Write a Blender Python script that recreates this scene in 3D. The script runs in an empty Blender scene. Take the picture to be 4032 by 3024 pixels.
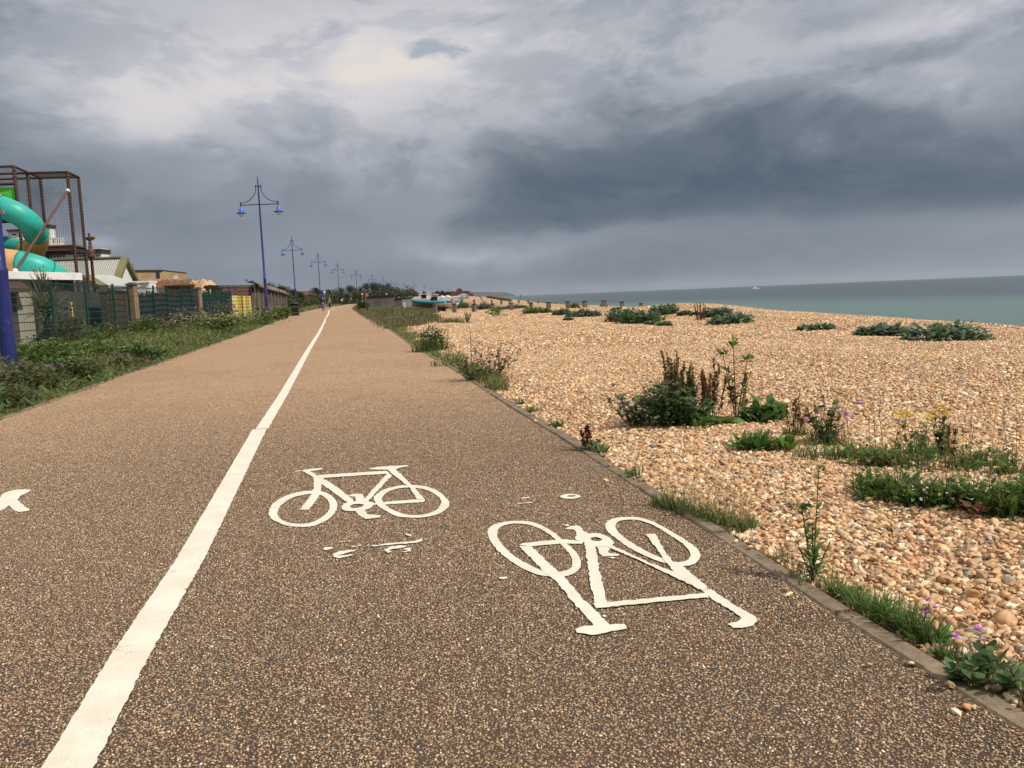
import bpy, math, random
import numpy as np
from mathutils import Vector, Matrix
SC = bpy.context.scene
COL = SC.collection
random.seed(7); RNG = np.random.default_rng(11)
R = math.radians

# ------------------------------------------------------------------ camera maths
F, CX, CY, CAMH = 3261.0, 2016.0, 1512.0, 1.05
_p, _r = R(6.08), R(2.35)
FW = np.array([0, math.cos(_p), -math.sin(_p)])
_r0 = np.array([1.0, 0, 0]); _u0 = np.cross(_r0, FW)
RT = _r0 * math.cos(_r) - _u0 * math.sin(_r)
UP = _u0 * math.cos(_r) + _r0 * math.sin(_r)

def ray(x, y): return FW * F + RT * (x - CX) - UP * (y - CY)
def gp(x, y, z=0.0):                      # where a sight line meets level ground
    d = ray(x, y); t = (z - CAMH) / d[2]; return (d[0] * t, d[1] * t)
def at(x, y, D):                          # point of a sight line D metres ahead
    d = ray(x, y); t = D / d[1]; return (d[0] * t, D, CAMH + d[2] * t)
def lerp_tab(tab, v):
    xs = [a for a, b in tab]; ys = [b for a, b in tab]
    return np.interp(v, xs, ys)
def sstep(a, b, v):
    t = np.clip((np.asarray(v, float) - a) / (b - a), 0, 1); return t * t * (3 - 2 * t)

# ------------------------------------------------------------------ object helpers
def tag(o, label=None, cat=None, group=None, kind=None):
    if label: o['label'] = label
    if cat: o['category'] = cat
    if group: o['group'] = group
    if kind: o['kind'] = kind
    return o
def empty(name, loc=(0, 0, 0), rz=0.0):
    o = bpy.data.objects.new(name, None); COL.objects.link(o)
    o.location = loc; o.rotation_euler = (0, 0, rz); o.empty_display_size = .2
    return o
def copy_tree(o, parent=None):
    c = o.copy(); COL.objects.link(c)
    if parent is not None: c.parent = parent
    for ch in list(o.children): copy_tree(ch, c)
    return c

def np_mesh(name, V, Q, mat=None, parent=None, colors=None, smooth=False, loc=None):
    """quads only, from arrays"""
    V = np.asarray(V, np.float32).reshape(-1, 3); Q = np.asarray(Q, np.int32)
    k = Q.shape[1]
    me = bpy.data.meshes.new(name)
    me.vertices.add(len(V)); me.vertices.foreach_set('co', V.ravel())
    me.loops.add(Q.size); me.loops.foreach_set('vertex_index', Q.ravel())
    me.polygons.add(len(Q)); me.polygons.foreach_set('loop_start', np.arange(0, Q.size, k, dtype=np.int32))
    if smooth: me.polygons.foreach_set('use_smooth', np.ones(len(Q), bool))
    me.update(calc_edges=True); me.validate()
    if colors is not None:
        ca = me.color_attributes.new('Col', 'FLOAT_COLOR', 'POINT')
        c = np.ones((len(V), 4), np.float32); c[:, :3] = colors
        ca.data.foreach_set('color', c.ravel())
    if mat: me.materials.append(mat)
    o = bpy.data.objects.new(name, me); COL.objects.link(o)
    if parent is not None: o.parent = parent
    if loc is not None: o.location = loc
    return o

class MB:
    """collects simple solids and links them as one mesh object"""
    def __init__(s): s.v, s.f, s.sm = [], [], []
    def add(s, vs, fs, smooth=False):
        b = len(s.v); s.v += [tuple(map(float, p)) for p in vs]
        for f in fs: s.f.append([i + b for i in f]); s.sm.append(smooth)
    def box(s, x0, x1, y0, y1, z0, z1):
        s.add([(x0,y0,z0),(x1,y0,z0),(x1,y1,z0),(x0,y1,z0),(x0,y0,z1),(x1,y0,z1),(x1,y1,z1),(x0,y1,z1)],
              [(3,2,1,0),(4,5,6,7),(0,1,5,4),(1,2,6,5),(2,3,7,6),(3,0,4,7)])
    def beam(s, a, b, w, h=None, up=(0,0,1)):
        a, b = Vector(a), Vector(b); h = h or w; d = (b - a).normalized(); u = Vector(up)
        if abs(d.dot(u)) > .98: u = Vector((0, 1, 0))
        x = d.cross(u).normalized(); y = x.cross(d).normalized()
        c = [(-w/2,-h/2),(w/2,-h/2),(w/2,h/2),(-w/2,h/2)]
        s.add([a + x*p + y*q for p, q in c] + [b + x*p + y*q for p, q in c],
              [(3,2,1,0),(4,5,6,7),(0,1,5,4),(1,2,6,5),(2,3,7,6),(3,0,4,7)])
    def tube(s, pts, rad, n=8, caps=True):
        pts = [Vector(p) for p in pts]; m = len(pts)
        rads = rad if isinstance(rad, (list, tuple)) else [rad] * m
        vs = []; pn = None
        for i, p in enumerate(pts):
            d = (pts[min(i+1, m-1)] - pts[max(i-1, 0)]).normalized()
            if pn is None:
                ref = Vector((0,0,1)) if abs(d.z) < .9 else Vector((1,0,0))
                pn = d.cross(ref).normalized()
            pn = (pn - d * pn.dot(d)).normalized(); q = d.cross(pn)
            for k in range(n):
                a = 2*math.pi*k/n; vs.append(p + (pn*math.cos(a) + q*math.sin(a)) * rads[i])
        fs = [(i*n+k, i*n+(k+1) % n, (i+1)*n+(k+1) % n, (i+1)*n+k) for i in range(m-1) for k in range(n)]
        s.add(vs, fs, True)
        if caps:
            s.add(vs[:n], [tuple(reversed(range(n)))]); s.add(vs[-n:], [tuple(range(n))])
    def lathe(s, prof, c=(0,0,0), n=16, smooth=True):
        vs = [(c[0]+r*math.cos(2*math.pi*k/n), c[1]+r*math.sin(2*math.pi*k/n), c[2]+z) for r, z in prof for k in range(n)]
        m = len(prof)
        s.add(vs, [(i*n+k, i*n+(k+1) % n, (i+1)*n+(k+1) % n, (i+1)*n+k) for i in range(m-1) for k in range(n)], smooth)
    def ball(s, c, rx, ry=None, rz=None, n=12, m=8, jit=0.0):
        ry = ry or rx; rz = rz or rx; vs = []; fs = []
        for i in range(m+1):
            t = math.pi*i/m
            for k in range(n):
                a = 2*math.pi*k/n; j = 1 + random.uniform(-jit, jit)
                vs.append((c[0]+rx*j*math.sin(t)*math.cos(a), c[1]+ry*j*math.sin(t)*math.sin(a), c[2]+rz*j*math.cos(t)))
        for i in range(m):
            for k in range(n):
                fs.append(((i+1)*n+k, (i+1)*n+(k+1) % n, i*n+(k+1) % n, i*n+k))
        s.add(vs, fs, True)
    def prism(s, poly, z0, z1, tr=None):
        n = len(poly); vs = [(x, y, z0) for x, y in poly] + [(x, y, z1) for x, y in poly]
        if tr: vs = [tr(v) for v in vs]
        s.add(vs, [tuple(reversed(range(n))), tuple(range(n, 2*n))] + [(i, (i+1) % n, n+(i+1) % n, n+i) for i in range(n)])
    def quad(s, *p): s.add(p, [tuple(range(len(p)))])
    def build(s, name, mat, parent=None, loc=None, bevel=0.0, rz=None):
        me = bpy.data.meshes.new(name); me.from_pydata(s.v, [], s.f)
        me.polygons.foreach_set('use_smooth', s.sm); me.update()
        if mat: me.materials.append(mat)
        o = bpy.data.objects.new(name, me); COL.objects.link(o)
        if parent is not None: o.parent = parent
        if loc is not None: o.location = loc
        if rz is not None: o.rotation_euler = (0, 0, rz)
        if bevel:
            b = o.modifiers.new('bevel', 'BEVEL'); b.width = bevel; b.segments = 2; b.limit_method = 'ANGLE'
        return o

# ------------------------------------------------------------------ strips: grass blades, leaves, petals, twigs
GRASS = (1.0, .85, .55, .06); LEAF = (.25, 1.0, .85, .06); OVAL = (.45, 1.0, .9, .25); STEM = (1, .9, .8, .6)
class Veg:
    def __init__(s): s.V, s.C = [], []
    def add(s, P, az, e0, bend, L, W, prof, col, cj=.18, tip=1.0, roll=0.0):
        P = np.asarray(P, float).reshape(-1, 3); n = len(P)
        if n == 0: return
        b = lambda a: np.broadcast_to(np.asarray(a, float), (n,))
        az, e0, bend, L, W, roll = b(az), b(e0), b(bend), b(L), b(W), b(roll)
        sx, sy = -np.sin(az), np.cos(az)
        pts = P.copy(); rows = []
        side = np.stack([sx, sy, np.zeros(n)], 1)
        for k in range(4):
            e = e0 + bend * (k / 3.0)
            d = np.stack([np.cos(az)*np.cos(e), np.sin(az)*np.cos(e), np.sin(e)], 1)
            nrm = np.cross(d, side)
            w = side * np.cos(roll)[:, None] + nrm * np.sin(roll)[:, None]
            hw = (W * prof[k] * .5)[:, None]
            rows += [pts - w * hw, pts + w * hw]
            pts = pts + d * (L / 3.0)[:, None]
        s.V.append(np.stack(rows, 1).reshape(-1, 3))
        c = np.broadcast_to(np.asarray(col, float), (n, 3)) * (1 + RNG.uniform(-cj, cj, (n, 1))) * (1 + RNG.uniform(-cj*.4, cj*.4, (n, 3)))
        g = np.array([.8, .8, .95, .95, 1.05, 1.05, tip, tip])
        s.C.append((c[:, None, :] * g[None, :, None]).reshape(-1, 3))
    def build(s, name, mat, parent=None, loc=None):
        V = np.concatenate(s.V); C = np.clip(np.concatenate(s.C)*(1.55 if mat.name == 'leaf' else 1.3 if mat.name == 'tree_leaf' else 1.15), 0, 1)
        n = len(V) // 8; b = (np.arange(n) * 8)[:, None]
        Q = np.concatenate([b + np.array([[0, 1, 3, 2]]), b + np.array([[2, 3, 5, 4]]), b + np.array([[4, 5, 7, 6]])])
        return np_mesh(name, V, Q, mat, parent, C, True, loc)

# ------------------------------------------------------------------ node helpers
class NT:
    def __init__(s, tree): s.t = tree; s.n = tree.nodes; s.l = tree.links
    def node(s, typ, **kw):
        nd = s.n.new(typ)
        for k, v in kw.items():
            if k.startswith('i_'): s.set(nd.inputs[k[2:].replace('_', ' ')], v)
            else: setattr(nd, k, v)
        return nd
    def set(s, sock, v):
        if isinstance(v, bpy.types.NodeSocket): s.l.new(v, sock)
        else:
            if hasattr(sock.default_value, '__len__') and not hasattr(v, '__len__'): v = (v, v, v)
            if sock.type == 'RGBA' and len(v) == 3: v = (*v, 1)
            sock.default_value = v
    def math(s, op, a, b=0.0, c=None, clamp=False):
        nd = s.n.new('ShaderNodeMath'); nd.operation = op; nd.use_clamp = clamp
        s.set(nd.inputs[0], a); s.set(nd.inputs[1], b)
        if c is not None: s.set(nd.inputs[2], c)
        return nd.outputs[0]
    def mix(s, f, a, b, mode='MIX'):
        nd = s.n.new('ShaderNodeMix'); nd.data_type = 'RGBA'; nd.blend_type = mode
        s.set(nd.inputs[0], f); s.set(nd.inputs[6], a); s.set(nd.inputs[7], b); return nd.outputs[2]
    def ramp(s, f, stops, interp='LINEAR'):
        nd = s.n.new('ShaderNodeValToRGB'); cr = nd.color_ramp; cr.interpolation = interp
        while len(cr.elements) < len(stops): cr.elements.new(.5)
        for e, (p, c) in zip(cr.elements, stops):
            e.position = p; e.color = (*c, 1) if len(c) == 3 else c
        s.set(nd.inputs[0], f); return nd.outputs[0]
    def noise(s, vec, scale, detail=3, rough=.55, dist=0.0, out=0):
        nd = s.n.new('ShaderNodeTexNoise'); nd.inputs['Scale'].default_value = scale
        nd.inputs['Detail'].default_value = detail; nd.inputs['Roughness'].default_value = rough; nd.inputs['Distortion'].default_value = dist
        if vec is not None: s.l.new(vec, nd.inputs['Vector'])
        return nd.outputs[out]
    def voro(s, vec, scale, feature='F1', rnd=1.0):
        nd = s.n.new('ShaderNodeTexVoronoi'); nd.feature = feature; nd.inputs['Scale'].default_value = scale
        nd.inputs['Randomness'].default_value = rnd
        if vec is not None: s.l.new(vec, nd.inputs['Vector'])
        return nd
    def smooth(s, v, a, b):
        nd = s.n.new('ShaderNodeMapRange'); nd.interpolation_type = 'SMOOTHSTEP'
        s.set(nd.inputs[0], v); nd.inputs[1].default_value = a; nd.inputs[2].default_value = b; return nd.outputs[0]

def new_mat(name):
    m = bpy.data.materials.new(name); m.use_nodes = True; t = NT(m.node_tree)
    return m, t, t.n['Principled BSDF'], t.n['Material Output']
def lin(r, g, b):
    f = lambda c: (c/255/12.92) if c/255 <= .04045 else ((c/255+.055)/1.055)**2.4
    return (f(r), f(g), f(b))

def mat(name, col, rough=.7, var=.25, scale=3.0, bump=0.0, bscale=40.0, metal=0.0, dirt=None, dirt_amt=.35, spec=.3, obj=True):
    m, t, b, o = new_mat(name)
    tc = t.n.new('ShaderNodeTexCoord').outputs['Object' if obj else 'Generated']
    n1 = t.noise(tc, scale, 5, .6); n2 = t.noise(tc, scale*7.3, 3, .6)
    v = t.math('ADD', t.math('MULTIPLY', n1, .65), t.math('MULTIPLY', n2, .35))
    v = t.smooth(v, .3, .7)
    dk = tuple(c*(1-var) for c in col); lt = tuple(min(1, c*(1+var)) for c in col)
    c = t.mix(v, dk, lt)
    if dirt:
        d = t.smooth(t.noise(tc, scale*1.7, 6, .65), .52, .68)
        c = t.mix(t.math('MULTIPLY', d, dirt_amt), c, dirt)
    t.set(b.inputs['Base Color'], c); b.inputs['Roughness'].default_value = rough; b.inputs['Metallic'].default_value = metal
    b.inputs['Specular IOR Level'].default_value = spec
    if bump:
        bn = t.node('ShaderNodeBump'); bn.inputs['Strength'].default_value = bump; bn.inputs['Distance'].default_value = .01
        t.set(bn.inputs['Height'], t.noise(tc, bscale, 4, .6)); t.l.new(bn.outputs[0], b.inputs['Normal'])
    return m

def leaf_mat(name, trans=.3, rough=.6):
    m, t, b, o = new_mat(name)
    at_ = t.node('ShaderNodeAttribute'); at_.attribute_name = 'Col'
    c = at_.outputs['Color']
    t.set(b.inputs['Base Color'], c); b.inputs['Roughness'].default_value = rough; b.inputs['Specular IOR Level'].default_value = .25
    tr = t.n.new('ShaderNodeBsdfTranslucent'); t.l.new(t.mix(.5, c, (.10, .14, .02), 'ADD'), tr.inputs[0])
    mx = t.n.new('ShaderNodeMixShader'); mx.inputs[0].default_value = trans
    t.l.new(b.outputs[0], mx.inputs[1]); t.l.new(tr.outputs[0], mx.inputs[2]); t.l.new(mx.outputs[0], o.inputs['Surface'])
    return m

# ------------------------------------------------------------------ lie of the land
T_LEFT = [(-4, -2.55), (2, -3.88), (8.41, -5.25), (10.09, -5.62), (11.72, -5.96), (13.38, -6.37), (15.32, -6.72), (21.86, -8.1), (36.75, -11.29),
          (42.98, -12.74), (49.53, -14.16), (57.6, -15.93), (78, -20.6), (100, -24.6), (131, -30.2), (165, -34.0), (213, -41.5), (242, -44.2), (300, -54), (2000, -300)]
T_RIGHT = [(-4, 2.2), (1.81, 1.15), (2.21, 1.06), (2.63, .98), (3.26, .87), (4.11, .69), (6.02, .33), (7.72, -.01), (10, -.45), (11.15, -.66),
           (13.34, -1.09), (17, -1.88), (32.16, -4.76), (42.9, -6.92), (67, -11.71), (105, -19.8), (131, -24.4), (165, -30.0), (213, -38.6), (242, -42.9), (300, -53), (2000, -295)]
T_RISE = [(-10, 0), (75, 0), (100, .16), (131, .24), (165, .48), (213, .6), (242, .58), (300, .75), (420, .8), (2000, .5)]
T_BEACH = [(-10, 0), (110, 0), (150, .12), (200, .45), (300, 1.0), (420, 1.0), (600, .6), (2000, .2)]
T_CREST = [(-10, 9.0), (0, 9.6), (10, 10.1), (16.7, 10.4), (25.6, 11.3), (32, 10.9), (38, 9.9), (44, 8.6), (50, 8.0), (57, 7.6), (80, 6), (110, 3.5), (150, 2.0), (200, -.5), (300, -8), (420, -16), (520, -40), (2000, -250)]
SEA = -3.2
xl = lambda y: lerp_tab(T_LEFT, y)
xr = lambda y: lerp_tab(T_RIGHT, y)
def wob(x, y): return .5*np.sin(x*1.3+y*.37)+.3*np.sin(x*.7-y*1.1+2)+.35*np.sin(x*2.9+1.3*y)
def Z(x, y):
    x = np.asarray(x, float); y = np.asarray(y, float)
    rise = lerp_tab(T_RISE, y); rb = lerp_tab(T_BEACH, y)
    L, Rr = xl(y), xr(y)
    dl = np.maximum(L - x, 0); dr = np.maximum(x - Rr, 0)
    zl = rise + .10*sstep(.1, 1.6, dl) + .05*wob(x, y)*sstep(.3, 2, dl) + 1.25*sstep(120, 205, y)*sstep(0, 9, dl) + 1.5*sstep(210, 300, y)*sstep(0, 30, dl)
    w = sstep(0, 10, dr)
    d = x - lerp_tab(T_CREST, y)
    hump = .36*np.exp(-((x-8.0)/2.6)**2 - ((y-38)/7.0)**2)
    zr = rise*(1-w) + rb*w + .035*wob(x*.8, y*.6)*sstep(.2, 1.5, dr) + .02*sstep(.1, .6, dr) + hump - .5*(np.sqrt(d*d+.5)+d)*.17
    end = 1.1*sstep(243, 262, y)*(1 - sstep(-30, -5, x))
    z = np.where(x < L, zl, np.where(x > Rr, zr, rise))
    return np.maximum(z + end, -6.0)
def zf(x, y): return float(Z(x, y))
def ground(px, py):                        # sight line to the real ground
    d = ray(px, py)
    lo = None; D = 1.5
    while D < 400:
        X, Y, Zz = at(px, py, D)
        if Zz < zf(X, Y): return (X, Y, zf(X, Y))
        D *= 1.004
    return at(px, py, 400)

# ------------------------------------------------------------------ camera, sun, sky
cam = bpy.data.cameras.new('camera'); co = bpy.data.objects.new('camera', cam); COL.objects.link(co); SC.camera = co
cam.sensor_width = 36; cam.sensor_fit = 'HORIZONTAL'; cam.lens = 36*F/4032; cam.clip_start = .05; cam.clip_end = 60000
Mx = Matrix(((RT[0], UP[0], -FW[0]), (RT[1], UP[1], -FW[1]), (RT[2], UP[2], -FW[2])))
co.matrix_world = Matrix.Translation((0, 0, CAMH)) @ Mx.to_4x4()

SUN_EL, SUN_AZ = R(48), R(116)             # azimuth clockwise from +Y: over the sea, behind the right shoulder
sd = Vector((math.sin(SUN_AZ)*math.cos(SUN_EL), math.cos(SUN_AZ)*math.cos(SUN_EL), math.sin(SUN_EL)))
sl = bpy.data.lights.new('sun', 'SUN'); sl.energy = 3.9; sl.angle = R(1.2); sl.color = (1, .93, .83)
so = bpy.data.objects.new('sun', sl); COL.objects.link(so); so.rotation_euler = sd.to_track_quat('Z', 'Y').to_euler()

w = bpy.data.worlds.new('World'); SC.world = w; w.use_nodes = True
t = NT(w.node_tree); bg = t.n['Background']
tc = t.n.new('ShaderNodeTexCoord').outputs['Generated']
sp = t.n.new('ShaderNodeSeparateXYZ'); t.l.new(tc, sp.inputs[0])
az = t.math('ARCTAN2', sp.outputs[0], sp.outputs[1]); el = t.math('ARCSINE', sp.outputs[2])
cb = t.n.new('ShaderNodeCombineXYZ'); t.l.new(az, cb.inputs[0]); t.l.new(t.math('MULTIPLY', el, 2.1), cb.inputs[1])
P = cb.outputs[0]
def off(v): 
    nd = t.n.new('ShaderNodeVectorMath'); nd.operation = 'ADD'; t.l.new(P, nd.inputs[0]); nd.inputs[1].default_value = v; return nd.outputs[0]
n1 = t.noise(off((3, 1, 0)), 3.2, 7, .58); n2 = t.noise(off((9, 5, 2)), 3.6, 7, .58)
n3 = t.noise(off((1, 7, 4)), 13, 6, .6); 
uw = t.math('ADD', az, t.math('MULTIPLY_ADD', n1, .34, -.17)); uw = t.math('ADD', uw, t.math('MULTIPLY_ADD', n3, .05, -.025))
vw = t.math('ADD', el, t.math('MULTIPLY_ADD', n2, .11, -.055)); vw = t.math('ADD', vw, t.math('MULTIPLY_ADD', n3, .03, -.015))
def blob(cx, cy, sx, sy, amp, U=None, V_=None):
    d = ray(cx, cy); d = d/np.linalg.norm(d); a0 = math.atan2(d[0], d[1]); e0 = math.asin(d[2])
    a = t.math('DIVIDE', t.math('SUBTRACT', U or uw, a0), sx/F); b = t.math('DIVIDE', t.math('SUBTRACT', V_ or vw, e0), sy/F)
    s_ = t.math('ADD', t.math('MULTIPLY', a, a), t.math('MULTIPLY', b, b))
    return t.math('MULTIPLY', t.math('EXPONENT', t.math('MULTIPLY', s_, -1.0)), amp)
BL = [(-100, 560, 620, 200, -.17), (50, 130, 700, 240, -.13), (850, 350, 620, 150, .15), (650, 500, 280, 70, .12), (1480, 270, 420, 150, .12), (1250, 60, 500, 160, .03),
      (2300, 100, 700, 170, .08), (3100, 300, 520, 100, .10), (3900, 340, 330, 90, .12), (3640, 190, 300, 50, -.20), (2900, 60, 260, 50, -.06), (3300, 70, 240, 60, -.12), (3900, 40, 260, 90, .12), (3500, 110, 300, 45, .08),
      (3000, 640, 800, 150, -.07), (2400, 640, 420, 190, -.06), (2080, 390, 220, 80, .08), (2650, 560, 500, 90, -.05), (2500, 935, 600, 30, .05), (3300, 1000, 1100, 120, -.09), (2950, 760, 800, 90, -.06),
      (450, 880, 800, 230, -.08), (1650, 640, 420, 200, .00), (1300, 1100, 1200, 90, -.07), (2450, 1070, 900, 90, -.06), (1850, 985, 170, 34, .10), (3700, 1030, 900, 120, .03), (1950, 1020, 300, 60, .05),
      (1690, 235, 130, 42, .18), (1960, 170, 90, 60, .08), (1800, 300, 160, 40, .10), (1340, 275, 170, 70, .10), (560, 400, 240, 90, .10), (420, 910, 85, 34, .19), (3090, 600, 110, 40, .10), (2350, 520, 200, 60, .04), (250, 440, 90, 40, -.08), (1150, 760, 400, 120, -.01)]
hi_ = t.smooth(el, .04, .24)
val = t.math('MULTIPLY_ADD', t.math('SUBTRACT', t.noise(off((0, 2, 8)), 3.4, 8, .55), .5), t.math('MULTIPLY_ADD', hi_, .26, .12), .515)
val = t.math('ADD', val, t.math('MULTIPLY', t.math('MULTIPLY_ADD', n3, .10, -.05), hi_))
val = t.math('ADD', val, t.math('MULTIPLY', t.smooth(el, .10, .30), .15))
for b_ in BL: val = t.math('ADD', val, blob(*b_))
# storm cloud with a level, sharper base and a soft, lighter top
d_ = ray(2900, 880); d_ = d_/np.linalg.norm(d_); eb = math.asin(d_[2]); d2 = ray(1780, 880); ul = math.atan2(d2[0], d2[1])
vb = t.math('ADD', el, t.math('MULTIPLY_ADD', n2, .045, -.0225)); vb = t.math('ADD', vb, t.math('MULTIPLY_ADD', n3, .018, -.009))
up_ = t.math('SUBTRACT', vb, eb)
body = t.math('MULTIPLY', t.smooth(up_, -.022, .022), t.math('EXPONENT', t.math('MULTIPLY', t.math('MAXIMUM', up_, 0.0), -5.5)))
rim = t.smooth(t.math('ADD', uw, t.math('MULTIPLY', up_, -.12)), ul - .02, ul + .13)
val = t.math('ADD', val, t.math('MULTIPLY', t.math('MULTIPLY', body, rim), -.30))
# crisp edged billows
n4 = t.noise(off((4, 4, 1)), 5.2, 9, .6, .3)
val = t.math('ADD', val, t.math('MULTIPLY', t.math('MULTIPLY_ADD', t.smooth(n4, .46, .56), .11, -.055), t.math('MULTIPLY_ADD', hi_, .8, .2)))
n5 = t.noise(off((8, 1, 6)), 2.6, 10, .6, .3)
val = t.math('ADD', val, t.math('MULTIPLY', t.math('MULTIPLY_ADD', t.smooth(n5, .47, .53), .10, -.05), t.math('MULTIPLY_ADD', hi_, .8, .2)))
# unseen zenith and the sky behind: bright thin cloud
val = t.math('ADD', val, t.math('MULTIPLY', t.smooth(el, .40, .9), .28))
cl = t.ramp(val, [(0.0, lin(70, 87, 102)), (.13, lin(86, 102, 117)), (.30, lin(112, 123, 135)), (.5, lin(147, 155, 166)), (.68, lin(181, 184, 193)), (.85, lin(211, 209, 213)), (1.0, lin(228, 221, 214))])
st = t.n.new('ShaderNodeTexSky'); st.sky_type = 'NISHITA'; st.sun_disc = False; st.sun_elevation = SUN_EL; st.sun_rotation = SUN_AZ
hole = t.math('ADD', blob(1800, 190, 85, 38, 1.0), t.math('ADD', blob(1880, 225, 120, 16, .6), blob(230, 440, 90, 34, .35)), clamp=True)
hole = t.math('MULTIPLY', t.smooth(hole, .12, .95), .58)
t.set(bg.inputs['Strength'], .1)
cl10 = t.n.new('ShaderNodeVectorMath'); cl10.operation = 'SCALE'; t.l.new(cl, cl10.inputs[0]); cl10.inputs[3].default_value = 10.0
t.l.new(t.mix(hole, cl10.outputs[0], st.outputs[0]), bg.inputs['Color'])

SC.view_settings.view_transform = 'Standard'; SC.view_settings.look = 'None'; SC.view_settings.exposure = 0; SC.view_settings.gamma = 1
SC.render.engine = 'CYCLES'
SC.cycles.use_denoising = True
try: SC.cycles.denoiser = 'OPENIMAGEDENOISE'
except Exception: pass
SC.cycles.max_bounces = 5; SC.cycles.transparent_max_bounces = 12; SC.cycles.diffuse_bounces = 3
SC.cycles.sample_clamp_indirect = 4

# ------------------------------------------------------------------ materials
def path_mat():
    m, t, b, o = new_mat('exposed_aggregate')
    tc = t.n.new('ShaderNodeTexCoord').outputs['Object']
    v = t.voro(tc, 105); cell = t.ramp(t.n.new('ShaderNodeSeparateColor').outputs[0], [(0, (0, 0, 0)), (1, (1, 1, 1))])
    sc_ = t.n.new('ShaderNodeSeparateColor'); t.l.new(v.outputs['Color'], sc_.inputs[0])
    stone = t.ramp(sc_.outputs[0], [(0, (.20, .115, .062)), (.25, (.34, .205, .115)), (.5, (.46, .29, .16)), (.72, (.55, .37, .22)), (.88, (.66, .52, .36)), (1, (.30, .27, .24))], 'CONSTANT')
    big = t.noise(tc, .9, 5, .62); mid = t.noise(tc, 9, 4, .6)
    binder = t.mix(big, (.054, .039, .028), (.088, .064, .044))
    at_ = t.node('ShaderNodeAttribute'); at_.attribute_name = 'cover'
    graze = at_.outputs['Fac']
    # stone share grows away from the camera: grazing-view lightening painted into the colour
    th = t.math('MULTIPLY_ADD', graze, .38, .42)
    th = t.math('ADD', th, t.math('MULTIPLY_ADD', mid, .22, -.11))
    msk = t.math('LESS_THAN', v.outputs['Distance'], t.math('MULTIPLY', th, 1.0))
    msk2 = t.math('MULTIPLY', msk, t.math('GREATER_THAN', sc_.outputs[1], t.math('MULTIPLY_ADD', graze, -.28, .24)))
    stone = t.mix(graze, t.mix(.36, stone, (.12, .088, .06)), stone)
    c = t.mix(msk2, binder, stone)
    m2_ = t.math('ADD', t.math('MULTIPLY', t.noise(tc, 34, 3, .7), .6), t.math('MULTIPLY', t.noise(tc, 12, 3, .7), .4))
    c = t.mix(t.math('MULTIPLY', t.smooth(m2_, .40, .62), .28), c, t.mix(.5, c, (.07, .045, .03)))
    c = t.mix(t.math('MULTIPLY', t.smooth(big, .42, .68), .28), c, t.mix(.5, c, (.13, .075, .045)))
    lg = t.noise(tc, .28, 4, .6); c = t.mix(t.math('MULTIPLY', t.smooth(lg, .46, .62), .22), c, t.mix(.5, c, (.09, .06, .04)))
    t.set(b.inputs['Base Color'], c); b.inputs['Roughness'].default_value = .8; b.inputs['Specular IOR Level'].default_value = .2
    bn = t.node('ShaderNodeBump'); bn.inputs['Strength'].default_value = .5; bn.inputs['Distance'].default_value = .004
    t.set(bn.inputs['Height'], t.math('MULTIPLY', v.outputs['Distance'], -1.0)); t.l.new(bn.outputs[0], b.inputs['Normal'])
    return m
PEB = [(0, (0.423, 0.233, 0.116)), (.14, (0.576, 0.347, 0.175)), (.28, (0.704, 0.446, 0.237)), (.42, (0.498, 0.276, 0.130)), (.53, (0.812, 0.579, 0.338)), (.63, (0.621, 0.325, 0.142)), (.72, (0.326, 0.196, 0.105)), (.80, (0.770, 0.612, 0.412)), (.88, (0.311, 0.270, 0.222)), (.935, (0.196, 0.175, 0.152)), (.96, (0.917, 0.807, 0.573)), (.985, (0.440, 0.163, 0.070))]
PST = [(0, (.24, .14, .075)), (.16, (.42, .25, .135)), (.30, (.62, .44, .27)), (.40, (.30, .18, .10)), (.52, (.70, .56, .38)), (.62, (.48, .26, .12)), (.70, (.20, .15, .11)), (.80, (.52, .39, .25)), (.87, (.19, .165, .15)), (.95, (.78, .70, .57))]
def stone_mat(name, stops, nscale, rough=.62):
    m, t, b, o = new_mat(name)
    oi = t.node('ShaderNodeAttribute'); oi.attribute_name = 'rnd'; rn_ = oi.outputs['Fac']; c = t.ramp(rn_, stops, 'CONSTANT')
    tc = t.n.new('ShaderNodeTexCoord').outputs['Object']
    n = t.noise(tc, nscale, 4, .6)
    c = t.mix(t.smooth(n, .35, .7), c, t.mix(.35, c, (.75, .60, .40)))
    hv = t.n.new('ShaderNodeHueSaturation'); t.l.new(c, hv.inputs['Color'])
    r2 = t.math('FRACT', t.math('MULTIPLY', rn_, 917.3)); t.set(hv.inputs['Value'], t.math('MULTIPLY_ADD', r2, .45, .75))
    t.l.new(hv.outputs[0], b.inputs['Base Color']); b.inputs['Roughness'].default_value = rough; b.inputs['Specular IOR Level'].default_value = .3
    return m
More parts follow.
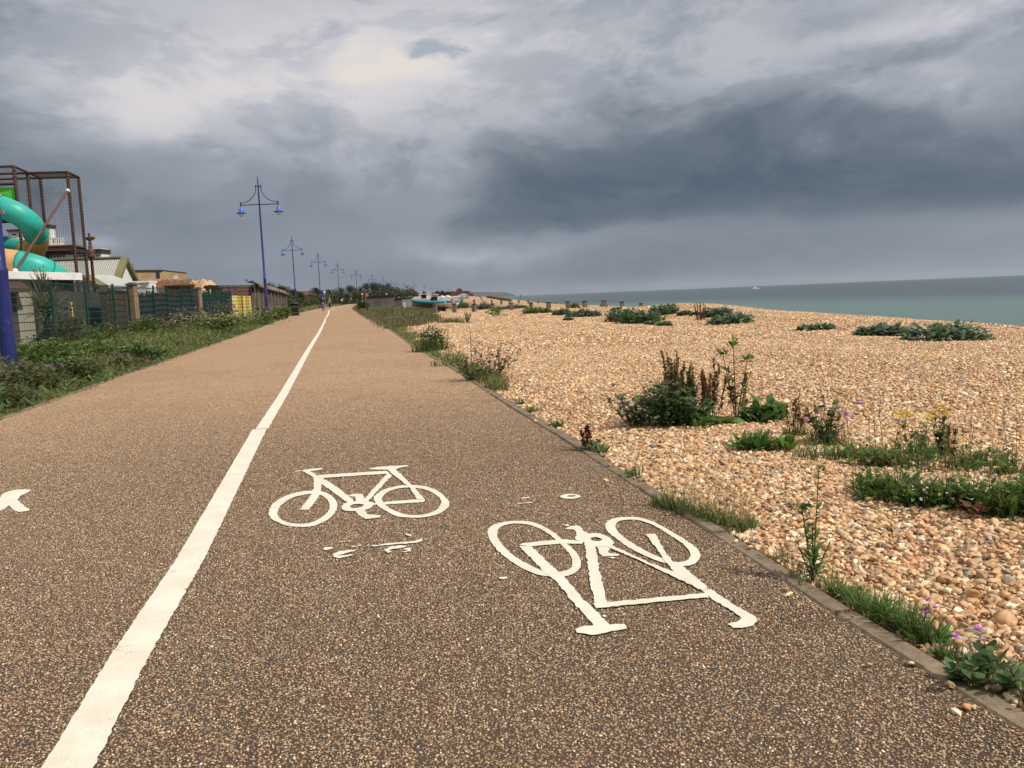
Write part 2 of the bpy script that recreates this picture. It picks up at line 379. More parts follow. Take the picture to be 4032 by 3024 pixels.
def shingle_mat():
    m, t, b, o = new_mat('shingle')
    tc = t.n.new('ShaderNodeTexCoord').outputs['Object']
    v = t.voro(tc, 24); s1 = t.n.new('ShaderNodeSeparateColor'); t.l.new(v.outputs['Color'], s1.inputs[0])
    c = t.ramp(s1.outputs[0], PEB, 'CONSTANT')
    gap = t.smooth(v.outputs['Distance'], .35, .75)
    c = t.mix(t.math('MULTIPLY', gap, .75), c, (.13, .085, .05))
    big = t.noise(tc, .35, 5, .6)
    c = t.mix(t.math('MULTIPLY', t.smooth(big, .4, .7), .25), c, (.46, .30, .17))
    at_ = t.node('ShaderNodeAttribute'); at_.attribute_name = 'veg'
    vg = t.smooth(t.math('ADD', at_.outputs['Fac'], t.math('MULTIPLY_ADD', t.noise(tc, 1.6, 5, .7), .9, -.45)), .38, .58)
    c = t.mix(vg, c, t.mix(t.noise(tc, 5, 4, .6), (.05, .055, .018), (.12, .11, .05)))
    t.set(b.inputs['Base Color'], c); b.inputs['Roughness'].default_value = .8; b.inputs['Specular IOR Level'].default_value = .2
    bn = t.node('ShaderNodeBump'); bn.inputs['Strength'].default_value = .9; bn.inputs['Distance'].default_value = .02
    t.set(bn.inputs['Height'], t.math('MULTIPLY', v.outputs['Distance'], -1.0)); t.l.new(bn.outputs[0], b.inputs['Normal'])
    return m
def sea_mat():
    m, t, b, o = new_mat('sea_water')
    g = t.n.new('ShaderNodeNewGeometry').outputs['Position']
    mp = t.n.new('ShaderNodeMapping'); mp.inputs['Scale'].default_value = (.003, .012, 1); mp.inputs['Rotation'].default_value = (0, 0, .15); t.l.new(g, mp.inputs[0])
    n = t.noise(mp.outputs[0], 1.0, 5, .6, .6)
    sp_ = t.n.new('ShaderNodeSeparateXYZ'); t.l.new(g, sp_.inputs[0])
    # paler green water inshore, darker blue-grey water farther out
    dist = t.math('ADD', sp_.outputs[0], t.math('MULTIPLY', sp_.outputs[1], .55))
    offshore = t.smooth(t.math('ADD', dist, t.math('MULTIPLY_ADD', n, 120, -60)), 150, 250)
    c = t.mix(offshore, t.mix(n, (.082, .148, .136), (.11, .178, .162)), (.058, .090, .102))
    t.set(b.inputs['Base Color'], c); b.inputs['Roughness'].default_value = .38; b.inputs['IOR'].default_value = 1.33; b.inputs['Specular IOR Level'].default_value = .35
    wv = t.noise(g, .9, 4, .6); bn = t.node('ShaderNodeBump'); bn.inputs['Strength'].default_value = .35; bn.inputs['Distance'].default_value = .25
    t.set(bn.inputs['Height'], wv); t.l.new(bn.outputs[0], b.inputs['Normal'])
    return m
def turf_mat():
    m, t, b, o = new_mat('rough_turf')
    tc = t.n.new('ShaderNodeTexCoord').outputs['Object']
    n = t.noise(tc, 1.1, 6, .65); n2 = t.noise(tc, 14, 4, .65); n3 = t.noise(tc, .08, 5, .6)
    c = t.mix(n2, (.035, .040, .014), (.105, .105, .042))
    c = t.mix(t.smooth(n, .45, .65), c, (.075, .095, .028))
    c = t.mix(t.math('MULTIPLY', t.smooth(n3, .45, .65), .5), c, (.14, .13, .06))
    t.set(b.inputs['Base Color'], c); b.inputs['Roughness'].default_value = .9; b.inputs['Specular IOR Level'].default_value = .1
    bn = t.node('ShaderNodeBump'); bn.inputs['Strength'].default_value = .8; bn.inputs['Distance'].default_value = .05
    t.set(bn.inputs['Height'], n2); t.l.new(bn.outputs[0], b.inputs['Normal'])
    return m
def paint_mat():
    m, t, b, o = new_mat('white_road_paint')
    tc = t.n.new('ShaderNodeTexCoord').outputs['Object']
    n = t.noise(tc, 6, 6, .65); n2 = t.noise(tc, 160, 3, .6); v = t.voro(tc, 105)
    c = t.mix(t.smooth(n, .35, .7), (.75, .70, .60), (.67, .60, .49))
    pit = t.math('MULTIPLY', t.smooth(v.outputs['Distance'], .48, .7), t.smooth(t.noise(tc, 7, 6, .75), .58, .70))
    c = t.mix(t.math('MULTIPLY', pit, .75), c, (.16, .11, .07))
    t.set(b.inputs['Base Color'], c); b.inputs['Roughness'].default_value = .7; b.inputs['Specular IOR Level'].default_value = .25
    bn = t.node('ShaderNodeBump'); bn.inputs['Strength'].default_value = .55; bn.inputs['Distance'].default_value = .003
    t.set(bn.inputs['Height'], t.math('ADD', t.math('MULTIPLY', v.outputs['Distance'], -.8), n2)); t.l.new(bn.outputs[0], b.inputs['Normal'])
    return m
def brick_mat(name, a, b_, mort, sc_=1.0, rot=False):
    m, t, b, o = new_mat(name)
    tc = t.n.new('ShaderNodeTexCoord').outputs['Object']
    s_ = t.n.new('ShaderNodeSeparateXYZ'); t.l.new(tc, s_.inputs[0]); k = t.n.new('ShaderNodeCombineXYZ')
    t.l.new(t.math('ADD', s_.outputs[0], s_.outputs[1]), k.inputs[0]); t.l.new(s_.outputs[2], k.inputs[1])
    br = t.n.new('ShaderNodeTexBrick'); t.l.new(k.outputs[0], br.inputs[0])
    br.inputs['Scale'].default_value = sc_; br.inputs['Brick Width'].default_value = .225; br.inputs['Row Height'].default_value = .075; br.inputs['Mortar Size'].default_value = .008
    t.set(br.inputs['Color1'], a); t.set(br.inputs['Color2'], b_); t.set(br.inputs['Mortar'], mort)
    c = t.mix(t.math('MULTIPLY', t.smooth(t.noise(tc, 3, 5, .65), .45, .7), .4), br.outputs[0], tuple(x*.5 for x in a))
    t.set(b.inputs['Base Color'], c); b.inputs['Roughness'].default_value = .85
    bn = t.node('ShaderNodeBump'); bn.inputs['Strength'].default_value = .5; bn.inputs['Distance'].default_value = .008; bn.invert = True
    t.l.new(br.outputs['Fac'], bn.inputs['Height']); t.l.new(bn.outputs[0], b.inputs['Normal'])
    return m
def stripe_mat(name, a, b_, width, axis=0, duty=.5, rough=.6):
    m, t, b, o = new_mat(name)
    tc = t.n.new('ShaderNodeTexCoord').outputs['Object']; s_ = t.n.new('ShaderNodeSeparateXYZ'); t.l.new(tc, s_.inputs[0])
    fr = t.math('FRACT', t.math('DIVIDE', s_.outputs[axis], width))
    c = t.mix(t.math('GREATER_THAN', fr, duty), a, b_)
    n = t.noise(tc, 4, 5, .6); c = t.mix(t.math('MULTIPLY', n, .3), c, tuple(x*.55 for x in a))
    t.set(b.inputs['Base Color'], c); b.inputs['Roughness'].default_value = rough
    bn = t.node('ShaderNodeBump'); bn.inputs['Strength'].default_value = .6; bn.inputs['Distance'].default_value = .02
    t.l.new(t.math('SINE', t.math('MULTIPLY', fr, 6.2832)), bn.inputs['Height']); t.l.new(bn.outputs[0], b.inputs['Normal'])
    return m
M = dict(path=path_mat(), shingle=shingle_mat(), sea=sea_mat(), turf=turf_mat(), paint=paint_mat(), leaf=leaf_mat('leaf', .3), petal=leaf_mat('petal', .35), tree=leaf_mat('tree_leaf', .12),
         peb=stone_mat('pebble', PEB, 70), pst=stone_mat('path_stone', PST, 200, .7),
         kerb=mat('kerb_concrete', (.215, .165, .115), .85, .3, 5, .7, 60, dirt=(.07, .065, .03), dirt_amt=.6, spec=.2),
         blue=mat('blue_gloss_paint', (.016, .026, .145), .34, .14, 4, .1, 30, dirt=(.10, .12, .26), dirt_amt=.3, spec=.5),
         lantern=mat('lantern_blue', (.035, .11, .50), .3, .1, 4, spec=.5), darkblue=mat('bracket_paint', (.016, .026, .075), .4, .15, 5, spec=.4),
         brown=mat('padded_brown', (.075, .036, .024), .65, .35, 6, .5, 25, dirt=(.14, .075, .05)), rust=mat('rusty_brown_paint', (.12, .05, .034), .6, .35, 9, .3, 40, dirt=(.24, .15, .10)),
         net=mat('net_cord', (.055, .05, .05), .9, .2, 5), deckwood=mat('dark_deck', (.04, .028, .024), .8, .3, 5, .4),
         teal=mat('teal_plastic', (.025, .40, .33), .46, .1, 1.5, dirt=(.02, .26, .22), dirt_amt=.3, spec=.5), beige=mat('beige_plastic', (.62, .36, .135), .52, .12, 2, dirt=(.33, .18, .07), spec=.4),
         tealdk=mat('faded_teal_flange', (.016, .20, .17), .6, .2, 4, spec=.3), lime=mat('lime_plastic', (.10, .55, .035), .4, .1, 2, spec=.4), white=mat('white_render', (.74, .73, .70), .7, .08, 1.2, dirt=(.45, .43, .38), dirt_amt=.35), cream=stripe_mat('cream_cladding', (.56, .51, .40), (.30, .27, .21), .12, 0, .78),
         olive=mat('olive_paint', (.17, .165, .07), .6, .15, 2, dirt=(.10, .10, .05)), corr=stripe_mat('corrugated_sheet', (.44, .44, .40), (.36, .36, .32), .12, 0, .5, .5), roofpale=mat('pale_green_roof', (.42, .45, .40), .55, .12, 1.5, dirt=(.25, .27, .22)),
         maroon=mat('maroon_felt', (.10, .045, .04), .85, .2, 4), tan=mat('tan_render', (.42, .27, .15), .85, .14, .5, .2, 20, dirt=(.24, .15, .085), dirt_amt=.5),
         rock=mat('sandy_fake_rock', (.52, .33, .19), .85, .22, .9, .6, 8, dirt=(.25, .14, .08), dirt_amt=.5), rockdark=mat('brown_fake_rock', (.17, .085, .05), .85, .25, .8, .6, 9, dirt=(.09, .05, .03)),
         grey=mat('dark_grey_wall', (.085, .078, .07), .85, .25, 1.5, .3, 30, dirt=(.05, .045, .04)), greydk=mat('grey_board', (.050, .052, .048), .85, .32, 3, .4, 25, dirt=(.10, .10, .09)),
         gboard=mat('green_board', (.012, .060, .050), .6, .2, 2, dirt=(.02, .045, .04)), gpost=mat('green_wire', (.010, .045, .040), .5, .2, 5, spec=.4),
         brick=brick_mat('sand_brick', (.30, .19, .10), (.20, .12, .065), (.20, .17, .13)), bricks2=brick_mat('dim_brick', (.115, .075, .045), (.085, .06, .04), (.10, .085, .065)),
         fort=brick_mat('fort_brick', (.12, .048, .035), (.09, .038, .03), (.13, .09, .07), .35), yellow=mat('yellow_paint', (.62, .42, .025), .55, .1, 2), paleyel=mat('pale_yellow_paint', (.74, .66, .28), .55, .1, 2),
         timber=mat('weathered_timber', (.105, .078, .058), .85, .4, 4, .5, 25, dirt=(.20, .165, .13), dirt_amt=.5), timbergrey=mat('grey_timber', (.17, .15, .13), .9, .3, 5, .6, 30, dirt=(.10, .085, .07), dirt_amt=.6),
         timberbr=mat('red_brown_timber', (.095, .048, .033), .8, .35, 4, .4, 25, dirt=(.17, .10, .07)), rustcap=mat('rusty_cap', (.085, .042, .028), .9, .35, 12, .6, 40, dirt=(.06, .03, .02)),
         black=mat('black_plastic', (.012, .013, .014), .42, .2, 4, spec=.5), conc=mat('old_concrete', (.135, .122, .108), .9, .22, 1.2, .5, 25, dirt=(.07, .062, .055), dirt_amt=.6), concpale=mat('pale_panel', (.30, .27, .24), .85, .2, 1.5),
         darkroof=mat('dark_roof_felt', (.045, .036, .032), .85, .25, 3), glass=mat('window_glass', (.03, .035, .045), .25, .2, 1, spec=.3), globe=mat('opal_globe', (.78, .79, .78), .25, .08, 3, spec=.5),
         hullblue=mat('blue_hull', (.06, .36, .50), .35, .1, 2, spec=.5), hullwhite=mat('white_hull', (.68, .67, .62), .4, .1, 2, dirt=(.4, .36, .3)), cream2=mat('cream_hull', (.42, .37, .28), .5, .15, 2),
         orange=mat('orange_plastic', (.80, .17, .045), .45, .1, 3), skin=mat('skin', (.50, .29, .20), .55, .08, 6), navy=mat('navy_cloth', (.018, .02, .03), .9, .2, 8), denim=mat('denim', (.10, .16, .27), .9, .2, 8),
         whitecl=mat('white_cloth', (.66, .64, .60), .9, .08, 8), blackcl=mat('black_cloth', (.016, .016, .018), .9, .2, 8), sky=mat('light_blue_cloth', (.22, .46, .66), .9, .1, 8), hair=mat('grey_hair', (.40, .38, .35), .8, .2, 20), hairdk=mat('brown_hair', (.10, .06, .04), .8, .2, 20), olivecl=mat('olive_grey_cloth', (.26, .25, .20), .9, .15, 8),
         bark=mat('bark', (.06, .045, .032), .9, .3, 6, .6), redroof=mat('brown_tile_roof', (.12, .055, .035), .85, .2, 1), hills=mat('far_hill', (.040, .050, .034), .95, .3, .002), signblue=mat('blue_sign', (.03, .08, .34), .5, .08, 3), signyel=mat('yellow_sign', (.62, .50, .06), .5, .08, 3),
         metal=mat('galvanised', (.34, .35, .36), .45, .15, 6, metal=.6), litter=mat('litter_paper', (.70, .70, .74), .8, .05, 9))

# ------------------------------------------------------------------ terrain sheets
ROWS = np.concatenate([np.arange(-4, 12, .2), np.arange(12, 62, .5), np.arange(62, 130, 1.5), np.arange(130, 300, 4), np.array([300, 315, 330, 360, 400, 450, 520, 620, 800, 1100, 1500, 2000])])
def sheet(name, xs_of_row, m, dz=0.0, attr=None):
    rows = [np.asarray(xs_of_row(y), float) for y in ROWS]; n = len(rows[0])
    X = np.stack(rows); Y = np.repeat(ROWS[:, None], n, 1)
    Zz = Z(X, Y) + (dz(X, Y) if callable(dz) else dz)
    V = np.stack([X, Y, Zz], 2).reshape(-1, 3); k = len(ROWS)
    i = np.arange(k-1)[:, None]*n + np.arange(n-1)[None, :]
    Q = np.stack([i, i+1, i+n+1, i+n], 2).reshape(-1, 4)
    o = np_mesh(name, V, Q, m, smooth=True)
    if attr:
        a = o.data.attributes.new(attr[0], 'FLOAT', 'POINT'); a.data.foreach_set('value', attr[1](X, Y).astype(np.float32).ravel())
    return tag(o, kind='structure')
LOFF = np.array([600, 250, 120, 70, 45, 32, 24, 18, 14, 11, 9, 7.5, 6, 5, 4, 3.2, 2.5, 1.9, 1.4, 1, .7, .45, .25, .1, .0])
sheet('verge_ground', lambda y: xl(y) + .03 - LOFF, M['turf'], -.01)
PC = np.linspace(0, 1, 15)
def cover(X, Y): return sstep(2.5, 12.0, np.hypot(X, Y))  # lightening with camera distance, painted in for the grazing view
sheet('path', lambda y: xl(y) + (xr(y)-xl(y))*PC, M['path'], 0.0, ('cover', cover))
BOFF = np.concatenate([[0, .05, .1], np.arange(.3, 22, .3), np.arange(22.5, 60, 1.5), [65, 75, 90, 120, 180, 260]])
# turf and weed patches on the shingle beside the path, as outlines on the ground
def gpoly(pts): return [ground(x, y)[:2] for x, y in pts]
VEGP = [gpoly([(1404, 1222), (1460, 1256), (1523, 1295), (1590, 1290), (1660, 1281), (1727, 1268), (1722, 1250), (1690, 1240), (1600, 1236), (1560, 1226), (1480, 1220)]),
        gpoly([(1560, 1226), (1600, 1231), (1715, 1236), (1720, 1222), (1640, 1212), (1560, 1216)])]
def inpoly(poly, X, Y):
    X = np.asarray(X, float); Y = np.asarray(Y, float); c = np.zeros(X.shape, bool); n = len(poly)
    for i in range(n):
        x1, y1 = poly[i]; x2, y2 = poly[i-1]
        if y1 == y2: continue
        c ^= ((y1 > Y) != (y2 > Y)) & (X < (x2-x1)*(Y-y1)/(y2-y1) + x1)
    return c
def vegmask(X, Y):
    v = np.zeros(X.shape)
    for p in VEGP: v = np.maximum(v, inpoly(p, X, Y)*1.0)
    dr = X - xr(Y)
    v = np.maximum(v, .8*(1-sstep(.15, .55, dr))*sstep(9, 13, Y))
    v = np.maximum(v, sstep(75, 90, Y)*(1-sstep(4, 16, dr - .02*(Y-70))) )
    v = np.maximum(v, sstep(118, 150, Y)*(1-sstep(8, 22, dr)))
    return v
sheet('shingle_beach', lambda y: xr(y) + BOFF, M['shingle'], lambda X, Y: -.012 - .02*(1-sstep(0, .12, X-xr(Y))), ('veg', vegmask))

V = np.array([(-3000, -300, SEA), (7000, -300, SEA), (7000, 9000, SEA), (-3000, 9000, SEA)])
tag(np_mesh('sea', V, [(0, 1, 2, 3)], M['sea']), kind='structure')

# ------------------------------------------------------------------ kerbs: edging stones set end to end
def kerb(name, edge, side, y0, y1, w, h, step=.91):
    b = MB(); y = y0; k = 0
    while y < y1:
        dy = step*.985; g = .006
        p = []
        for yy in (y+g, y+dy*.5, y+dy-g):
            x = float(edge(yy)); e = float(edge(yy+.1)); a = math.atan2(e-x, .1)
            p.append((x, yy, math.cos(a)*side, -math.sin(a)*side))
        j = random.uniform(-.004, .005); n = 3; vs = []; jo = random.uniform(-.006, .006)
        for x, yy, nx, ny in p:
            z = float(lerp_tab(T_RISE, yy)) + h + j
            wi, wo = jo, w + jo
            vs += [(x+nx*wi, yy+ny*wi, z-.2), (x+nx*wi, yy+ny*wi, z-.008), (x+nx*(wi+.008), yy+ny*(wi+.008), z), (x+nx*(wo-.012), yy+ny*(wo-.012), z), (x+nx*wo, yy+ny*wo, z-.012), (x+nx*wo, yy+ny*wo, z-.2)]
        fs = []
        for i in range(n-1):
            for q in range(5):
                f = (i*6+q, i*6+q+1, (i+1)*6+q+1, (i+1)*6+q); fs.append(f if side > 0 else tuple(reversed(f)))
        fs += [tuple(range(6)), tuple(range(12, 18))]
        b.add(vs, fs); y += step
    return tag(b.build(name, M['kerb']), kind='structure')
kerb('kerb', xr, 1, -2.0, 62, .080, .009)
kerb('kerb', xl, -1, -2.0, 62, .06, .012)

# ------------------------------------------------------------------ painted markings: thin sheets of road paint
PAINTED = []
class Paint:
    def __init__(s): s.b = MB(); s.k = 0
    def poly(s, pts, holes=None, rough=.004, step=.03):
        pts = [tuple(p) for p in pts]; out = []
        for i, (x, y) in enumerate(pts):
            x2, y2 = pts[(i+1) % len(pts)]; L = math.hypot(x2-x, y2-y); m = max(1, int(L/step))
            for q in range(m):
                f = q/m; out.append((x+(x2-x)*f+random.uniform(-rough, rough)*(1 if q else .4), y+(y2-y)*f+random.uniform(-rough, rough)*(1 if q else .4)))
        z = .0044 + .0003*(s.k % 9); s.k += 1
        n = len(out); vs = [(x, y, zf(x, y)+z) for x, y in out]
        PAINTED.append(out)
        s.b.add(vs, [tuple(range(n))])
    def ring(s, outer, inner, rough=.003):
        # both loops resampled by angle about their common centre
        def smooth(l, m=72):
            l = [tuple(p) for p in l]; n = len(l); o = []
            for i in range(n):
                p0, p1, p2, p3 = l[i-1], l[i], l[(i+1) % n], l[(i+2) % n]
                for q in range(6):
                    u = q/6; o.append(tuple(.5*((2*p1[c]) + (-p0[c]+p2[c])*u + (2*p0[c]-5*p1[c]+4*p2[c]-p3[c])*u*u + (-p0[c]+3*p1[c]-3*p2[c]+p3[c])*u**3) for c in (0, 1)))
            return o
        A, B = smooth(outer), smooth(inner)
        cx = sum(p[0] for p in B)/len(B); cy = sum(p[1] for p in B)/len(B); m = 84; vs = []
        def hit(l, a):
            dx, dy = math.cos(a), math.sin(a); best = 0
            for i in range(len(l)):
                x1, y1 = l[i][0]-cx, l[i][1]-cy; x2, y2 = l[(i+1) % len(l)][0]-cx, l[(i+1) % len(l)][1]-cy
                den = dx*(y2-y1) - dy*(x2-x1)
                if abs(den) < 1e-12: continue
                tt = (x1*(y2-y1) - y1*(x2-x1))/den; uu = (x1*dy - y1*dx)/den
                if tt > 0 and -1e-6 <= uu <= 1+1e-6: best = max(best, tt)
            return best
        z = .0044 + .0003*(s.k % 9); s.k += 1; oo, ii = [], []
        for k in range(m):
            a = 2*math.pi*k/m
            for l, acc in ((A, oo), (B, ii)):
                rr = hit(l, a) + random.uniform(-rough, rough); acc.append((cx+rr*math.cos(a), cy+rr*math.sin(a)))
        vs = [(x, y, zf(x, y)+z) for x, y in oo+ii]
        s.b.add(vs, [(k, (k+1) % m, m+(k+1) % m, m+k) for k in range(m)])
        PAINTED.append(('ring', oo, ii))
    def build(s, name, **kw):
        o = s.b.build(name, M['paint']); 
        import bmesh
        bm = bmesh.new(); bm.from_mesh(o.data); bmesh.ops.recalc_face_normals(bm, faces=bm.faces)
        for f in bm.faces:
            if f.normal.z < 0: f.normal_flip()
        bmesh.ops.triangulate(bm, faces=[f for f in bm.faces if len(f.verts) > 4]); bm.to_mesh(o.data); bm.free()
        return tag(o, kind='structure', **kw)
# dividing line
LL = [(-3, -.20), (1.83, -1.13), (2.42, -1.26), (3.42, -1.45), (5.39, -1.88), (7.02, -2.235)]
LL2 = [(7.02, -2.21), (9.79, -2.77), (18.7, -4.63), (30, -6.95), (47.87, -10.69), (60, -13.3), (78, -17.0), (100, -21.7), (131, -27.2), (165, -31.8), (213, -40), (241, -43.5)]
p_ = Paint()
def line_strip(tab, y0, y1, wd, step):
    y = y0; Lp, Rp = [], []
    while y < y1 + 1e-6:
        x = float(lerp_tab(tab, y)); j = random.uniform(-.0022, .0022)
        Lp.append((x+j, y)); Rp.append((x+wd*(1 if y < 60 else 1.25)+random.uniform(-.003, .003), y)); y += step
    vs = [(x, yy, zf(x, yy)+(.0045 if yy < 60 else .02)) for x, yy in Lp] + [(x, yy, zf(x, yy)+(.0045 if yy < 60 else .02)) for x, yy in Rp]
    n = len(Lp); p_.b.add(vs, [(i, n+i, n+i+1, i+1) for i in range(n-1)])
    PAINTED.append(Lp + Rp[::-1])
line_strip(LL, -3, 7.02, .122, .022); line_strip(LL2, 7.03, 13.4, .108, .06); line_strip(LL2, 13.43, 60, .110, .25); line_strip(LL2, 60.2, 240, .125, 1.5)
for px, py, D, wd in ((1352, 1224, 98, 6.0), (1381, 1212, 128, 4.6), (1252, 1224, 98, 2.0)):      # thin bars across the cycle lane
    x, y, z = at(px, py, D); vs = [(x-wd/2, y, zf(x, y)+.03), (x+wd/2, y, zf(x, y)+.03), (x+wd/2, y+.35, zf(x, y)+.035), (x-wd/2, y+.35, zf(x, y)+.035)]
    p_.b.add(vs, [(0, 1, 2, 3)])
p_.build('lane_marking')

def tr(org, s): return lambda pts: [gp(org[0]+x/s, org[1]+y/s) for x, y in pts]
T2 = tr((1850, 1880), 1.7696); k = Paint()
k.ring(T2([(125,385),(150,345),(200,325),(285,311),(370,308),(430,316),(480,330),(580,385),(650,445),(735,520),(775,590),(760,645),(700,687),(620,699),(500,690),(400,655),(300,600),(200,520),(145,450)]),
       T2([(190,390),(215,350),(280,330),(350,327),(430,340),(520,380),(600,440),(665,505),(710,565),(712,620),(680,652),(600,668),(500,655),(410,612),(320,560),(240,490),(200,435)]))
k.ring(T2([(945,345),(960,310),(1010,290),(1080,282),(1180,285),(1290,320),(1400,380),(1500,440),(1570,490),(1607,545),(1590,592),(1530,620),(1460,625),(1350,602),(1240,562),(1120,502),(1020,432),(960,385)]),
       T2([(1012,345),(1035,315),(1080,302),(1130,300),(1200,310),(1290,345),(1400,412),(1480,465),(1530,520),(1535,562),(1500,590),(1440,598),(1350,575),(1230,520),(1130,462),(1040,395)]))
for q in ([(345,478),(365,465),(650,438),(790,452),(785,470),(650,466),(430,488)], [(345,485),(430,485),(555,610),(660,700),(800,870),(900,960),(985,1045),(880,1055),(800,965),(735,900),(600,730),(520,670)],
          [(735,1068),(780,1050),(870,1038),(1080,1033),(1095,1063),(960,1090),(850,1110),(800,1098),(745,1092)], [(800,462),(872,462),(900,640),(957,895),(875,906),(840,740)],
          [(862,886),(960,880),(1500,830),(1640,815),(1665,848),(1480,862),(880,922)], [(890,452),(985,478),(1240,600),(1480,690),(1655,775),(1630,800),(1440,712),(1190,592),(1000,510)],
          [(1225,405),(1290,402),(1350,510),(1420,600),(1480,625),(1655,772),(1590,792),(1440,685),(1355,590),(1280,480)],
          [(1600,785),(1680,785),(1770,848),(1900,928),(1985,978),(2004,1010),(1980,1040),(1900,1056),(1835,1057),(1795,1030),(1860,1015),(1892,990),(1850,952),(1690,858)],
          [(660,365),(700,346),(750,340),(775,352),(790,378),(850,408),(800,460),(735,440),(745,400),(738,382),(715,368)], [(880,470),(985,492),(962,532),(1045,543),(1030,556),(925,558),(900,530)],
          [(655,340),(680,333),(700,340),(680,347)], [(970,565),(1000,562),(1022,570),(990,574)], [(925,972),(945,968),(955,978),(935,984)]): k.poly(T2(q), rough=.0035, step=.014)
k.ring(T2([(795,445),(810,412),(850,398),(900,400),(960,420),(1000,458),(985,488),(920,492),(860,488),(810,475)]), T2([(842,437),(860,426),(890,427),(922,440),(905,452),(860,450)]), .001)
k.build('cycle_marking', label='white painted bicycle symbol lying upside down beside the kerb', cat='road marking')
T1 = tr((900, 1780), 2.212); k = Paint()
k.ring(T1([(350,540),(362,495),(395,450),(450,410),(560,365),(700,343),(820,350),(900,390),(940,440),(946,495),(910,552),(850,605),(740,650),(640,660),(520,650),(420,615),(365,580)]),
       T1([(430,530),(450,480),(510,430),(600,390),(720,370),(800,378),(850,410),(878,450),(880,500),(850,545),(790,590),(700,627),(620,634),(540,625),(470,600),(435,565)]))
k.ring(T1([(1265,410),(1300,365),(1370,328),(1480,300),(1600,293),(1720,305),(1830,350),(1900,410),(1922,470),(1880,520),(1790,560),(1670,580),(1540,575),(1450,560),(1370,520),(1300,470)]),
       T1([(1335,410),(1370,365),(1450,330),(1550,315),(1680,325),(1770,355),(1840,410),(1850,460),(1810,510),(1730,545),(1640,557),(1540,551),(1450,517),(1380,480),(1345,440)]))
for q in ([(625,508),(697,510),(765,430),(805,350),(808,280),(832,235),(780,215),(735,215),(745,260),(740,330),(712,390)], [(640,172),(660,160),(720,152),(812,146),(823,156),(780,165),(712,172),(765,207),(825,240),(740,227),(690,195)],
          [(780,208),(1380,170),(1397,195),(1220,206),(800,234)], [(795,248),(845,248),(970,330),(1095,430),(1050,458),(955,390),(815,290)], [(1388,188),(1424,213),(1340,300),(1215,440),(1160,442),(1280,310)],
          [(1225,152),(1290,139),(1390,130),(1480,127),(1560,121),(1562,132),(1490,146),(1450,162),(1380,162),(1240,160)], [(1385,158),(1452,154),(1530,230),(1610,310),(1712,425),(1640,418),(1580,320),(1480,240),(1425,200)],
          [(1255,450),(1630,418),(1712,422),(1700,441),(1400,461),(1260,467)], [(1053,382),(1075,373),(1110,370),(1170,372),(1190,442),(1105,442),(1105,395),(1060,392)], [(1095,515),(1180,508),(1212,550),(1330,560),(1320,577),(1190,590),(1140,560)],
          [(582,173),(640,165),(640,170),(585,179)]): k.poly(T1(q), rough=.004, step=.014)
k.ring(T1([(985,490),(1010,458),(1080,440),(1160,436),(1255,446),(1258,475),(1215,505),(1120,522),(1010,518)]), T1([(1058,482),(1085,464),(1130,460),(1178,466),(1160,485),(1110,496),(1070,494)]), .001)
k.build('cycle_marking', label='white painted bicycle symbol standing upright next to the dividing line', cat='road marking')
k = Paint()
for q in ([(820,852),(835,838),(908,833),(905,848),(850,862)], [(905,905),(980,868),(1110,857),(1098,872),(1020,888),(945,912),(1020,910),(1088,898),(1080,910),(960,934),(930,926)], [(1060,832),(1090,824),(1100,830),(1150,813),(1162,825),(1080,838)],
          [(1236,824),(1410,803),(1640,780),(1685,756),(1690,782),(1640,800),(1410,817),(1250,830)], [(1355,862),(1400,838),(1470,823),(1560,824),(1530,842),(1440,852),(1402,868),(1422,878),(1390,890)], [(1510,858),(1545,846),(1592,843),(1592,875),(1540,884),(1505,876),(1560,868)],
          [(1530,716),(1595,735),(1605,748),(1560,738)], [(970,792),(1060,780),(1064,785),(980,798)], [(1545,690),(1566,684),(1562,692)]): k.poly(T1(q), rough=.006, step=.012)
for q in ([(357,150),(415,139),(417,146),(362,155)], [(330,186),(430,177),(432,183),(335,190)], [(205,705),(255,700),(262,710),(230,718),(203,712)]): k.poly(T2(q), rough=.003, step=.012)
k.ring(T2([(628,138),(660,124),(700,121),(750,126),(775,138),(750,150),(700,155),(650,151)]), T2([(678,137),(692,131),(700,132),(730,131),(740,136),(710,141),(690,140)]), .001)
k.build('worn_marking', label='broken white remains of small worn bicycle symbols', cat='road marking')
T3 = tr((0, 1780), 5.185); k = Paint()
k.poly(T3([(-60,960),(0,945),(35,905),(33,885),(100,840),(250,795),(400,775),(540,773),(637,795),(540,852),(420,905),(358,980),(420,1050),(520,1130),(617,1182),(570,1217),(400,1237),(310,1217),(240,1170),(188,1105),(100,1172),(0,1217),(-300,1330),(-700,1420),(-760,1300),(-400,1120)]), rough=.003)
k.build('walker_marking', label='white painted walking figure symbol in the wide lane', cat='road marking')

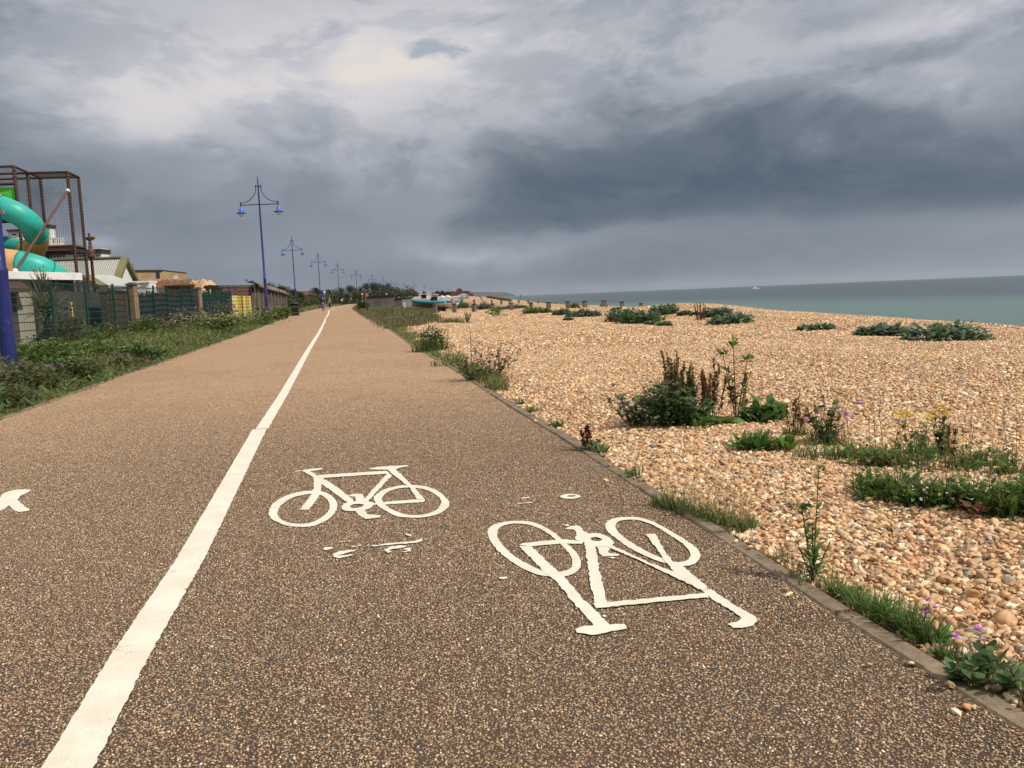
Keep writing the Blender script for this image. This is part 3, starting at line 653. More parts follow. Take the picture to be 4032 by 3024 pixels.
# ------------------------------------------------------------------ loose stones: instances, one mass
def stones(name, pts, m, rmin, rmax, flat=(.55, .85), parent=None, sub=1):
    me = bpy.data.meshes.new(name); me.vertices.add(len(pts)); me.vertices.foreach_set('co', np.asarray(pts, np.float32).ravel()); me.update()
    o = bpy.data.objects.new(name, me); COL.objects.link(o); me.materials.append(m)
    g = bpy.data.node_groups.new(name, 'GeometryNodeTree')
    g.interface.new_socket('Geometry', in_out='INPUT', socket_type='NodeSocketGeometry'); g.interface.new_socket('Geometry', in_out='OUTPUT', socket_type='NodeSocketGeometry')
    N = g.nodes; L = g.links; gi = N.new('NodeGroupInput'); go = N.new('NodeGroupOutput')
    g2i = N.new('GeometryNodeGeometryToInstance')
    for k in range(5):
        ico = N.new('GeometryNodeMeshIcoSphere'); ico.inputs['Radius'].default_value = 1; ico.inputs['Subdivisions'].default_value = sub
        spn = N.new('GeometryNodeSetPosition'); nz = N.new('ShaderNodeTexNoise'); nz.noise_dimensions = '4D'; nz.inputs['Scale'].default_value = 1.05; nz.inputs['W'].default_value = k*3.7; nz.inputs['Detail'].default_value = 1
        pos = N.new('GeometryNodeInputPosition'); L.new(pos.outputs[0], nz.inputs['Vector'])
        sb = N.new('ShaderNodeVectorMath'); sb.operation = 'SUBTRACT'; L.new(nz.outputs['Color'], sb.inputs[0]); sb.inputs[1].default_value = (.5, .5, .5)
        ml = N.new('ShaderNodeVectorMath'); ml.operation = 'SCALE'; L.new(sb.outputs[0], ml.inputs[0]); ml.inputs[3].default_value = 2.8
        L.new(ico.outputs[0], spn.inputs['Geometry']); L.new(ml.outputs[0], spn.inputs['Offset'])
        sm = N.new('GeometryNodeSetShadeSmooth'); L.new(spn.outputs[0], sm.inputs[0])
        mt = N.new('GeometryNodeSetMaterial'); mt.inputs['Material'].default_value = m; L.new(sm.outputs[0], mt.inputs[0])
        L.new(mt.outputs[0], g2i.inputs[0])
    m2p = N.new('GeometryNodeMeshToPoints'); L.new(gi.outputs[0], m2p.inputs[0])
    iop = N.new('GeometryNodeInstanceOnPoints'); L.new(m2p.outputs[0], iop.inputs['Points']); L.new(g2i.outputs[0], iop.inputs['Instance'])
    iop.inputs['Pick Instance'].default_value = True
    ri = N.new('FunctionNodeRandomValue'); ri.data_type = 'INT'; ri.inputs['Min'].default_value = 0; ri.inputs['Max'].default_value = 4
    io = [x for x in ri.outputs if x.enabled and x.type == 'INT'] or [ri.outputs[2]]
    for s_ in ri.inputs:
        if s_.type == 'INT' and s_.name == 'Min': s_.default_value = 0
        if s_.type == 'INT' and s_.name == 'Max': s_.default_value = 4
    L.new(io[0], iop.inputs['Instance Index'])
    rr = N.new('FunctionNodeRandomValue'); rr.data_type = 'FLOAT_VECTOR'; rr.inputs[0].default_value = (-.5, -.5, 0); rr.inputs[1].default_value = (.5, .5, 6.283)
    L.new(rr.outputs[0], iop.inputs['Rotation'])
    rs = N.new('FunctionNodeRandomValue'); rs.data_type = 'FLOAT_VECTOR'; rs.inputs[0].default_value = (.75, .5, flat[0]*.75); rs.inputs[1].default_value = (1.25, .95, flat[1]*.8)
    rk = N.new('FunctionNodeRandomValue'); rk.data_type = 'FLOAT'
    pw = N.new('ShaderNodeMath'); pw.operation = 'POWER'; L.new([x for x in rk.outputs if x.type == 'VALUE'][0], pw.inputs[0]); pw.inputs[1].default_value = 2.0
    ma = N.new('ShaderNodeMath'); ma.operation = 'MULTIPLY_ADD'; L.new(pw.outputs[0], ma.inputs[0]); ma.inputs[1].default_value = rmax-rmin; ma.inputs[2].default_value = rmin
    for s_ in rk.inputs:
        if s_.name == 'Seed': s_.default_value = 5
    vs = N.new('ShaderNodeVectorMath'); vs.operation = 'SCALE'; L.new(rs.outputs[0], vs.inputs[0]); L.new(ma.outputs[0], vs.inputs[3]); L.new(vs.outputs[0], iop.inputs['Scale'])
    ra = N.new('FunctionNodeRandomValue'); ra.data_type = 'FLOAT'
    for s_ in ra.inputs:
        if s_.name == 'Seed': s_.default_value = 9
    sa = N.new('GeometryNodeStoreNamedAttribute'); sa.data_type = 'FLOAT'; sa.domain = 'INSTANCE'; sa.inputs['Name'].default_value = 'rnd'
    L.new(iop.outputs[0], sa.inputs['Geometry']); L.new([x for x in ra.outputs if x.type == 'VALUE'][0], sa.inputs['Value'])
    rz = N.new('GeometryNodeRealizeInstances'); L.new(sa.outputs[0], rz.inputs[0]); L.new(rz.outputs[0], go.inputs[0])
    md = o.modifiers.new('scatter', 'NODES'); md.node_group = g
    if parent is not None: o.parent = parent
    return tag(o, kind='stuff')
def jgrid(x0, x1, y0, y1, s):
    nx, ny = int((x1-x0)/s)+1, int((y1-y0)/s)+1
    X, Y = np.meshgrid(x0+np.arange(nx)*s, y0+np.arange(ny)*s); X = X.ravel(); Y = Y.ravel()
    return X + RNG.uniform(-.5, .5, X.shape)*s, Y + RNG.uniform(-.5, .5, Y.shape)*s
def painted(X, Y):
    c = np.zeros(X.shape, bool)
    for p in PAINTED:
        if p[0] == 'ring': c |= inpoly(p[1], X, Y) & ~inpoly(p[2], X, Y)
        else: c |= inpoly(p, X, Y)
    return c
def frustum(X, Y, marg=.5): return (np.abs(X) < .655*Y + marg)
def path_stones(y0, y1, s, keep=1.0):
    X, Y = jgrid(-7, 1.6, y0, y1, s)
    k = frustum(X, Y, .8) & (X > xl(Y)+.02) & (X < xr(Y)-.005)
    if keep is not 1.0: k &= RNG.random(X.shape) < (keep(Y) if callable(keep) else keep)
    X, Y = X[k], Y[k]; pm = painted(X, Y) & (RNG.random(X.shape) > .06)
    X, Y = X[~pm], Y[~pm]
    return np.stack([X, Y, np.zeros_like(X)+.0002], 1)
STONE_LITE = False
pp = np.concatenate([path_stones(1.0, 6, .0088, lambda y: .97*(1-sstep(3.6, 6, y))), path_stones(3.6, 11, .0118, lambda y: .95*sstep(3.6, 6, y)*(1-sstep(6.5, 11, y)))])
stones('path_chippings', pp, M['pst'], .0021, .0047)

def shingle_pts(y0, y1, s, sink=.3, r=.015):
    X, Y = jgrid(-9, 14, y0, y1, s)
    cr = lerp_tab(T_CREST, Y)
    k = frustum(X, Y, 1.5) & (X > xr(Y)+.095) & (X < cr+2.5)
    # thin out under the turf
    vm = vegmask(X, Y); k &= RNG.random(X.shape) > vm*.85
    X, Y = X[k], Y[k]
    return np.stack([X, Y, Z(X, Y)-.012 + RNG.uniform(-.2, .75, X.shape)*r], 1)
stones('beach_pebbles', shingle_pts(.8, 6.5, .0192, r=.012), M['peb'], .0072, .0225, (.6, .9), sub=2)
stones('beach_pebbles', shingle_pts(6.5, 16, .028, r=.014), M['peb'], .0098, .028, (.6, .9))
stones('beach_pebbles', shingle_pts(16, 36, .060, r=.024), M['peb'], .021, .046, (.55, .85))
stones('beach_pebbles', shingle_pts(36, 64, .11, r=.035), M['peb'], .034, .070, (.5, .8))
# a few pebbles kicked onto the kerb and the path edge
n = 50; Y = 1.9+9*RNG.random(n)**1.5; X = xr(Y)+.07-.22*RNG.random(n)**2.2
stones('stray_pebbles', np.stack([X, Y, np.where(X > xr(Y), .016, .007)], 1), M['peb'], .006, .016, sub=2)
n = 420; X = RNG.uniform(-1, 6, n); Y = RNG.uniform(1.5, 11, n); k = (X > xr(Y)+.14) & frustum(X, Y); X, Y = X[k], Y[k]
stones('large_pebbles', np.stack([X, Y, Z(X, Y)+.004], 1), M['peb'], .022, .038, (.5, .75), sub=2)

# ------------------------------------------------------------------ plants
U = RNG.uniform
GR = [(.070, .088, .024), (.100, .108, .034), (.14, .13, .055), (.058, .082, .022)]
def pick(cols, n): return np.array(cols)[RNG.integers(0, len(cols), n)]
def tuft(v, x, y, r, n, h, cols=GR, w=.006, lean=.5, z=None):
    a = U(0, 6.283, n); rr = r*np.sqrt(U(0, 1, n)); X, Y = x+rr*np.cos(a), y+rr*np.sin(a)
    v.add(np.stack([X, Y, Z(X, Y)-.02], 1), U(0, 6.283, n), U(1.0, 1.5, n), -U(.1, lean*2.2, n), h*U(.45, 1.1, n), w*U(.7, 1.3, n), GRASS, pick(cols, n), .2, 1.1)
def rosette(v, x, y, n, L, W, col, r=.04, e=(.2, 1.2), bend=(.2, 1.1)):
    a = U(0, 6.283, n); X, Y = x+r*np.cos(a)*U(0, 1, n), y+r*np.sin(a)*U(0, 1, n)
    v.add(np.stack([X, Y, Z(X, Y)-.01], 1), a, U(*e, n), -U(*bend, n), L*U(.6, 1.15, n), W*U(.7, 1.2, n), LEAF, col, .2, 1.05, U(-.4, .4, n))
def leaves_in(v, c, rad, n, L, W, cols, shell=.0, prof=LEAF, flat=0.0, lump=.25):
    """leaf cards through a lumpy ellipsoid standing on its base"""
    d = RNG.normal(size=(n, 3)); d /= np.linalg.norm(d, axis=1)[:, None]
    k = RNG.normal(size=(4, 3)); lum = 1 + lump*np.sum(np.sin(d @ k.T*2.2 + np.arange(4)), 1)/2
    r = (shell + (1-shell)*U(0, 1, n)**.5)*lum
    P = np.array(c) + d*np.array(rad)*r[:, None]
    az = np.arctan2(d[:, 1], d[:, 0]) + U(-.9, .9, n)
    v.add(P, az, U(-.2, 1.1, n)*(1-flat), -U(.1, .9, n), L*U(.6, 1.2, n), W*U(.6, 1.2, n), prof, pick(cols, n), .22, 1.05, U(-.7, .7, n))
def stems(v, base, tips, w, col):
    base = np.asarray(base, float); tips = np.asarray(tips, float); d = tips-base; L = np.linalg.norm(d, axis=1)
    az = np.arctan2(d[:, 1], d[:, 0]); e = np.arcsin(np.clip(d[:, 2]/L, -1, 1))
    v.add(base, az, e, 0.0, L, w, STEM, col, .2); v.add(base, az, e, 0.0, L, w, STEM, col, .2, 1.0, math.pi/2)
def flowers(v, P, r, col, n5=5):
    r = r*1.25
    P = np.asarray(P, float)
    for k in range(n5):
        n = len(P); v.add(P, U(-.2, .2, n)+k*2*math.pi/n5, U(.1, .8, n), -U(0, .6, n), r*U(.8, 1.2, n), r*.75, OVAL, col, .2, 1.1)
PURPLE = (.34, .085, .40); PINK = (.48, .16, .50)
def plant(name, label, cat, group=None, loc=(0, 0, 0)): return tag(empty(name, loc), label, cat, group)
def child(v, name, root, m='leaf'):
    o = v.build(name, M[m]); o.parent = root; o.matrix_parent_inverse = Matrix.Translation(-Vector(root.location)); return o

# --- sea kale on the shingle -------------------------------------------------
KALE = [(.070, .105, .074), (.092, .13, .096), (.052, .08, .052), (.14, .175, .14), (.072, .108, .055)]
KALEG = [(.060, .095, .030), (.075, .11, .04), (.05, .085, .045), (.055, .09, .06)]
def kale(name, label, px0, px1, ytop, ybot, group='sea kale clumps on the shingle', cols=KALE, den=1.0, cat='plant', leafL=.12):
    X, Y, z = ground((px0+px1)/2, ybot); rx = (px1-px0)/2*Y/F; h = (ybot-ytop)*Y/F*1.12+.04; Y += rx*.45; z = zf(X, Y)
    ro = plant(name, label, cat, group, (X, Y, z))
    v = Veg(); ss = Veg(); k = max(2, int(round(rx/.28)))
    for i in range(k):
        f = (i+.5)/k*2-1; hx = h*(1-.45*abs(f)**1.5)*U(.75, 1.05); cx_ = X+f*rx*.78; cy_ = Y+U(-.25, .25)*rx*.6
        n = int(260*den*(1+rx*.4)); rr = rx/k*1.5
        d = RNG.normal(size=(n, 3)); d /= np.linalg.norm(d, axis=1)[:, None]; d[:, 2] = np.abs(d[:, 2])
        q = U(.45, 1, n)[:, None]; Pp = np.array([cx_, cy_, zf(cx_, cy_)]) + d*q*np.array([rr, rr*1.1, max(.05, hx-.07)])
        v.add(Pp, np.arctan2(d[:, 1], d[:, 0])+U(-.8, .8, n), U(-.1, 1.1, n), -U(.2, 1.1, n), leafL*U(.6, 1.2, n), leafL*.75*U(.6, 1.2, n), (.3, 1.0, 1.0, .35), pick(cols, n), .2, 1.25, U(-.6, .6, n))
        m = 10; b0 = np.stack([np.full(m, cx_)+U(-.06, .06, m), np.full(m, cy_)+U(-.06, .06, m), np.full(m, zf(cx_, cy_)-.02)], 1)
        stems(ss, b0, Pp[:m], .012, (.10, .12, .06))
    child(v, 'foliage', ro); child(ss, 'stem', ro)
    return ro
for a in [('sea_kale', 'small grey green kale clump alone halfway down the beach', 3166, 3278, 1271, 1301), ('sea_kale', 'ragged kale clump between the small clump and the widest right hand clump', 3399, 3583, 1266, 1323),
          ('sea_kale', 'widest dark kale clump nearest the sea on the right', 3604, 3900, 1268, 1341), ('sea_kale', 'kale clump just behind the large kale right of the red stalks', 2778, 2890, 1203, 1248),
          ('sea_kale', 'large blue green kale in front right of the red stalks', 2808, 2967, 1226, 1276), ('sea_kale', 'tiny kale sprig just left of the red stalks', 2727, 2752, 1226, 1243),
          ('sea_kale', 'small round kale right behind the biggest mixed bush', 2674, 2718, 1222, 1242), ('sea_kale', 'tall dark kale on the hump at the right of the bush group', 2567, 2672, 1188, 1240),
          ('sea_kale', 'grey kale leaning against the left of the biggest bush', 2393, 2500, 1204, 1267), ('sea_kale', 'low kale sprout lying at the foot of the biggest bush', 2549, 2585, 1268, 1281),
          ('sea_kale', 'lone low kale sprout right of the biggest bush foot', 2594, 2640, 1270, 1285), ('sea_kale', 'blue green kale clump right half of the pair below two posts', 2231, 2372, 1209, 1250),
          ('sea_kale', 'darker kale clump left half of the pair below two posts', 2179, 2246, 1206, 1242), ('sea_kale', 'broad kale mass behind the first timber posts', 1865, 1948, 1183, 1218),
          ('sea_kale', 'low kale between the fourth and fifth timber posts', 1948, 1990, 1203, 1222), ('sea_kale', 'long kale clump behind the fifth timber post', 1985, 2082, 1194, 1217), ('sea_kale', 'dark kale mass behind the white dinghy', 1770, 1850, 1176, 1215),
          ('sea_kale', 'tiny grey kale seedling on bare shingle under the pair', 2225, 2252, 1253, 1263)]: kale(*a)
kale('beach_bush', 'biggest mixed green bush in the middle of the shingle', 2446, 2615, 1203, 1276, 'low green bushes on the shingle', KALEG, 1.6, 'shrub', .11)
kale('beach_bush', 'low yellow green bush in front of the capped posts', 2057, 2175, 1203, 1235, 'low green bushes on the shingle', [(.085, .115, .03), (.07, .10, .03), (.11, .13, .045)], 1.5, 'shrub', .10)
kale('beach_bush', 'feathery yellow green bush beside a post right of centre', 2238, 2282, 1186, 1214, 'low green bushes on the shingle', [(.10, .12, .035), (.12, .135, .05)], 1.2, 'shrub', .09)
kale('beach_bush', 'small pale bush left of the eleventh post', 2408, 2450, 1203, 1222, 'low green bushes on the shingle', [(.10, .11, .04), (.08, .10, .035)], 1.0, 'shrub', .08)
def stalks(label, px0, px1, ytop, ybot, n, col, spread=.5):
    X, Y, z = ground((px0+px1)/2, ybot); h = (ybot-ytop)*Y/F; w = (px1-px0)/2*Y/F
    ro = plant('dead_stalk', label, 'plant', 'dry seed stalks on the shingle', (X, Y, z)); v = Veg(); s = Veg()
    b = np.stack([X+U(-.35, .35, n)*w, Y+U(-.3, .3, n)*w, np.full(n, z-.02)], 1); tp = b.copy(); tp[:, 0] += (b[:, 0]-X)*1.3+U(-.2, .2, n)*w; tp[:, 1] += U(-.3, .3, n)*w; tp[:, 2] = z+h*U(.65, 1.0, n)
    stems(s, b, tp, .014, col)
    for i in range(n):
        m = 46; f = U(.15, 1, m)[:, None]; P = b[i]+(tp[i]-b[i])*f
        v.add(P, U(0, 6.28, m), U(.2, 1.4, m), 0, .045*U(.5, 1.2, m), .022, OVAL, col, .35)
    m = 60; P = np.stack([X+U(-.8, .8, m)*w, Y+U(-.5, .5, m)*w, np.full(m, z+.02)], 1); v.add(P, U(0, 6.28, m), U(0, .8, m), -.3, .10, .02, LEAF, col, .4)
    child(s, 'stem', ro); child(v, 'seed_head', ro)
stalks('red brown dry stalks standing between the kale clumps', 2728, 2785, 1190, 1262, 12, (.105, .045, .030))
stalks('grey brown dry stalks on bare shingle in front of the third post', 1808, 1873, 1224, 1273, 11, (.090, .070, .052))

# --- general weeds -----------------------------------------------------------
def dock(v, s, x, y, h, n, col=(.105, .048, .024), spread=.25, sw=.006, dens=70):
    for i in range(n):
        bx, by = x+U(-.06, .06), y+U(-.06, .06); b = np.array([[bx, by, zf(bx, by)-.01]]); tp = b + np.array([[U(-spread, spread)*h, U(-spread, spread)*h, h*U(.7, 1.05)]])
        stems(s, b, tp, sw, (.085, .06, .03)); m = dens; f = U(.32, 1, m); P = b+(tp-b)*f[:, None] + RNG.normal(size=(m, 3))*.010*(1.25-f)[:, None]
        v.add(P, U(0, 6.28, m), U(-.2, 1.3, m), 0, .024*U(.5, 1.3, m), .013*U(.6, 1.3, m), OVAL, col, .4)
def mallow(v, s, fl, x, y, h, n, nf, col=(.06, .085, .03), spread=.5, r=.016, fcol=PINK, w=.005):
    bx = x+U(-.1, .1, n)*spread; by = y+U(-.1, .1, n)*spread; b = np.stack([bx, by, Z(bx, by)-.01], 1)
    tp = b + np.stack([U(-spread, spread, n)*h, U(-spread, spread, n)*h, h*U(.5, 1.05, n)], 1); stems(s, b, tp, w, (.07, .075, .035))
    m = n*9; i = RNG.integers(0, n, m); f = U(.1, .95, m)[:, None]; P = b[i]+(tp[i]-b[i])*f
    v.add(P, U(0, 6.28, m), U(-.1, 1.0, m), -U(.1, .7, m), .055*U(.5, 1.2, m), .032*U(.6, 1.2, m), LEAF, col, .25, 1.05, U(-.5, .5, m))
    if nf:
        i = RNG.integers(0, n, nf); f = U(.55, 1.03, nf)[:, None]; flowers(fl, b[i]+(tp[i]-b[i])*f + RNG.normal(size=(nf, 3))*.012, r, fcol)
def finish(ro, **parts):
    for nm, (v, m) in parts.items():
        if v.C: child(v, nm, ro, m)
def weed(name, label, cat, px, py, fn, group=None):
    x, y, z = ground(px, py); ro = plant(name, label, cat, group, (x, y, z)); v, s, fl = Veg(), Veg(), Veg(); fn(v, s, fl, x, y, y/F)
    finish(ro, foliage=(v, 'leaf'), stem=(s, 'leaf'), blossom=(fl, 'petal')); return ro
GRN = [(.050, .085, .022), (.065, .105, .030), (.042, .072, .020), (.08, .12, .035)]
# the big group in the middle of the shingle
def f_(v, s, fl, x, y, k):
    mallow(v, s, fl, x-.08, y, .38, 90, 15, (.055, .088, .036), .55, .020); mallow(v, s, fl, x-.34, y+.05, .30, 22, 9, (.06, .085, .04), .7, .018)
    leaves_in(v, (x-.05, y+.02, zf(x, y)+.09), (.34, .20, .16), 1200, .046, .024, [(.055, .10, .036), (.07, .115, .043), (.09, .135, .065)])
    rosette(v, x+.10, y-.10, 26, .15, .035, (.06, .11, .025), .10)
weed('mallow_bush', 'biggest leafy mallow bush with pink flowers amid the shingle', 'plant', 2680, 1672, f_)
def f_(v, s, fl, x, y, k): dock(v, s, x-.15, y+.10, .54, 17, (.14, .105, .045), .22, .005, 130); dock(v, s, x+.12, y+.08, .47, 13, (.165, .088, .042), .16, .005, 110); dock(v, s, x-.02, y+.10, .40, 12, (.10, .095, .04), .2, .005, 110); rosette(v, x, y, 24, .20, .05, (.05, .085, .03))
weed('dock_plant', 'tall rusty brown dock spikes rising behind the big mallow bush', 'plant', 2745, 1668, f_)
def f_(v, s, fl, x, y, k):
    b = np.array([[x, y, zf(x, y)]]); tops = np.array([[x-.02, y, .62], [x-.10, y, .55], [x+.09, y, .50], [x+.13, y+.05, .40]])
    stems(s, np.repeat(b, 4, 0), tops, .010, (.07, .085, .03)); dock(v, s, x+.03, y+.02, .42, 4, (.08, .05, .03), .12)
    for i, tpp in enumerate(tops[:3]): leaves_in(v, tpp, (.035, .035, .035), 34, .038, .024, [(.065, .115, .035), (.09, .15, .05)])
    for f in (.3, .45, .6, .75): 
        for j in range(3): P = b[0]+(tops[j]-b[0])*f; rosette_at = P[None]; v.add(np.repeat(rosette_at, 4, 0), U(0, 6.28, 4), U(.1, .7, 4), -U(.3, .8, 4), .075*U(.6, 1.1, 4), .045, LEAF, (.065, .105, .03), .2)
    rosette(v, x-.12, y-.06, 9, .17, .13, (.10, .17, .045), .03, (.3, .9)); rosette(v, x+.16, y, 14, .15, .10, (.055, .11, .03), .06)
weed('leafy_weed', 'tall upright weed with pale green broad leaves beside the dock spikes', 'plant', 2900, 1662, f_)
def f_(v, s, fl, x, y, k): leaves_in(v, (x+.02, y, zf(x, y)+.05), (.15, .12, .10), 190, .09, .05, [(.045, .095, .022), (.055, .11, .03)])
weed('leafy_weed', 'low round dark leafy clump right of the tall pale weed', 'plant', 3000, 1655, f_)
def f_(v, s, fl, x, y, k):
    for i in range(5): rosette(v, x+U(-.2, .2), y+U(-.08, .08), 24, .14, .034, (.06, .115, .026), .05, (.5, 1.35), (.2, .9))
weed('leafy_weed', 'low tongue leaved green clump in front of the dock group', 'plant', 3015, 1766, f_)
def f_(v, s, fl, x, y, k): dock(v, s, x, y, .27, 6, (.09, .058, .03), .16, .005, 55); rosette(v, x, y, 16, .09, .03, (.06, .09, .03)); tuft(v, x, y, .08, 60, .16)
weed('dock_plant', 'single short brown dock left of the purple flowered weed', 'plant', 3130, 1712, f_)
def f_(v, s, fl, x, y, k):
    mallow(v, s, fl, x, y, .30, 20, 0, (.06, .08, .035), .45); P = np.array([[x+a, y, b] for a, b in ((.21, .27), (.22, .25), (.20, .25), (-.05, .20), (.12, .19), (.13, .175), (-.13, .16), (-.09, .12), (.06, .07), (.08, .05), (.09, .11), (.05, .17))]); P[:, 2] += zf(x, y)
    flowers(fl, P, .024, PINK); tuft(v, x, y, .14, 130, .2, GRN)
weed('mallow_plant', 'thin stemmed weed with bright purple flowers right of the dock group', 'plant', 3255, 1748, f_)
def f_(v, s, fl, x, y, k): 
    for i in range(4): tuft(v, x+(i-1.5)*.09, y+U(-.04, .04), .09, 48, .15, GRN); 
    rosette(v, x+.22, y-.05, 18, .10, .04, (.06, .12, .03))
weed('grass_tuft', 'wide low grass tuft below the purple flowered weed', 'grass', 3270, 1800, f_, 'grass tufts on the shingle')
def f_(v, s, fl, x, y, k):
    for i in range(3): rosette(v, x+(i-1)*.07, y+U(-.03, .03), 14, .10, .03, (.06, .12, .03), .04)
weed('leafy_weed', 'small bright leafy sprout left of the yellow ragwort', 'plant', 3345, 1800, f_)
# ragwort and the long leafy bed on the right
def f_(v, s, fl, x, y, k):
    n = 26; bx, by = x+U(-.14, .14, n), y+U(-.08, .08, n); b = np.stack([bx, by, Z(bx, by)-.01], 1); tp = b+np.stack([U(-.08, .08, n), U(-.05, .05, n), U(.14, .30, n)], 1)
    stems(s, b, tp, .004, (.07, .09, .03)); m = 300; i = RNG.integers(0, n, m); P = b[i]+(tp[i]-b[i])*U(.05, .9, m)[:, None]; v.add(P, U(0, 6.28, m), U(0, 1, m), -.4, .05*U(.5, 1.2, m), .018, LEAF, pick(GRN, m), .2)
    top = tp[np.argsort(-tp[:, 2])[:9]]; P = np.repeat(top, 12, 0)+RNG.normal(size=(108, 3))*np.array([.022, .018, .005]); P[:, 2] = np.maximum(P[:, 2], zf(x, y)+.24)
    flowers(fl, P, .010, (.62, .47, .02)); P = np.stack([x+U(-.3, .4, 26), y+U(-.1, .1, 26), zf(x, y)+U(.03, .2, 26)], 1); flowers(fl, P, .010, (.60, .50, .03))
weed('ragwort', 'yellow topped ragwort among the greenery near the right edge', 'plant', 3630, 1790, f_)
def f_(v, s, fl, x, y, k):
    for i in range(11): 
        xx = x-.30+.075*i+U(-.03, .03); yy = y+.12-.03*i+U(-.2, .2); rosette(v, xx, yy, 8, .12, .032, (.06, .108, .028), .05); tuft(v, xx, yy, .09, 45, .17, GRN+GR); leaves_in(v, (xx, yy, zf(xx, yy)+.05), (.08, .1, .06), 34, .04, .02, GRN)
    dock(v, s, x+.10, y-.08, .32, 2, (.12, .06, .02), .06, .005, 60)
weed('leafy_weed', 'loose green weeds around the foot of the ragwort', 'plant', 3640, 1830, f_)
def f_(v, s, fl, x, y, k):
    for i in range(26):
        xx = x-.24+.030*i+U(-.03, .03); yy = y+.34-.022*i+U(-.12, .16); q_ = U(.45, 1.25); rosette(v, xx, yy, 11, .15*q_, .036, (.062, .12, .03), .05, (.4, 1.4), (.1, .9))
        tuft(v, xx, yy, .08, 70, .18*q_, GRN+GR); leaves_in(v, (xx, yy, zf(xx, yy)+.05*q_), (.08, .08, .08*q_), 80, .034, .02, GRN)
    P = np.stack([x+U(-.2, .55, 40), y+U(-.06, .16, 40), zf(x, y)+U(.05, .15, 40)], 1); flowers(fl, P, .006, (.7, .7, .62))
weed('leafy_weed', 'broad bed of lush green weeds cut by the right edge', 'plant', 3800, 2020, f_)
def f_(v, s, fl, x, y, k):
    n = 30; bx, by = x+U(-.45, .5, n), y+U(-.2, .3, n); b = np.stack([bx, by, Z(bx, by)-.01], 1); tp = b+np.stack([U(-.06, .06, n), U(-.05, .05, n), U(.15, .42, n)], 1); stems(s, b, tp, .0032, (.12, .10, .05))
    m = 130; i = RNG.integers(0, n, m); P = b[i]+(tp[i]-b[i])*U(.3, 1, m)[:, None]; v.add(P, U(0, 6.28, m), U(.3, 1.3, m), 0, .02, .006, OVAL, (.13, .11, .05), .3)
weed('dry_grass', 'tall thin dry stems rising over the lush green weeds', 'grass', 3800, 1900, f_)
def f_(v, s, fl, x, y, k): leaves_in(v, (x, y, zf(x, y)+.03), (.05, .03, .025), 26, .045, .03, [(.12, .035, .03), (.16, .06, .045)])
weed('dying_leaf', 'dying dark red leaves at the front of the lush green weeds', 'leaf', 3840, 2035, f_)
# along the kerb
def f_(v, s, fl, x, y, k): dock(v, s, x-.02, y, .215, 4, (.10, .035, .02), .12, .006, 80); leaves_in(v, (x+.01, y, zf(x, y)+.03), (.06, .06, .05), 70, .045, .022, GRN); rosette(v, x+.07, y-.08, 26, .09, .02, (.06, .105, .03), .03, (.6, 1.4))
weed('dock_plant', 'small dark red dock growing against the kerb edge', 'plant', 2325, 1778, f_)
def f_(v, s, fl, x, y, k):
    for i in range(6): xx, yy = x-.16+i*.05, y+.28-i*.085; tuft(v, xx, yy, .055, 120, .115, [(.05, .085, .022), (.065, .10, .03)], .0045); tuft(v, xx+.03, yy, .06, 44, .25, [(.22, .17, .09), (.28, .22, .12)], .0028)
    rosette(v, x+.15, y-.16, 16, .08, .02, (.07, .12, .03), .02)
weed('grass_tuft', 'grass tuft with dry stems leaning over the kerb beside the front wheel symbol', 'grass', 2790, 2050, f_, 'grass tufts on the shingle')
def f_(v, s, fl, x, y, k):
    b = np.array([[x, y, zf(x, y)]]*5); tp = b+np.array([[-.03, .02, .26], [.03, .02, .40], [.0, 0, .20], [.05, -.03, .15], [-.05, .0, .13]]); stems(s, b, tp, .006, (.075, .10, .035))
    for f in np.linspace(.1, 1, 11):
        for j in range(3):
            P = (b[j]+(tp[j]-b[j])*f)[None]; v.add(np.repeat(P, 2, 0), U(0, 6.28, 2), U(.1, .9, 2), -U(.2, .8, 2), .055*(1.25-f)*U(.7, 1.2, 2)+.012, .016, LEAF, (.065, .115, .03), .2)
    leaves_in(v, (x-.03, y+.02, zf(x, y)+.265), (.018, .018, .02), 20, .03, .016, GRN); tuft(v, x, y, .09, 60, .12, [(.14, .11, .06), (.08, .09, .03)], .004)
weed('thistle', 'tall spindly thistle stems growing from the kerb edge', 'plant', 3200, 2288, f_)
def f_(v, s, fl, x, y, k): tuft(v, x, y, .045, 70, .09, [(.07, .085, .03), (.12, .11, .05)], .004); flowers(fl, np.array([[x, y, zf(x, y)+.09]]), .008, (.6, .45, .03))
weed('grass_tuft', 'small grey tuft at the kerb left of the thistle', 'grass', 3065, 2205, f_, 'grass tufts on the shingle')
def f_(v, s, fl, x, y, k):
    for i in range(11): yy = y+.22-i*.042; xx = float(xr(yy))+.125+U(-.015, .03); tuft(v, xx, yy, .035, 95, .085+.05*(i > 4), [(.05, .095, .022), (.065, .12, .03), (.09, .12, .04)], .0045, .8)
    flowers(fl, np.array([[x+.095, y-.14, zf(x, y)+.10], [x+.11, y-.16, zf(x, y)+.085], [x+.08, y-.17, zf(x, y)+.07]]), .011, PURPLE); rosette(v, x+.06, y-.2, 12, .09, .03, (.07, .13, .035), .03)
weed('grass_tuft', 'thick bright grass along the kerb with one purple flower', 'grass', 3440, 2430, f_, 'grass tufts on the shingle')
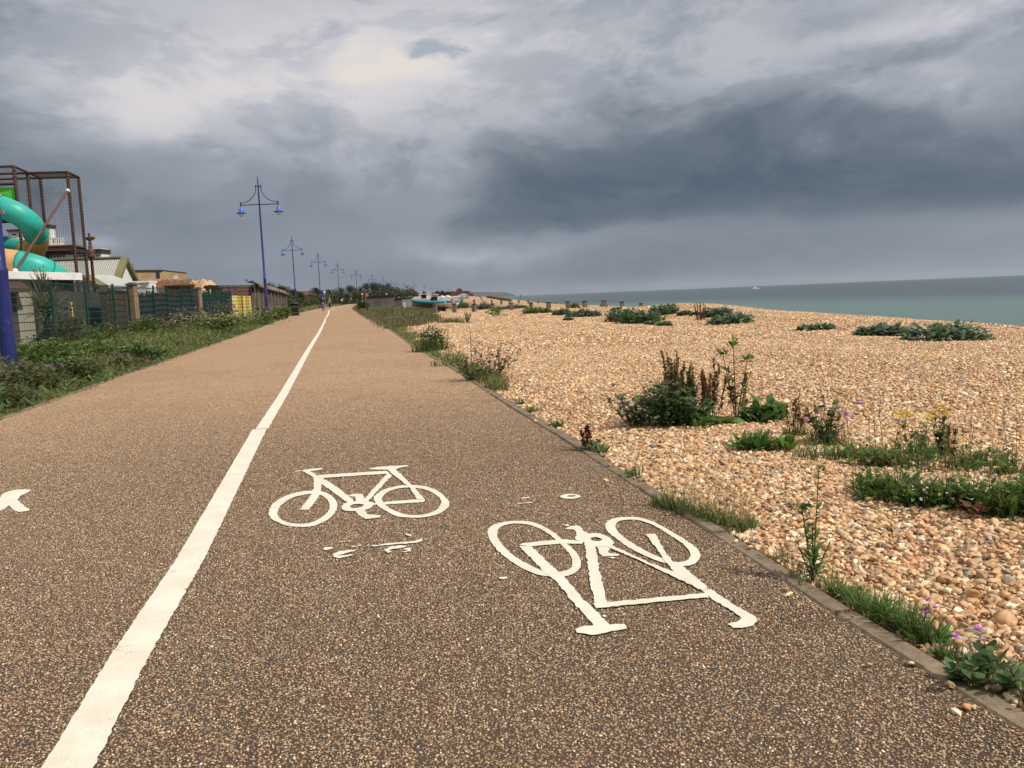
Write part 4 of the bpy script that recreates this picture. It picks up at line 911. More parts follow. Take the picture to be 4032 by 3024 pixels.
def f_(v, s, fl, x, y, k):
    for i in range(13): yy = y+.16-i*.036; xx = float(xr(yy))+.12+U(-.01, .07); tuft(v, xx, yy, .035, 60, .075, [(.06, .085, .03), (.10, .11, .045)], .004); rosette(v, xx+.03, yy, 7, .07, .024, (.062, .125, .03), .03)
    mallow(v, s, fl, x+.03, y, .10, 9, 0, (.055, .09, .035), .6); flowers(fl, np.array([[x+.045, y+.08, zf(x, y)+.105], [x-.035, y+.05, zf(x, y)+.10]]), .013, PINK)
weed('leafy_weed', 'leafy weeds with two pink flowers in the bottom corner by the kerb', 'plant', 3850, 2680, f_)
def f_(v, s, fl, x, y, k): tuft(v, x, y, .04, 160, .035, [(.06, .07, .025), (.08, .085, .03)], .004)
weed('grass_tuft', 'short dark tuft growing on the path side of the kerb', 'grass', 3735, 2680, f_, 'grass tufts on the shingle')
def f_(v, s, fl, x, y, k): tuft(v, x, y, .06, 60, .10, GRN, .006); rosette(v, x, y, 12, .08, .03, (.06, .11, .03))
for (px, py, lb) in ((2045, 1590, 'farthest of three small tufts beside the visible kerb'), (2095, 1620, 'middle of three small tufts beside the visible kerb'), (2195, 1680, 'nearest of three small tufts beside the visible kerb'), (2490, 1878, 'tiny tuft at the kerb between the red dock and the dry grass')):
    weed('grass_tuft', lb, 'grass', px, py, f_, 'grass tufts on the shingle')
def f_(v, s, fl, x, y, k):
    mallow(v, s, fl, x+.05, y+.1, .50, 34, 26, (.075, .075, .035), .75, .024, PURPLE); mallow(v, s, fl, x-.25, y+.2, .42, 18, 6, (.08, .08, .035), .6, .02, PURPLE)
    for i in range(10): yy = y+1.3-i*.26; xx = float(xr(yy))+.17+U(-.05, .1); tuft(v, xx, yy, .12, 80, .20, GR+[(.14, .12, .05)], .007); leaves_in(v, (xx, yy, .03), (.08, .12, .045), 30, .05, .028, GRN)
    flowers(fl, np.stack([x+U(0, .3, 14), y+U(-.2, .2, 14), U(.1, .26, 14)], 1), .012, (.62, .60, .5)); dock(v, s, x-.17, y+.2, .66, 1, (.09, .06, .03), .03, .008, 30)
weed('mallow_bush', 'straggling purple flowered weed spilling over the path edge', 'plant', 1930, 1500, f_)
def f_(v, s, fl, x, y, k):
    leaves_in(v, (x+.12, y, .26), (.24, .3, .26), 420, .075, .045, [(.04, .075, .028), (.055, .09, .035), (.07, .10, .04)]); tuft(v, x, y, .35, 260, .42, GR, .010); flowers(fl, np.stack([x+U(-.1, .4, 12), y+U(-.2, .1, 12), U(.2, .5, 12)], 1), .014, (.6, .5, .06))
    for i in range(9): dock(v, s, x+U(-.2, .4), y+U(-.2, .3), .62, 1, (.06, .075, .035), .1, .008, 30)
weed('roadside_bush', 'dark leafy bush at the path edge beside the bare shingle', 'shrub', 1690, 1384, f_)
def f_(v, s, fl, x, y, k):
    for i in range(3): tuft(v, x+(i-1)*.3, y, .3, 150, .32, [(.065, .09, .025), (.09, .10, .03)], .014)
weed('grass_tuft', 'green tuft on the shingle left of the dry stalks', 'grass', 1775, 1271, f_, 'grass tufts on the shingle')
def f_(v, s, fl, x, y, k): leaves_in(v, (x, y, zf(x, y)+.22), (.42, .4, .26), 190, .13, .08, [(.09, .13, .03), (.12, .15, .045)]); flowers(fl, np.stack([x+U(-.4, .4, 10), y+U(-.4, .1, 10), zf(x, y)+U(.3, .5, 10)], 1), .03, (.6, .55, .1))
weed('leafy_weed', 'yellow green leafy weed in front of the fourth post', 'plant', 1950, 1246, f_)
def f_(v, s, fl, x, y, k): tuft(v, x, y, .22, 60, .16, GRN, .014)
for px, py, lb in ((1992, 1246, 'low sparse tuft on bare shingle right of the yellow green weed'), (2058, 1246, 'low sparse tuft left of the low yellow green bush'), (1745, 1440 - 0, 'thin tuft at the path edge just before the purple flowered weed')):
    weed('grass_tuft', lb, 'grass', px, py, f_, 'grass tufts on the shingle')

# --- grass: what nobody could count ------------------------------------------
def scatter_grass(v, X, Y, h, w, cols, sink=.03, lean=1.0):
    n = len(X); v.add(np.stack([X, Y, Z(X, Y)-sink], 1), U(0, 6.283, n), U(.95, 1.5, n), -U(.1, lean, n), h*U(.45, 1.15, n), w*U(.7, 1.3, n), GRASS, cols, .22, 1.15)
g = Veg()
X, Y = jgrid(-6, .2, 9.5, 34, .05); k = (X > xr(Y)+.05) & (X < xr(Y)+.10+.42*sstep(10, 15, Y)*(1+.8*np.sin(Y*1.7)*np.sin(Y*.6+1))) & (RNG.random(X.shape) < .75); X, Y = X[k], Y[k]
scatter_grass(g, X, Y, .17, .011, pick(GR+GRN, len(X)))
m = RNG.random(len(X)) < .35; n = int(m.sum()); g.add(np.stack([X[m], Y[m], Z(X[m], Y[m])+.01], 1), U(0, 6.28, n), U(0, .8, n), -.3, .06, .03, LEAF, pick(GRN, n))
DRYG = [(.11, .095, .048), (.075, .072, .03), (.14, .115, .06), (.06, .066, .024), (.10, .075, .045)]
X, Y = jgrid(-26, 0, 28, 80, .085); k = np.zeros(X.shape, bool)
for p in VEGP: k |= inpoly(p, X+U(-.25, .25, X.shape), Y+U(-1, 1, X.shape))
X, Y = X[k], Y[k]; k = np.sin(X*1.1+Y*.31)*np.sin(Y*.42-X*.5)+RNG.uniform(-.6, .6, X.shape) > -.55; X, Y = X[k], Y[k]; scatter_grass(g, X, Y, .30, .026, pick(DRYG+[(.07, .055, .03)], len(X)))
n = 900; i = RNG.integers(0, len(X), n); leaves_in  # leafy lumps in the turf patches
P = np.stack([X[i]+U(-.1, .1, n), Y[i], Z(X[i], Y[i])+U(.02, .3, n)], 1); g.add(P, U(0, 6.28, n), U(0, 1.1, n), -.5, .16, .09, LEAF, pick([(.055, .07, .022), (.07, .085, .025), (.10, .10, .03)], n))
X, Y = jgrid(-45, 0, 70, 150, .24); vmk = vegmask(X, Y); k = (RNG.random(X.shape) < vmk*.9) & (X > xr(Y)+.1); X, Y = X[k], Y[k]; scatter_grass(g, X, Y, .40, .06, pick(DRYG+GR, len(X)))
tag(g.build('beach_grass', M['leaf']), kind='stuff')

# --- left verge --------------------------------------------------------------
FENX = [(0, -9.9), (10, -11.4), (22, -13.3), (33, -15.0), (52, -17.7), (62, -19.3), (75, -23.5), (110, -33), (400, -90)]
fx = lambda y: lerp_tab(FENX, y)
g = Veg()
def verge(y0, y1, s, h, w, cols, keep=1.0, dmax=60, leafy=.0, back=.7):
    X, Y = jgrid(-40, -2.5, y0, y1, s); dl = xl(Y)-X
    k = (dl > -.06) & (X > fx(Y)-back) & (dl < dmax) & (RNG.random(X.shape) < keep) & (X > -.66*Y-2.5); X, Y = X[k], Y[k]; dl = dl[k]
    hh = h*(.35+.75*sstep(.1, 1.1, dl))*(.75+.4*np.sin(X*1.9+Y*.8)*np.sin(Y*.9-X*.4))
    scatter_grass(g, X, Y, np.maximum(hh, .05), w, pick(cols, len(X)))
    if leafy:
        m = RNG.random(len(X)) < leafy; n = int(m.sum()); P = np.stack([X[m], Y[m], Z(X[m], Y[m])+U(0, 1, n)*hh[m]*.8], 1)
        g.add(P, U(0, 6.28, n), U(-.1, 1.1, n), -U(.1, .9, n), .10*U(.6, 1.3, n), .055*U(.6, 1.3, n), LEAF, pick(GRN+[(.05, .07, .02)], n), .2, 1.05, U(-.5, .5, n))
verge(6.5, 15, .050, .27, .010, GR+[(.10, .10, .035), (.13, .12, .05), (.17, .15, .07)], .95, leafy=.16)
verge(15, 28, .072, .30, .016, GR+[(.15, .135, .06), (.17, .15, .07), (.12, .115, .045)], .92, leafy=.16)
verge(28, 62, .125, .38, .028, GR+[(.14, .13, .055)], .85, leafy=.4)
verge(62, 110, .26, .36, .05, GR+GRN, .8, 14)
tag(g.build('verge_grass', M['leaf']), kind='stuff')
g = Veg(); X, Y = jgrid(-75, -15, 85, 245, .55); k = (X < xl(Y)-.2) & (X > -.42*Y-5); X, Y = X[k], Y[k]; scatter_grass(g, X, Y, .32, .22, pick([(.10, .115, .035), (.13, .135, .05), (.08, .10, .03), (.16, .15, .07)], len(X)))
tag(g.build('meadow_grass', M['leaf']), kind='stuff')
BR = [(.062, .098, .024), (.085, .125, .032), (.050, .080, .022), (.11, .145, .045)]
def bush(name, label, px, py, D, rad, n, L, cols, cat='shrub', group='bushes on the verge in front of the fence', fl=None, nf=0, fr=.03, stemcol=(.10, .075, .04)):
    x, y, z = at(px, py, D); z = zf(x, y); ro = plant(name, label, cat, group, (x, y, z)); v, s, f = Veg(), Veg(), Veg()
    for i in range(3): leaves_in(v, (x+U(-.45, .45)*rad[0], y+U(-.3, .3)*rad[1], z+rad[2]*U(.35, .6)), (rad[0]*.75, rad[1]*.75, rad[2]*U(.5, .7)), n//3, L, L*.62, cols)
    k = 14; b = np.stack([x+U(-.4, .4, k)*rad[0], y+U(-.4, .4, k)*rad[1], np.full(k, z-.03)], 1); tp = b+np.stack([U(-.5, .5, k)*rad[0], U(-.5, .5, k)*rad[1], rad[2]*U(.7, 1.3, k)], 1); stems(s, b, tp, .014, stemcol)
    if nf: flowers(f, np.stack([x+U(-1, 1, nf)*rad[0], y+U(-.9, .2, nf)*rad[1], z+rad[2]*U(.45, 1.25, nf)], 1), fr, fl)
    finish(ro, foliage=(v, 'leaf'), stem=(s, 'leaf'), blossom=(f, 'petal')); return ro
bush('bramble_bush', 'bright green bramble right beside the near blue lamp post', 185, 1330, 14.2, (.8, .8, .46), 1500, .085, BR)
bush('bramble_bush', 'wide green bramble under the blue and yellow signs', 330, 1330, 17.5, (1.2, 1.0, .35), 1900, .09, BR+[(.06, .09, .03)], fl=PINK, nf=4, fr=.03)
bush('bramble_bush', 'dark bramble low on the verge in front of the first brambles', 310, 1420, 13.3, (.7, .5, .30), 1000, .075, [(.045, .075, .022), (.06, .095, .03)], fl=PINK, nf=3)
bush('climbing_shrub', 'dark shrub climbing the mesh fence below the signs', 262, 1268, 20.5, (.6, .4, .95), 700, .08, [(.035, .055, .022), (.05, .07, .028)])
bush('bramble_bush', 'leafy bramble beside the brick pier', 580, 1296, 31.0, (.8, .6, .62), 1000, .10, BR+[(.035, .065, .02)])
bush('bramble_bush', 'bramble against the fence left of the brick pier', 405, 1292, 25.5, (1.0, .6, .55), 1000, .09, BR+[(.05, .08, .025)], fl=PINK, nf=3)
bush('bramble_bush', 'low dark leafy patch at the path edge below the pale grass', 540, 1400, 17.6, (.6, .35, .24), 700, .10, [(.045, .085, .022), (.06, .11, .03)])
bush('mallow_bush', 'pink flowered mallow low at the path edge near the left border', 70, 1560, 9.7, (.6, .4, .24), 420, .075, [(.05, .07, .028), (.07, .08, .035)], fl=PINK, nf=14, fr=.022)
bush('mallow_bush', 'pink flowered mallow at the foot of the near lamp post', 10, 1500, 11.3, (.6, .5, .36), 360, .08, [(.06, .075, .035), (.075, .07, .04)], fl=PINK, nf=12, fr=.022)
bush('mallow_bush', 'small purple mallow beside the pale stretch of path edging', 165, 1510, 11.6, (.5, .3, .26), 260, .075, [(.055, .075, .03), (.07, .08, .035)], fl=PURPLE, nf=16, fr=.026)
bush('mallow_bush', 'purple brown mallow along the edge under the dry grass', 515, 1426, 15.8, (.7, .35, .22), 330, .08, [(.06, .07, .03), (.075, .06, .045)], fl=PURPLE, nf=24, fr=.024)
bush('seeded_bush', 'purple brown seeded bush in front of the green fence panels', 868, 1220, 46.0, (1.0, .8, 1.05), 900, .12, [(.085, .060, .050), (.10, .075, .055), (.06, .065, .035)], fl=(.20, .12, .17), nf=60, fr=.05)
bush('seeded_bush', 'lower purple brown seeded bush left of the second brick pier', 760, 1248, 39.0, (1.5, .7, .85), 900, .12, [(.085, .060, .058), (.075, .075, .04), (.11, .085, .075)], fl=(.30, .18, .28), nf=70, fr=.045)
bush('seeded_bush', 'pale purple seeded weeds on the verge right of the first brick pier', 665, 1270, 33.0, (1.2, .7, .6), 700, .11, [(.085, .085, .04), (.10, .08, .065)], fl=(.34, .22, .32), nf=60, fr=.04)
CRM = [(.10, .115, .035), (.13, .14, .055), (.075, .095, .03)]
for a in (('cream flowered bush at the path edge before the litter bin', 1010, 1268, 46.5, (1.5, .9, .80)), ('cream flowered bush in front of the striped yellow panel', 925, 1280, 42.0, (1.4, .8, .50)), ('cream flowered bush low on the verge below the purple brown bushes', 830, 1308, 33.0, (1.5, .7, .62))):
    bush('cow_parsley', a[0], a[1], a[2], a[3], a[4], 900, .13, CRM, fl=(.42, .42, .24), nf=110, fr=.05)
bush('bramble_bush', 'green bush round the foot of the second blue lamp post', 1082, 1222, 60.0, (.6, .8, .75), 800, .2, GRN)
bush('bramble_bush', 'green bush between the second lamp post and the litter bin', 1112, 1218, 66.0, (.8, .9, .95), 800, .22, GRN+[(.075, .06, .045)])
bush('seeded_bush', 'purple brown bush growing at the base of the slatted timber fence', 1030, 1214, 62.5, (.9, .6, .85), 700, .2, [(.085, .06, .055), (.06, .06, .03)], fl=(.3, .2, .27), nf=40, fr=.06)
bush('roadside_bush', 'green bush at the corner of the concrete hut', 1430, 1205, 90.0, (.6, .7, .95), 600, .25, [(.05, .075, .024), (.06, .09, .03)])

# ------------------------------------------------------------------ boundary of the play park: mesh fence, piers, boards
def zbase(x, y): return zf(x, y) - .05
def frame(a, b):                             # local frame along a ground line a -> b : returns origin, length, rotation
    return (b[0]-a[0], b[1]-a[1]), math.hypot(b[0]-a[0], b[1]-a[1]), math.atan2(b[1]-a[1], b[0]-a[0])
def fpt(px, D, top=1):                       # a point of the fence line seen at pixel column px
    x = at(px, 1200, D)[0]; return (x, D)
# fence line posts: (pixel column, distance)
FP = [(-60, 19.4), (38, 21.6), (205, 24.6), (340, 27.6), (449, 30.6), (508, 32.2)]
FP2 = [(538, 33.2), (608, 36.0), (663, 38.6), (717, 41.3), (756, 43.5), (778, 45.0)]
FP3 = [(790, 45.8), (825, 47.8), (853, 49.8), (876, 51.6), (893, 53.0), (909, 54.2)]
def post_mb(h, w=.06):
    b = MB(); b.box(-w/2, w/2, -w/2, w/2, 0, h); b.box(-w*.6, w*.6, -w*.6, w*.6, h, h+.02); return b
def mesh_panel(a, b, h=2.0):
    """welded wire panel: fine uprights between doubled horizontal wires"""
    (dx, dy), L, rz = frame(a, b); m = MB(); n = int(L/.055)
    for i in range(1, n): x = L*i/n; m.box(x-.0022, x+.0022, -.0022, .0022, .12, h)
    for k in range(9):
        z = .15 + (h-.2)*k/8
        for s_ in (-.008, .008): m.box(0, L, s_-.004, s_+.004, z-.013, z+.013)
    return m, rz
def fence(posts, label, name='mesh_fence', h=2.0):
    pts = [fpt(*p) for p in posts]; o = pts[0]; ro = tag(empty(name, (o[0], o[1], zbase(*o))), label, 'fence', 'green mesh fence runs')
    for p in pts: post_mb(h+.03).build('post', M['gpost'], ro, (p[0]-o[0], p[1]-o[1], zbase(*p)-zbase(*o)))
    for a, b in zip(pts[:-1], pts[1:]):
        m, rz = mesh_panel(a, b, h); m.build('mesh_panel', M['gpost'], ro, (a[0]-o[0], a[1]-o[1], zbase(*a)-zbase(*o)), rz=rz)
    return pts
P1 = fence(FP, 'open green mesh fence in front of the cream kiosk and spiky plant')
P2 = fence(FP2, 'green mesh fence run between the two brick piers')
P3 = fence(FP3, 'green mesh fence run between the far brick pier and the yellow panel')
def pier(px, D, w, label, h=2.05, capw=.10):
    x, y = fpt(px, D); ro = tag(empty('brick_pier', (x, y, zbase(x, y)), -.12), label, 'pier', 'brick piers of the fence')
    b = MB(); b.box(-w/2, w/2, -.15, .15, 0, h); b.build('shaft', M['brick'], ro)
    b = MB(); b.box(-w/2-.05, w/2+.05, -.20, .20, h, h+.06); b.box(-w/2+.02, w/2-.02, -.14, .14, h+.06, h+.10); b.build('cap', M['conc'], ro, bevel=.01)
pier(527, 32.8, .26, 'nearer sandy brick pier with a flat cap in the mesh fence')
pier(784, 45.4, .26, 'farther sandy brick pier with a flat cap in the mesh fence')
# solid boards behind the wire
def board_run(posts, label, m, name='board_fence', h=1.72, back=.07, jag=.09, step=.14, cat='fence', ext_=0.0):
    pts = [fpt(*p) for p in posts]; o = pts[0]; ro = tag(empty(name, (o[0], o[1], zbase(*o))), label, cat); k = 0
    a, b = pts[0], pts[-1]; (dx, dy), L, rz = frame(a, b); ext = ext_
    bd = MB(); x = 0; L += ext_
    while x < L-step:
        f = x/(L-ext_); hh = h + random.uniform(-jag, jag) + (random.random() < .12)*-.1; zz = zbase(a[0]+dx*f, a[1]+dy*f)-zbase(*o)
        j = random.uniform(0, .015); bd.box(x+.004, x+step-.006, back+j, back+.025+j, zz, zz+hh); x += step
    bd.build('board', m, ro, (0, 0, 0), rz=rz)
    for zz in (.4, h-.3): r = MB(); r.box(0, L, back+.045, back+.10, zz, zz+.08); r.build('rail', m, ro, (0, 0, 0), rz=rz)
    return ro
board_run([FP2[0], FP2[-1]], 'dark weathered board fence behind the mesh between the brick piers', M['greydk'], h=1.75)
board_run([(780, 45.6), (909, 54.4)], 'dark green board fence behind the mesh before the yellow panel', M['gboard'], h=1.93, jag=.015, step=.9)
board_run([(330, 27.6), (508, 32.4)], 'stained grey board fence behind the open mesh left of the brick pier', M['grey'], h=1.78, back=.9, jag=.05, step=.22, ext_=3.2)
a, b = fpt(440, 30.4), fpt(512, 32.4); (dx, dy), L, rz = frame(a, b)
m = MB(); m.box(0, L+1.0, .15, .4, 0, 1.78); o = m.build('brick_wall', M['bricks2'], None, (a[0], a[1], zbase(*a)), rz=rz); tag(o, 'dull brown brick wall behind the mesh next to the nearer pier', 'wall')
m = MB(); m.box(-.05, L+1.05, .10, .45, 1.781, 1.85); w_ = m.build('coping', M['conc'], o)
# striped yellow panel
a, b = fpt(911, 54.4), fpt(996, 61.6); (dx, dy), L, rz = frame(a, b); zz = zbase(*a)
ro = tag(empty('striped_panel', (a[0], a[1], zz), rz), 'yellow and cream striped hoarding with dark horizontal wires', 'panel')
hL = 1.78
for nm, mt, spans in (('pale_board', M['paleyel'], ((.0, .30), (.50, .70), (.86, 1.0))), ('yellow_board', M['yellow'], ((.30, .50), (.70, .86)))):
    for s0, s1 in spans: m = MB(); m.box(L*s0+.004, L*s1-.004, .05, .08, 0, hL); m.build(nm, mt, ro)
m = MB()
for k in range(8): z_ = .12+(hL-.2)*k/7; m.box(0, L, -.009, .009, z_-.008, z_+.008)
for f in (.02, .49, .95): m.box(L*f-.03, L*f+.03, -.031, .031, 0, hL+.02)
m.build('wire_guard', M['timber'], ro)
a2 = fpt(1002, 61.9); m = MB(); m.box(-.12, .12, -.12, .12, 0, 2.0); m.box(.3, .42, -.1, .1, 0, 1.95); tag(m.build('timber_post', M['timbergrey'], None, (a2[0], a2[1], zbase(*a2)), bevel=.01), 'thick grey post between the yellow panel and slatted fence', 'post')
# slatted timber enclosure
a, b = (at(1006, 1200, 62.5)[0], 62.5), (at(1128, 1200, 92)[0], 92.0); (dx, dy), L, rz = frame(a, b); zz = zbase(*a)
ro = tag(empty('slatted_fence', (a[0], a[1], zz), rz), 'weathered timber slat fence with a ragged grey cover along its top', 'fence')
m = MB(); x = 0
while x < L: wd = random.uniform(.30, .5); hh = 2.65+random.uniform(-.05, .05)-x*.012; m.box(x, x+wd, -.04, .02, 0, hh); x += wd+random.uniform(.12, .35)
m.build('slat', M['timber'], ro)
for f in np.linspace(.03, .97, 9): m = MB(); m.box(L*f, L*f+.22, -.16, -.045, 0, 2.5-L*f*.012); m.build('pale_batten', M['timbergrey'], ro)
m = MB(); m.box(0, L, .25, .30, 0, 2.5); m.build('backing_board', M['timberbr'], ro)
m = MB(); x = 0
while x < L-.2: wd = random.uniform(.9, 1.5); z0 = 2.62-x*.012; m.add([(x, -.35, z0+random.uniform(-.08, .02)), (x+wd, -.35, z0+random.uniform(-.1, .0)), (x+wd, .1, z0+.30), (x, .1, z0+.30), (x, .6, z0+.2), (x+wd, .6, z0+.2), (x+wd*.5, -.36, z0-.22)], [(0, 6, 1, 2, 3), (3, 2, 5, 4)]); x += wd
m.build('cover', M['timbergrey'], ro)
a, b = (at(862, 1200, 60)[0], 60.0), (at(1006, 1200, 63)[0], 63.0); (dx, dy), L, rz = frame(a, b)
ro = tag(empty('plank_wall', (a[0], a[1], zbase(*a)), rz), 'red brown plank wall rising above the green fence and yellow panel', 'wall'); m = MB()
for k in range(6): m.box(-.3*(k % 2), L-.03, .0, .08+.02*(k % 2), 1.0+k*.25, 1.0+k*.25+.235)
m.build('plank', M['timberbr'], ro); m = MB(); m.box(-.4, L, -.06, .14, 2.505, 2.60); m.build('capping', M['timber'], ro)
m = MB()
for f in (.05, .5, .95): m.box(L*f-.08, L*f+.08, .1, .26, 0, 2.5)
m.build('post', M['timber'], ro)
x, y, z = at(838, 1138, 57); m = MB(); m.box(-.45, -.28, -.15, .15, 0, .36); m.beam((-.6, 0, .25), (.62, 0, .10), .2, .2); m.beam((-.3, .05, .34), (.45, .05, .26), .12, .12); m.box(.4, .56, -.15, .15, -.05, .2); m.box(-.1, .1, -.1, .1, -1.75, .15)
tag(m.build('stacked_timber', M['deckwood'], None, (x, y, z-.1), rz=-.1, bevel=.01), 'dark timber baulks lying across the top of the enclosure', 'timber')

# ------------------------------------------------------------------ kiosk with white fascia
x0, y0, _ = at(40, 1200, 27.5); x1, y1, _ = at(310, 1200, 30.5); (dx, dy), L, rz = frame((x0, y0), (x1, y1)); zz = zbase(x0, y0)
ro = tag(empty('kiosk', (x0, y0, zz), rz), 'low kiosk with a white fascia and cream striped front behind the mesh', 'kiosk')
h1 = 2.18
m = MB(); m.box(0, L, .12, 3.0, 0, h1); m.build('wall', M['grey'], ro)
m = MB(); m.box(.35, 1.02, .06, .118, 0, h1-.02); m.build('striped_cladding', M['cream'], ro)
m = MB(); m.box(-.25, L+.02, -.25, 3.2, h1, h1+.26); m.build('fascia', M['white'], ro, bevel=.01)
m = MB(); m.add([(-1.9, -.45, h1-.35), (.45, -.45, h1-.35), (.3, .05, h1+.2), (-1.9, .05, h1+.2), (-1.9, -.45, h1-.43), (.45, -.45, h1-.43), (.45, .05, h1-.43), (-1.9, .05, h1-.43)], [(0, 1, 2, 3), (7, 6, 5, 4), (4, 5, 1, 0), (5, 6, 2, 1), (6, 7, 3, 2), (7, 4, 0, 3)]); m.build('side_roof', M['maroon'], ro)
m = MB(); m.box(1.15, 1.45, .04, .118, 0, 1.2); m.build('shutter', M['timber'], ro)
m = MB(); m.box(1.6, 2.1, .07, .118, .2, 1.6); m.build('door', M['timbergrey'], ro)
# signs on the mesh
def sign(px, py, D, w, h, m_, label, tilt, strokes, sm, cat='sign'):
    x, y, z = at(px, py, D); ro = tag(empty('warning_sign' if 'yellow' in label else 'notice_sign', (x, y, z), -.5), label, cat)
    b = MB(); b.box(-w/2, w/2, -.006, .006, -h/2, h/2); b.build('plate', m_, ro)
    b = MB(); b.box(-w/2-.012, w/2+.012, .0065, .012, -h/2-.012, h/2+.012); b.build('edge', M['white'], ro)
    b = MB()
    for sx, sz, sw, sh in strokes: b.box(sx-sw/2, sx+sw/2, -.009, -.0065, sz-sh/2, sz+sh/2)
    b.build('lettering', sm, ro)
sign(261, 1226, 25.0, .17, .29, M['signblue'], 'small blue notice with faint pale lettering on the mesh fence', 0, [(-.035, .03, .05, .018), (.03, .032, .04, .018), (-.01, -.005, .09, .012), (-.02, -.05, .06, .016), (.04, -.05, .03, .016), (0, -.09, .10, .008)], M['whitecl'])
sign(279, 1219, 24.9, .12, .43, M['signyel'], 'tall narrow yellow warning sign beside the blue notice', 0, [(-.01, .13, .03, .05), (.0, .085, .05, .012), (0, .03, .055, .012), (-.012, 0, .02, .05), (.014, .0, .02, .05), (0, -.03, .05, .01), (0, -.1, .06, .012), (0, -.13, .04, .01)], M['deckwood'])
# spiky half dead plant behind the mesh
x, y, z = at(172, 1150, 26.2); zz = zbase(x, y); ro = tag(empty('cabbage_palm', (x, y, zz)), 'half dead spiky cabbage palm with a dry flower head behind the mesh', 'palm'); v, s, f2 = Veg(), Veg(), Veg()
n = 170; P = np.tile([[x, y, zz+1.15]], (n, 1))+RNG.normal(size=(n, 3))*.09; v.add(P, U(0, 6.28, n), U(-.25, 1.1, n), -U(0, .5, n), 1.15*U(.6, 1.15, n), .05, (.6, 1, .7, .05), pick([(.13, .12, .05), (.19, .165, .085), (.08, .085, .035), (.10, .085, .05)], n), .25)
n = 40; P = np.tile([[x, y, zz+.95]], (n, 1)); v.add(P, U(0, 6.28, n), U(-.9, -.1, n), -.3, .9*U(.5, 1, n), .03, (.6, 1, .7, .05), (.15, .11, .06), .25)
m = MB(); m.tube([(0, 0, 0), (.02, 0, .6), (0, 0, 1.25)], [.13, .11, .09], 9); m.build('trunk', M['bark'], ro)
k = 26; b0 = np.tile([[x+.02, y, zz+1.75]], (k, 1)); tp = b0+np.stack([U(-.32, .32, k), U(-.2, .2, k), U(.35, .85, k)], 1); stems(s, b0, tp, .02, (.20, .15, .085)); i = RNG.integers(0, k, 420); P = b0[i]+(tp[i]-b0[i])*U(.3, 1, 420)[:, None]; f2.add(P, U(0, 6.28, 420), U(-.3, 1.3, 420), 0, .07, .022, OVAL, (.23, .165, .10), .3)
stems(s, np.array([[x, y, zz+1.2]]), np.array([[x+.02, y, zz+1.8]]), .04, (.16, .12, .06))
finish(ro, foliage=(v, 'leaf'), flower_stem=(s, 'leaf'), flower_head=(f2, 'leaf'))

# ------------------------------------------------------------------ climbing tower: netted frame of padded poles
def cpt(px, py, D): return Vector(at(px, py, D))
DA, DB, DC = 33.0, 34.65, 36.0
cage = tag(empty('climbing_tower', (-19.5, 34, 0)), 'tall netted climbing tower of brown padded poles above the slide', 'play tower'); cage.location.z = 0
OFF = Matrix.Translation(-Vector(cage.location))
def cbuild(m, name, mt, par=cage): o = m.build(name, mt, par); o.matrix_parent_inverse = OFF if par is cage else Matrix.Identity(4); return o
ZT = at(107, 681, DB)[2]
A = cpt(54, 657, DA); B = cpt(107, 681, DB); C_ = cpt(158, 701, DC); Dp = cpt(265, 679, DB+.15); E = cpt(309, 699, DC+.2)
for q in (A, B, C_, Dp, E): q.z = ZT
A0 = Vector((A.x-2.2, A.y-.15, ZT)); B0 = Vector((B.x-2.6, B.y-.1, ZT)); C0 = Vector((C_.x-2.6, C_.y-.1, ZT))
def padded(p, z0, z1):
    m = MB(); prof = []; z = z0
    while z < z1: prof += [(.052, z), (.064, z+.015), (.064, z+.105), (.052, z+.12)]; z += .125
    m.lathe(prof, (p.x, p.y, 0), 9); return m
for p in (A, B, C_, Dp, E, A0, C0): cbuild(padded(p, 0, ZT), 'padded_pole', M['brown'])
rails = MB()
for a, b in ((A0, A), (A, C_), (B0, B), (B, Dp), (C0, C_), (C_, E), (Dp, E), (A0, C0)): rails.tube([a, b], .05, 8)
for z_ in (at(285, 975, DB)[2],):
    for a, b in ((B, Dp), (C_, E), (Dp, E), (B, C_)): 
        for dz in (-.10, .08): rails.tube([(a.x, a.y, z_+dz), (b.x, b.y, z_+dz)], .055, 8)
zg = at(40, 724, DA)[2]; rails.tube([(A0.x, A0.y, zg), (A.x, A.y, zg)], .06, 8)
cbuild(rails, 'rail', M['brown'])
zd = at(285, 975, DB)[2]; m = MB(); m.box(B.x-2.4, Dp.x, B.y+.1, C_.y, zd-.18, zd-.05); m.box(B.x-2.4, B.x-.3, A.y, B.y, zd+1.1, zd+1.2); cbuild(m, 'deck', M['deckwood'])
def net(p, q, z0, z1, s=.09, r=.002):
    m = MB(); L = math.hypot(q.x-p.x, q.y-p.y); n = int(L/s); d = Vector((q.x-p.x, q.y-p.y, 0))/L
    for i in range(n+1): c = Vector((p.x, p.y, 0))+d*(L*i/n); m.beam((c.x, c.y, z0), (c.x, c.y, z1), r*2)
    k = int((z1-z0)/s)
    for i in range(k+1): z_ = z0+(z1-z0)*i/k; sag = random.uniform(-.012, .012); m.beam((p.x, p.y, z_+sag), (q.x, q.y, z_+random.uniform(-.012, .012)), r*2)
    return m
for p, q, z0 in ((A, B, zd), (B, C_, zd), (B, Dp, .9), (Dp, E, .9), (C_, E, .9), (A0, A, zg), (C0, C_, zd)): cbuild(net(p, q, z0, ZT), 'net', M['net'])
m = MB(); n = 18
for i in range(n+1): f = i/n; m.beam(B.lerp(C_, f), Dp.lerp(E, f), .008); m.beam(B.lerp(Dp, f), C_.lerp(E, f), .008)
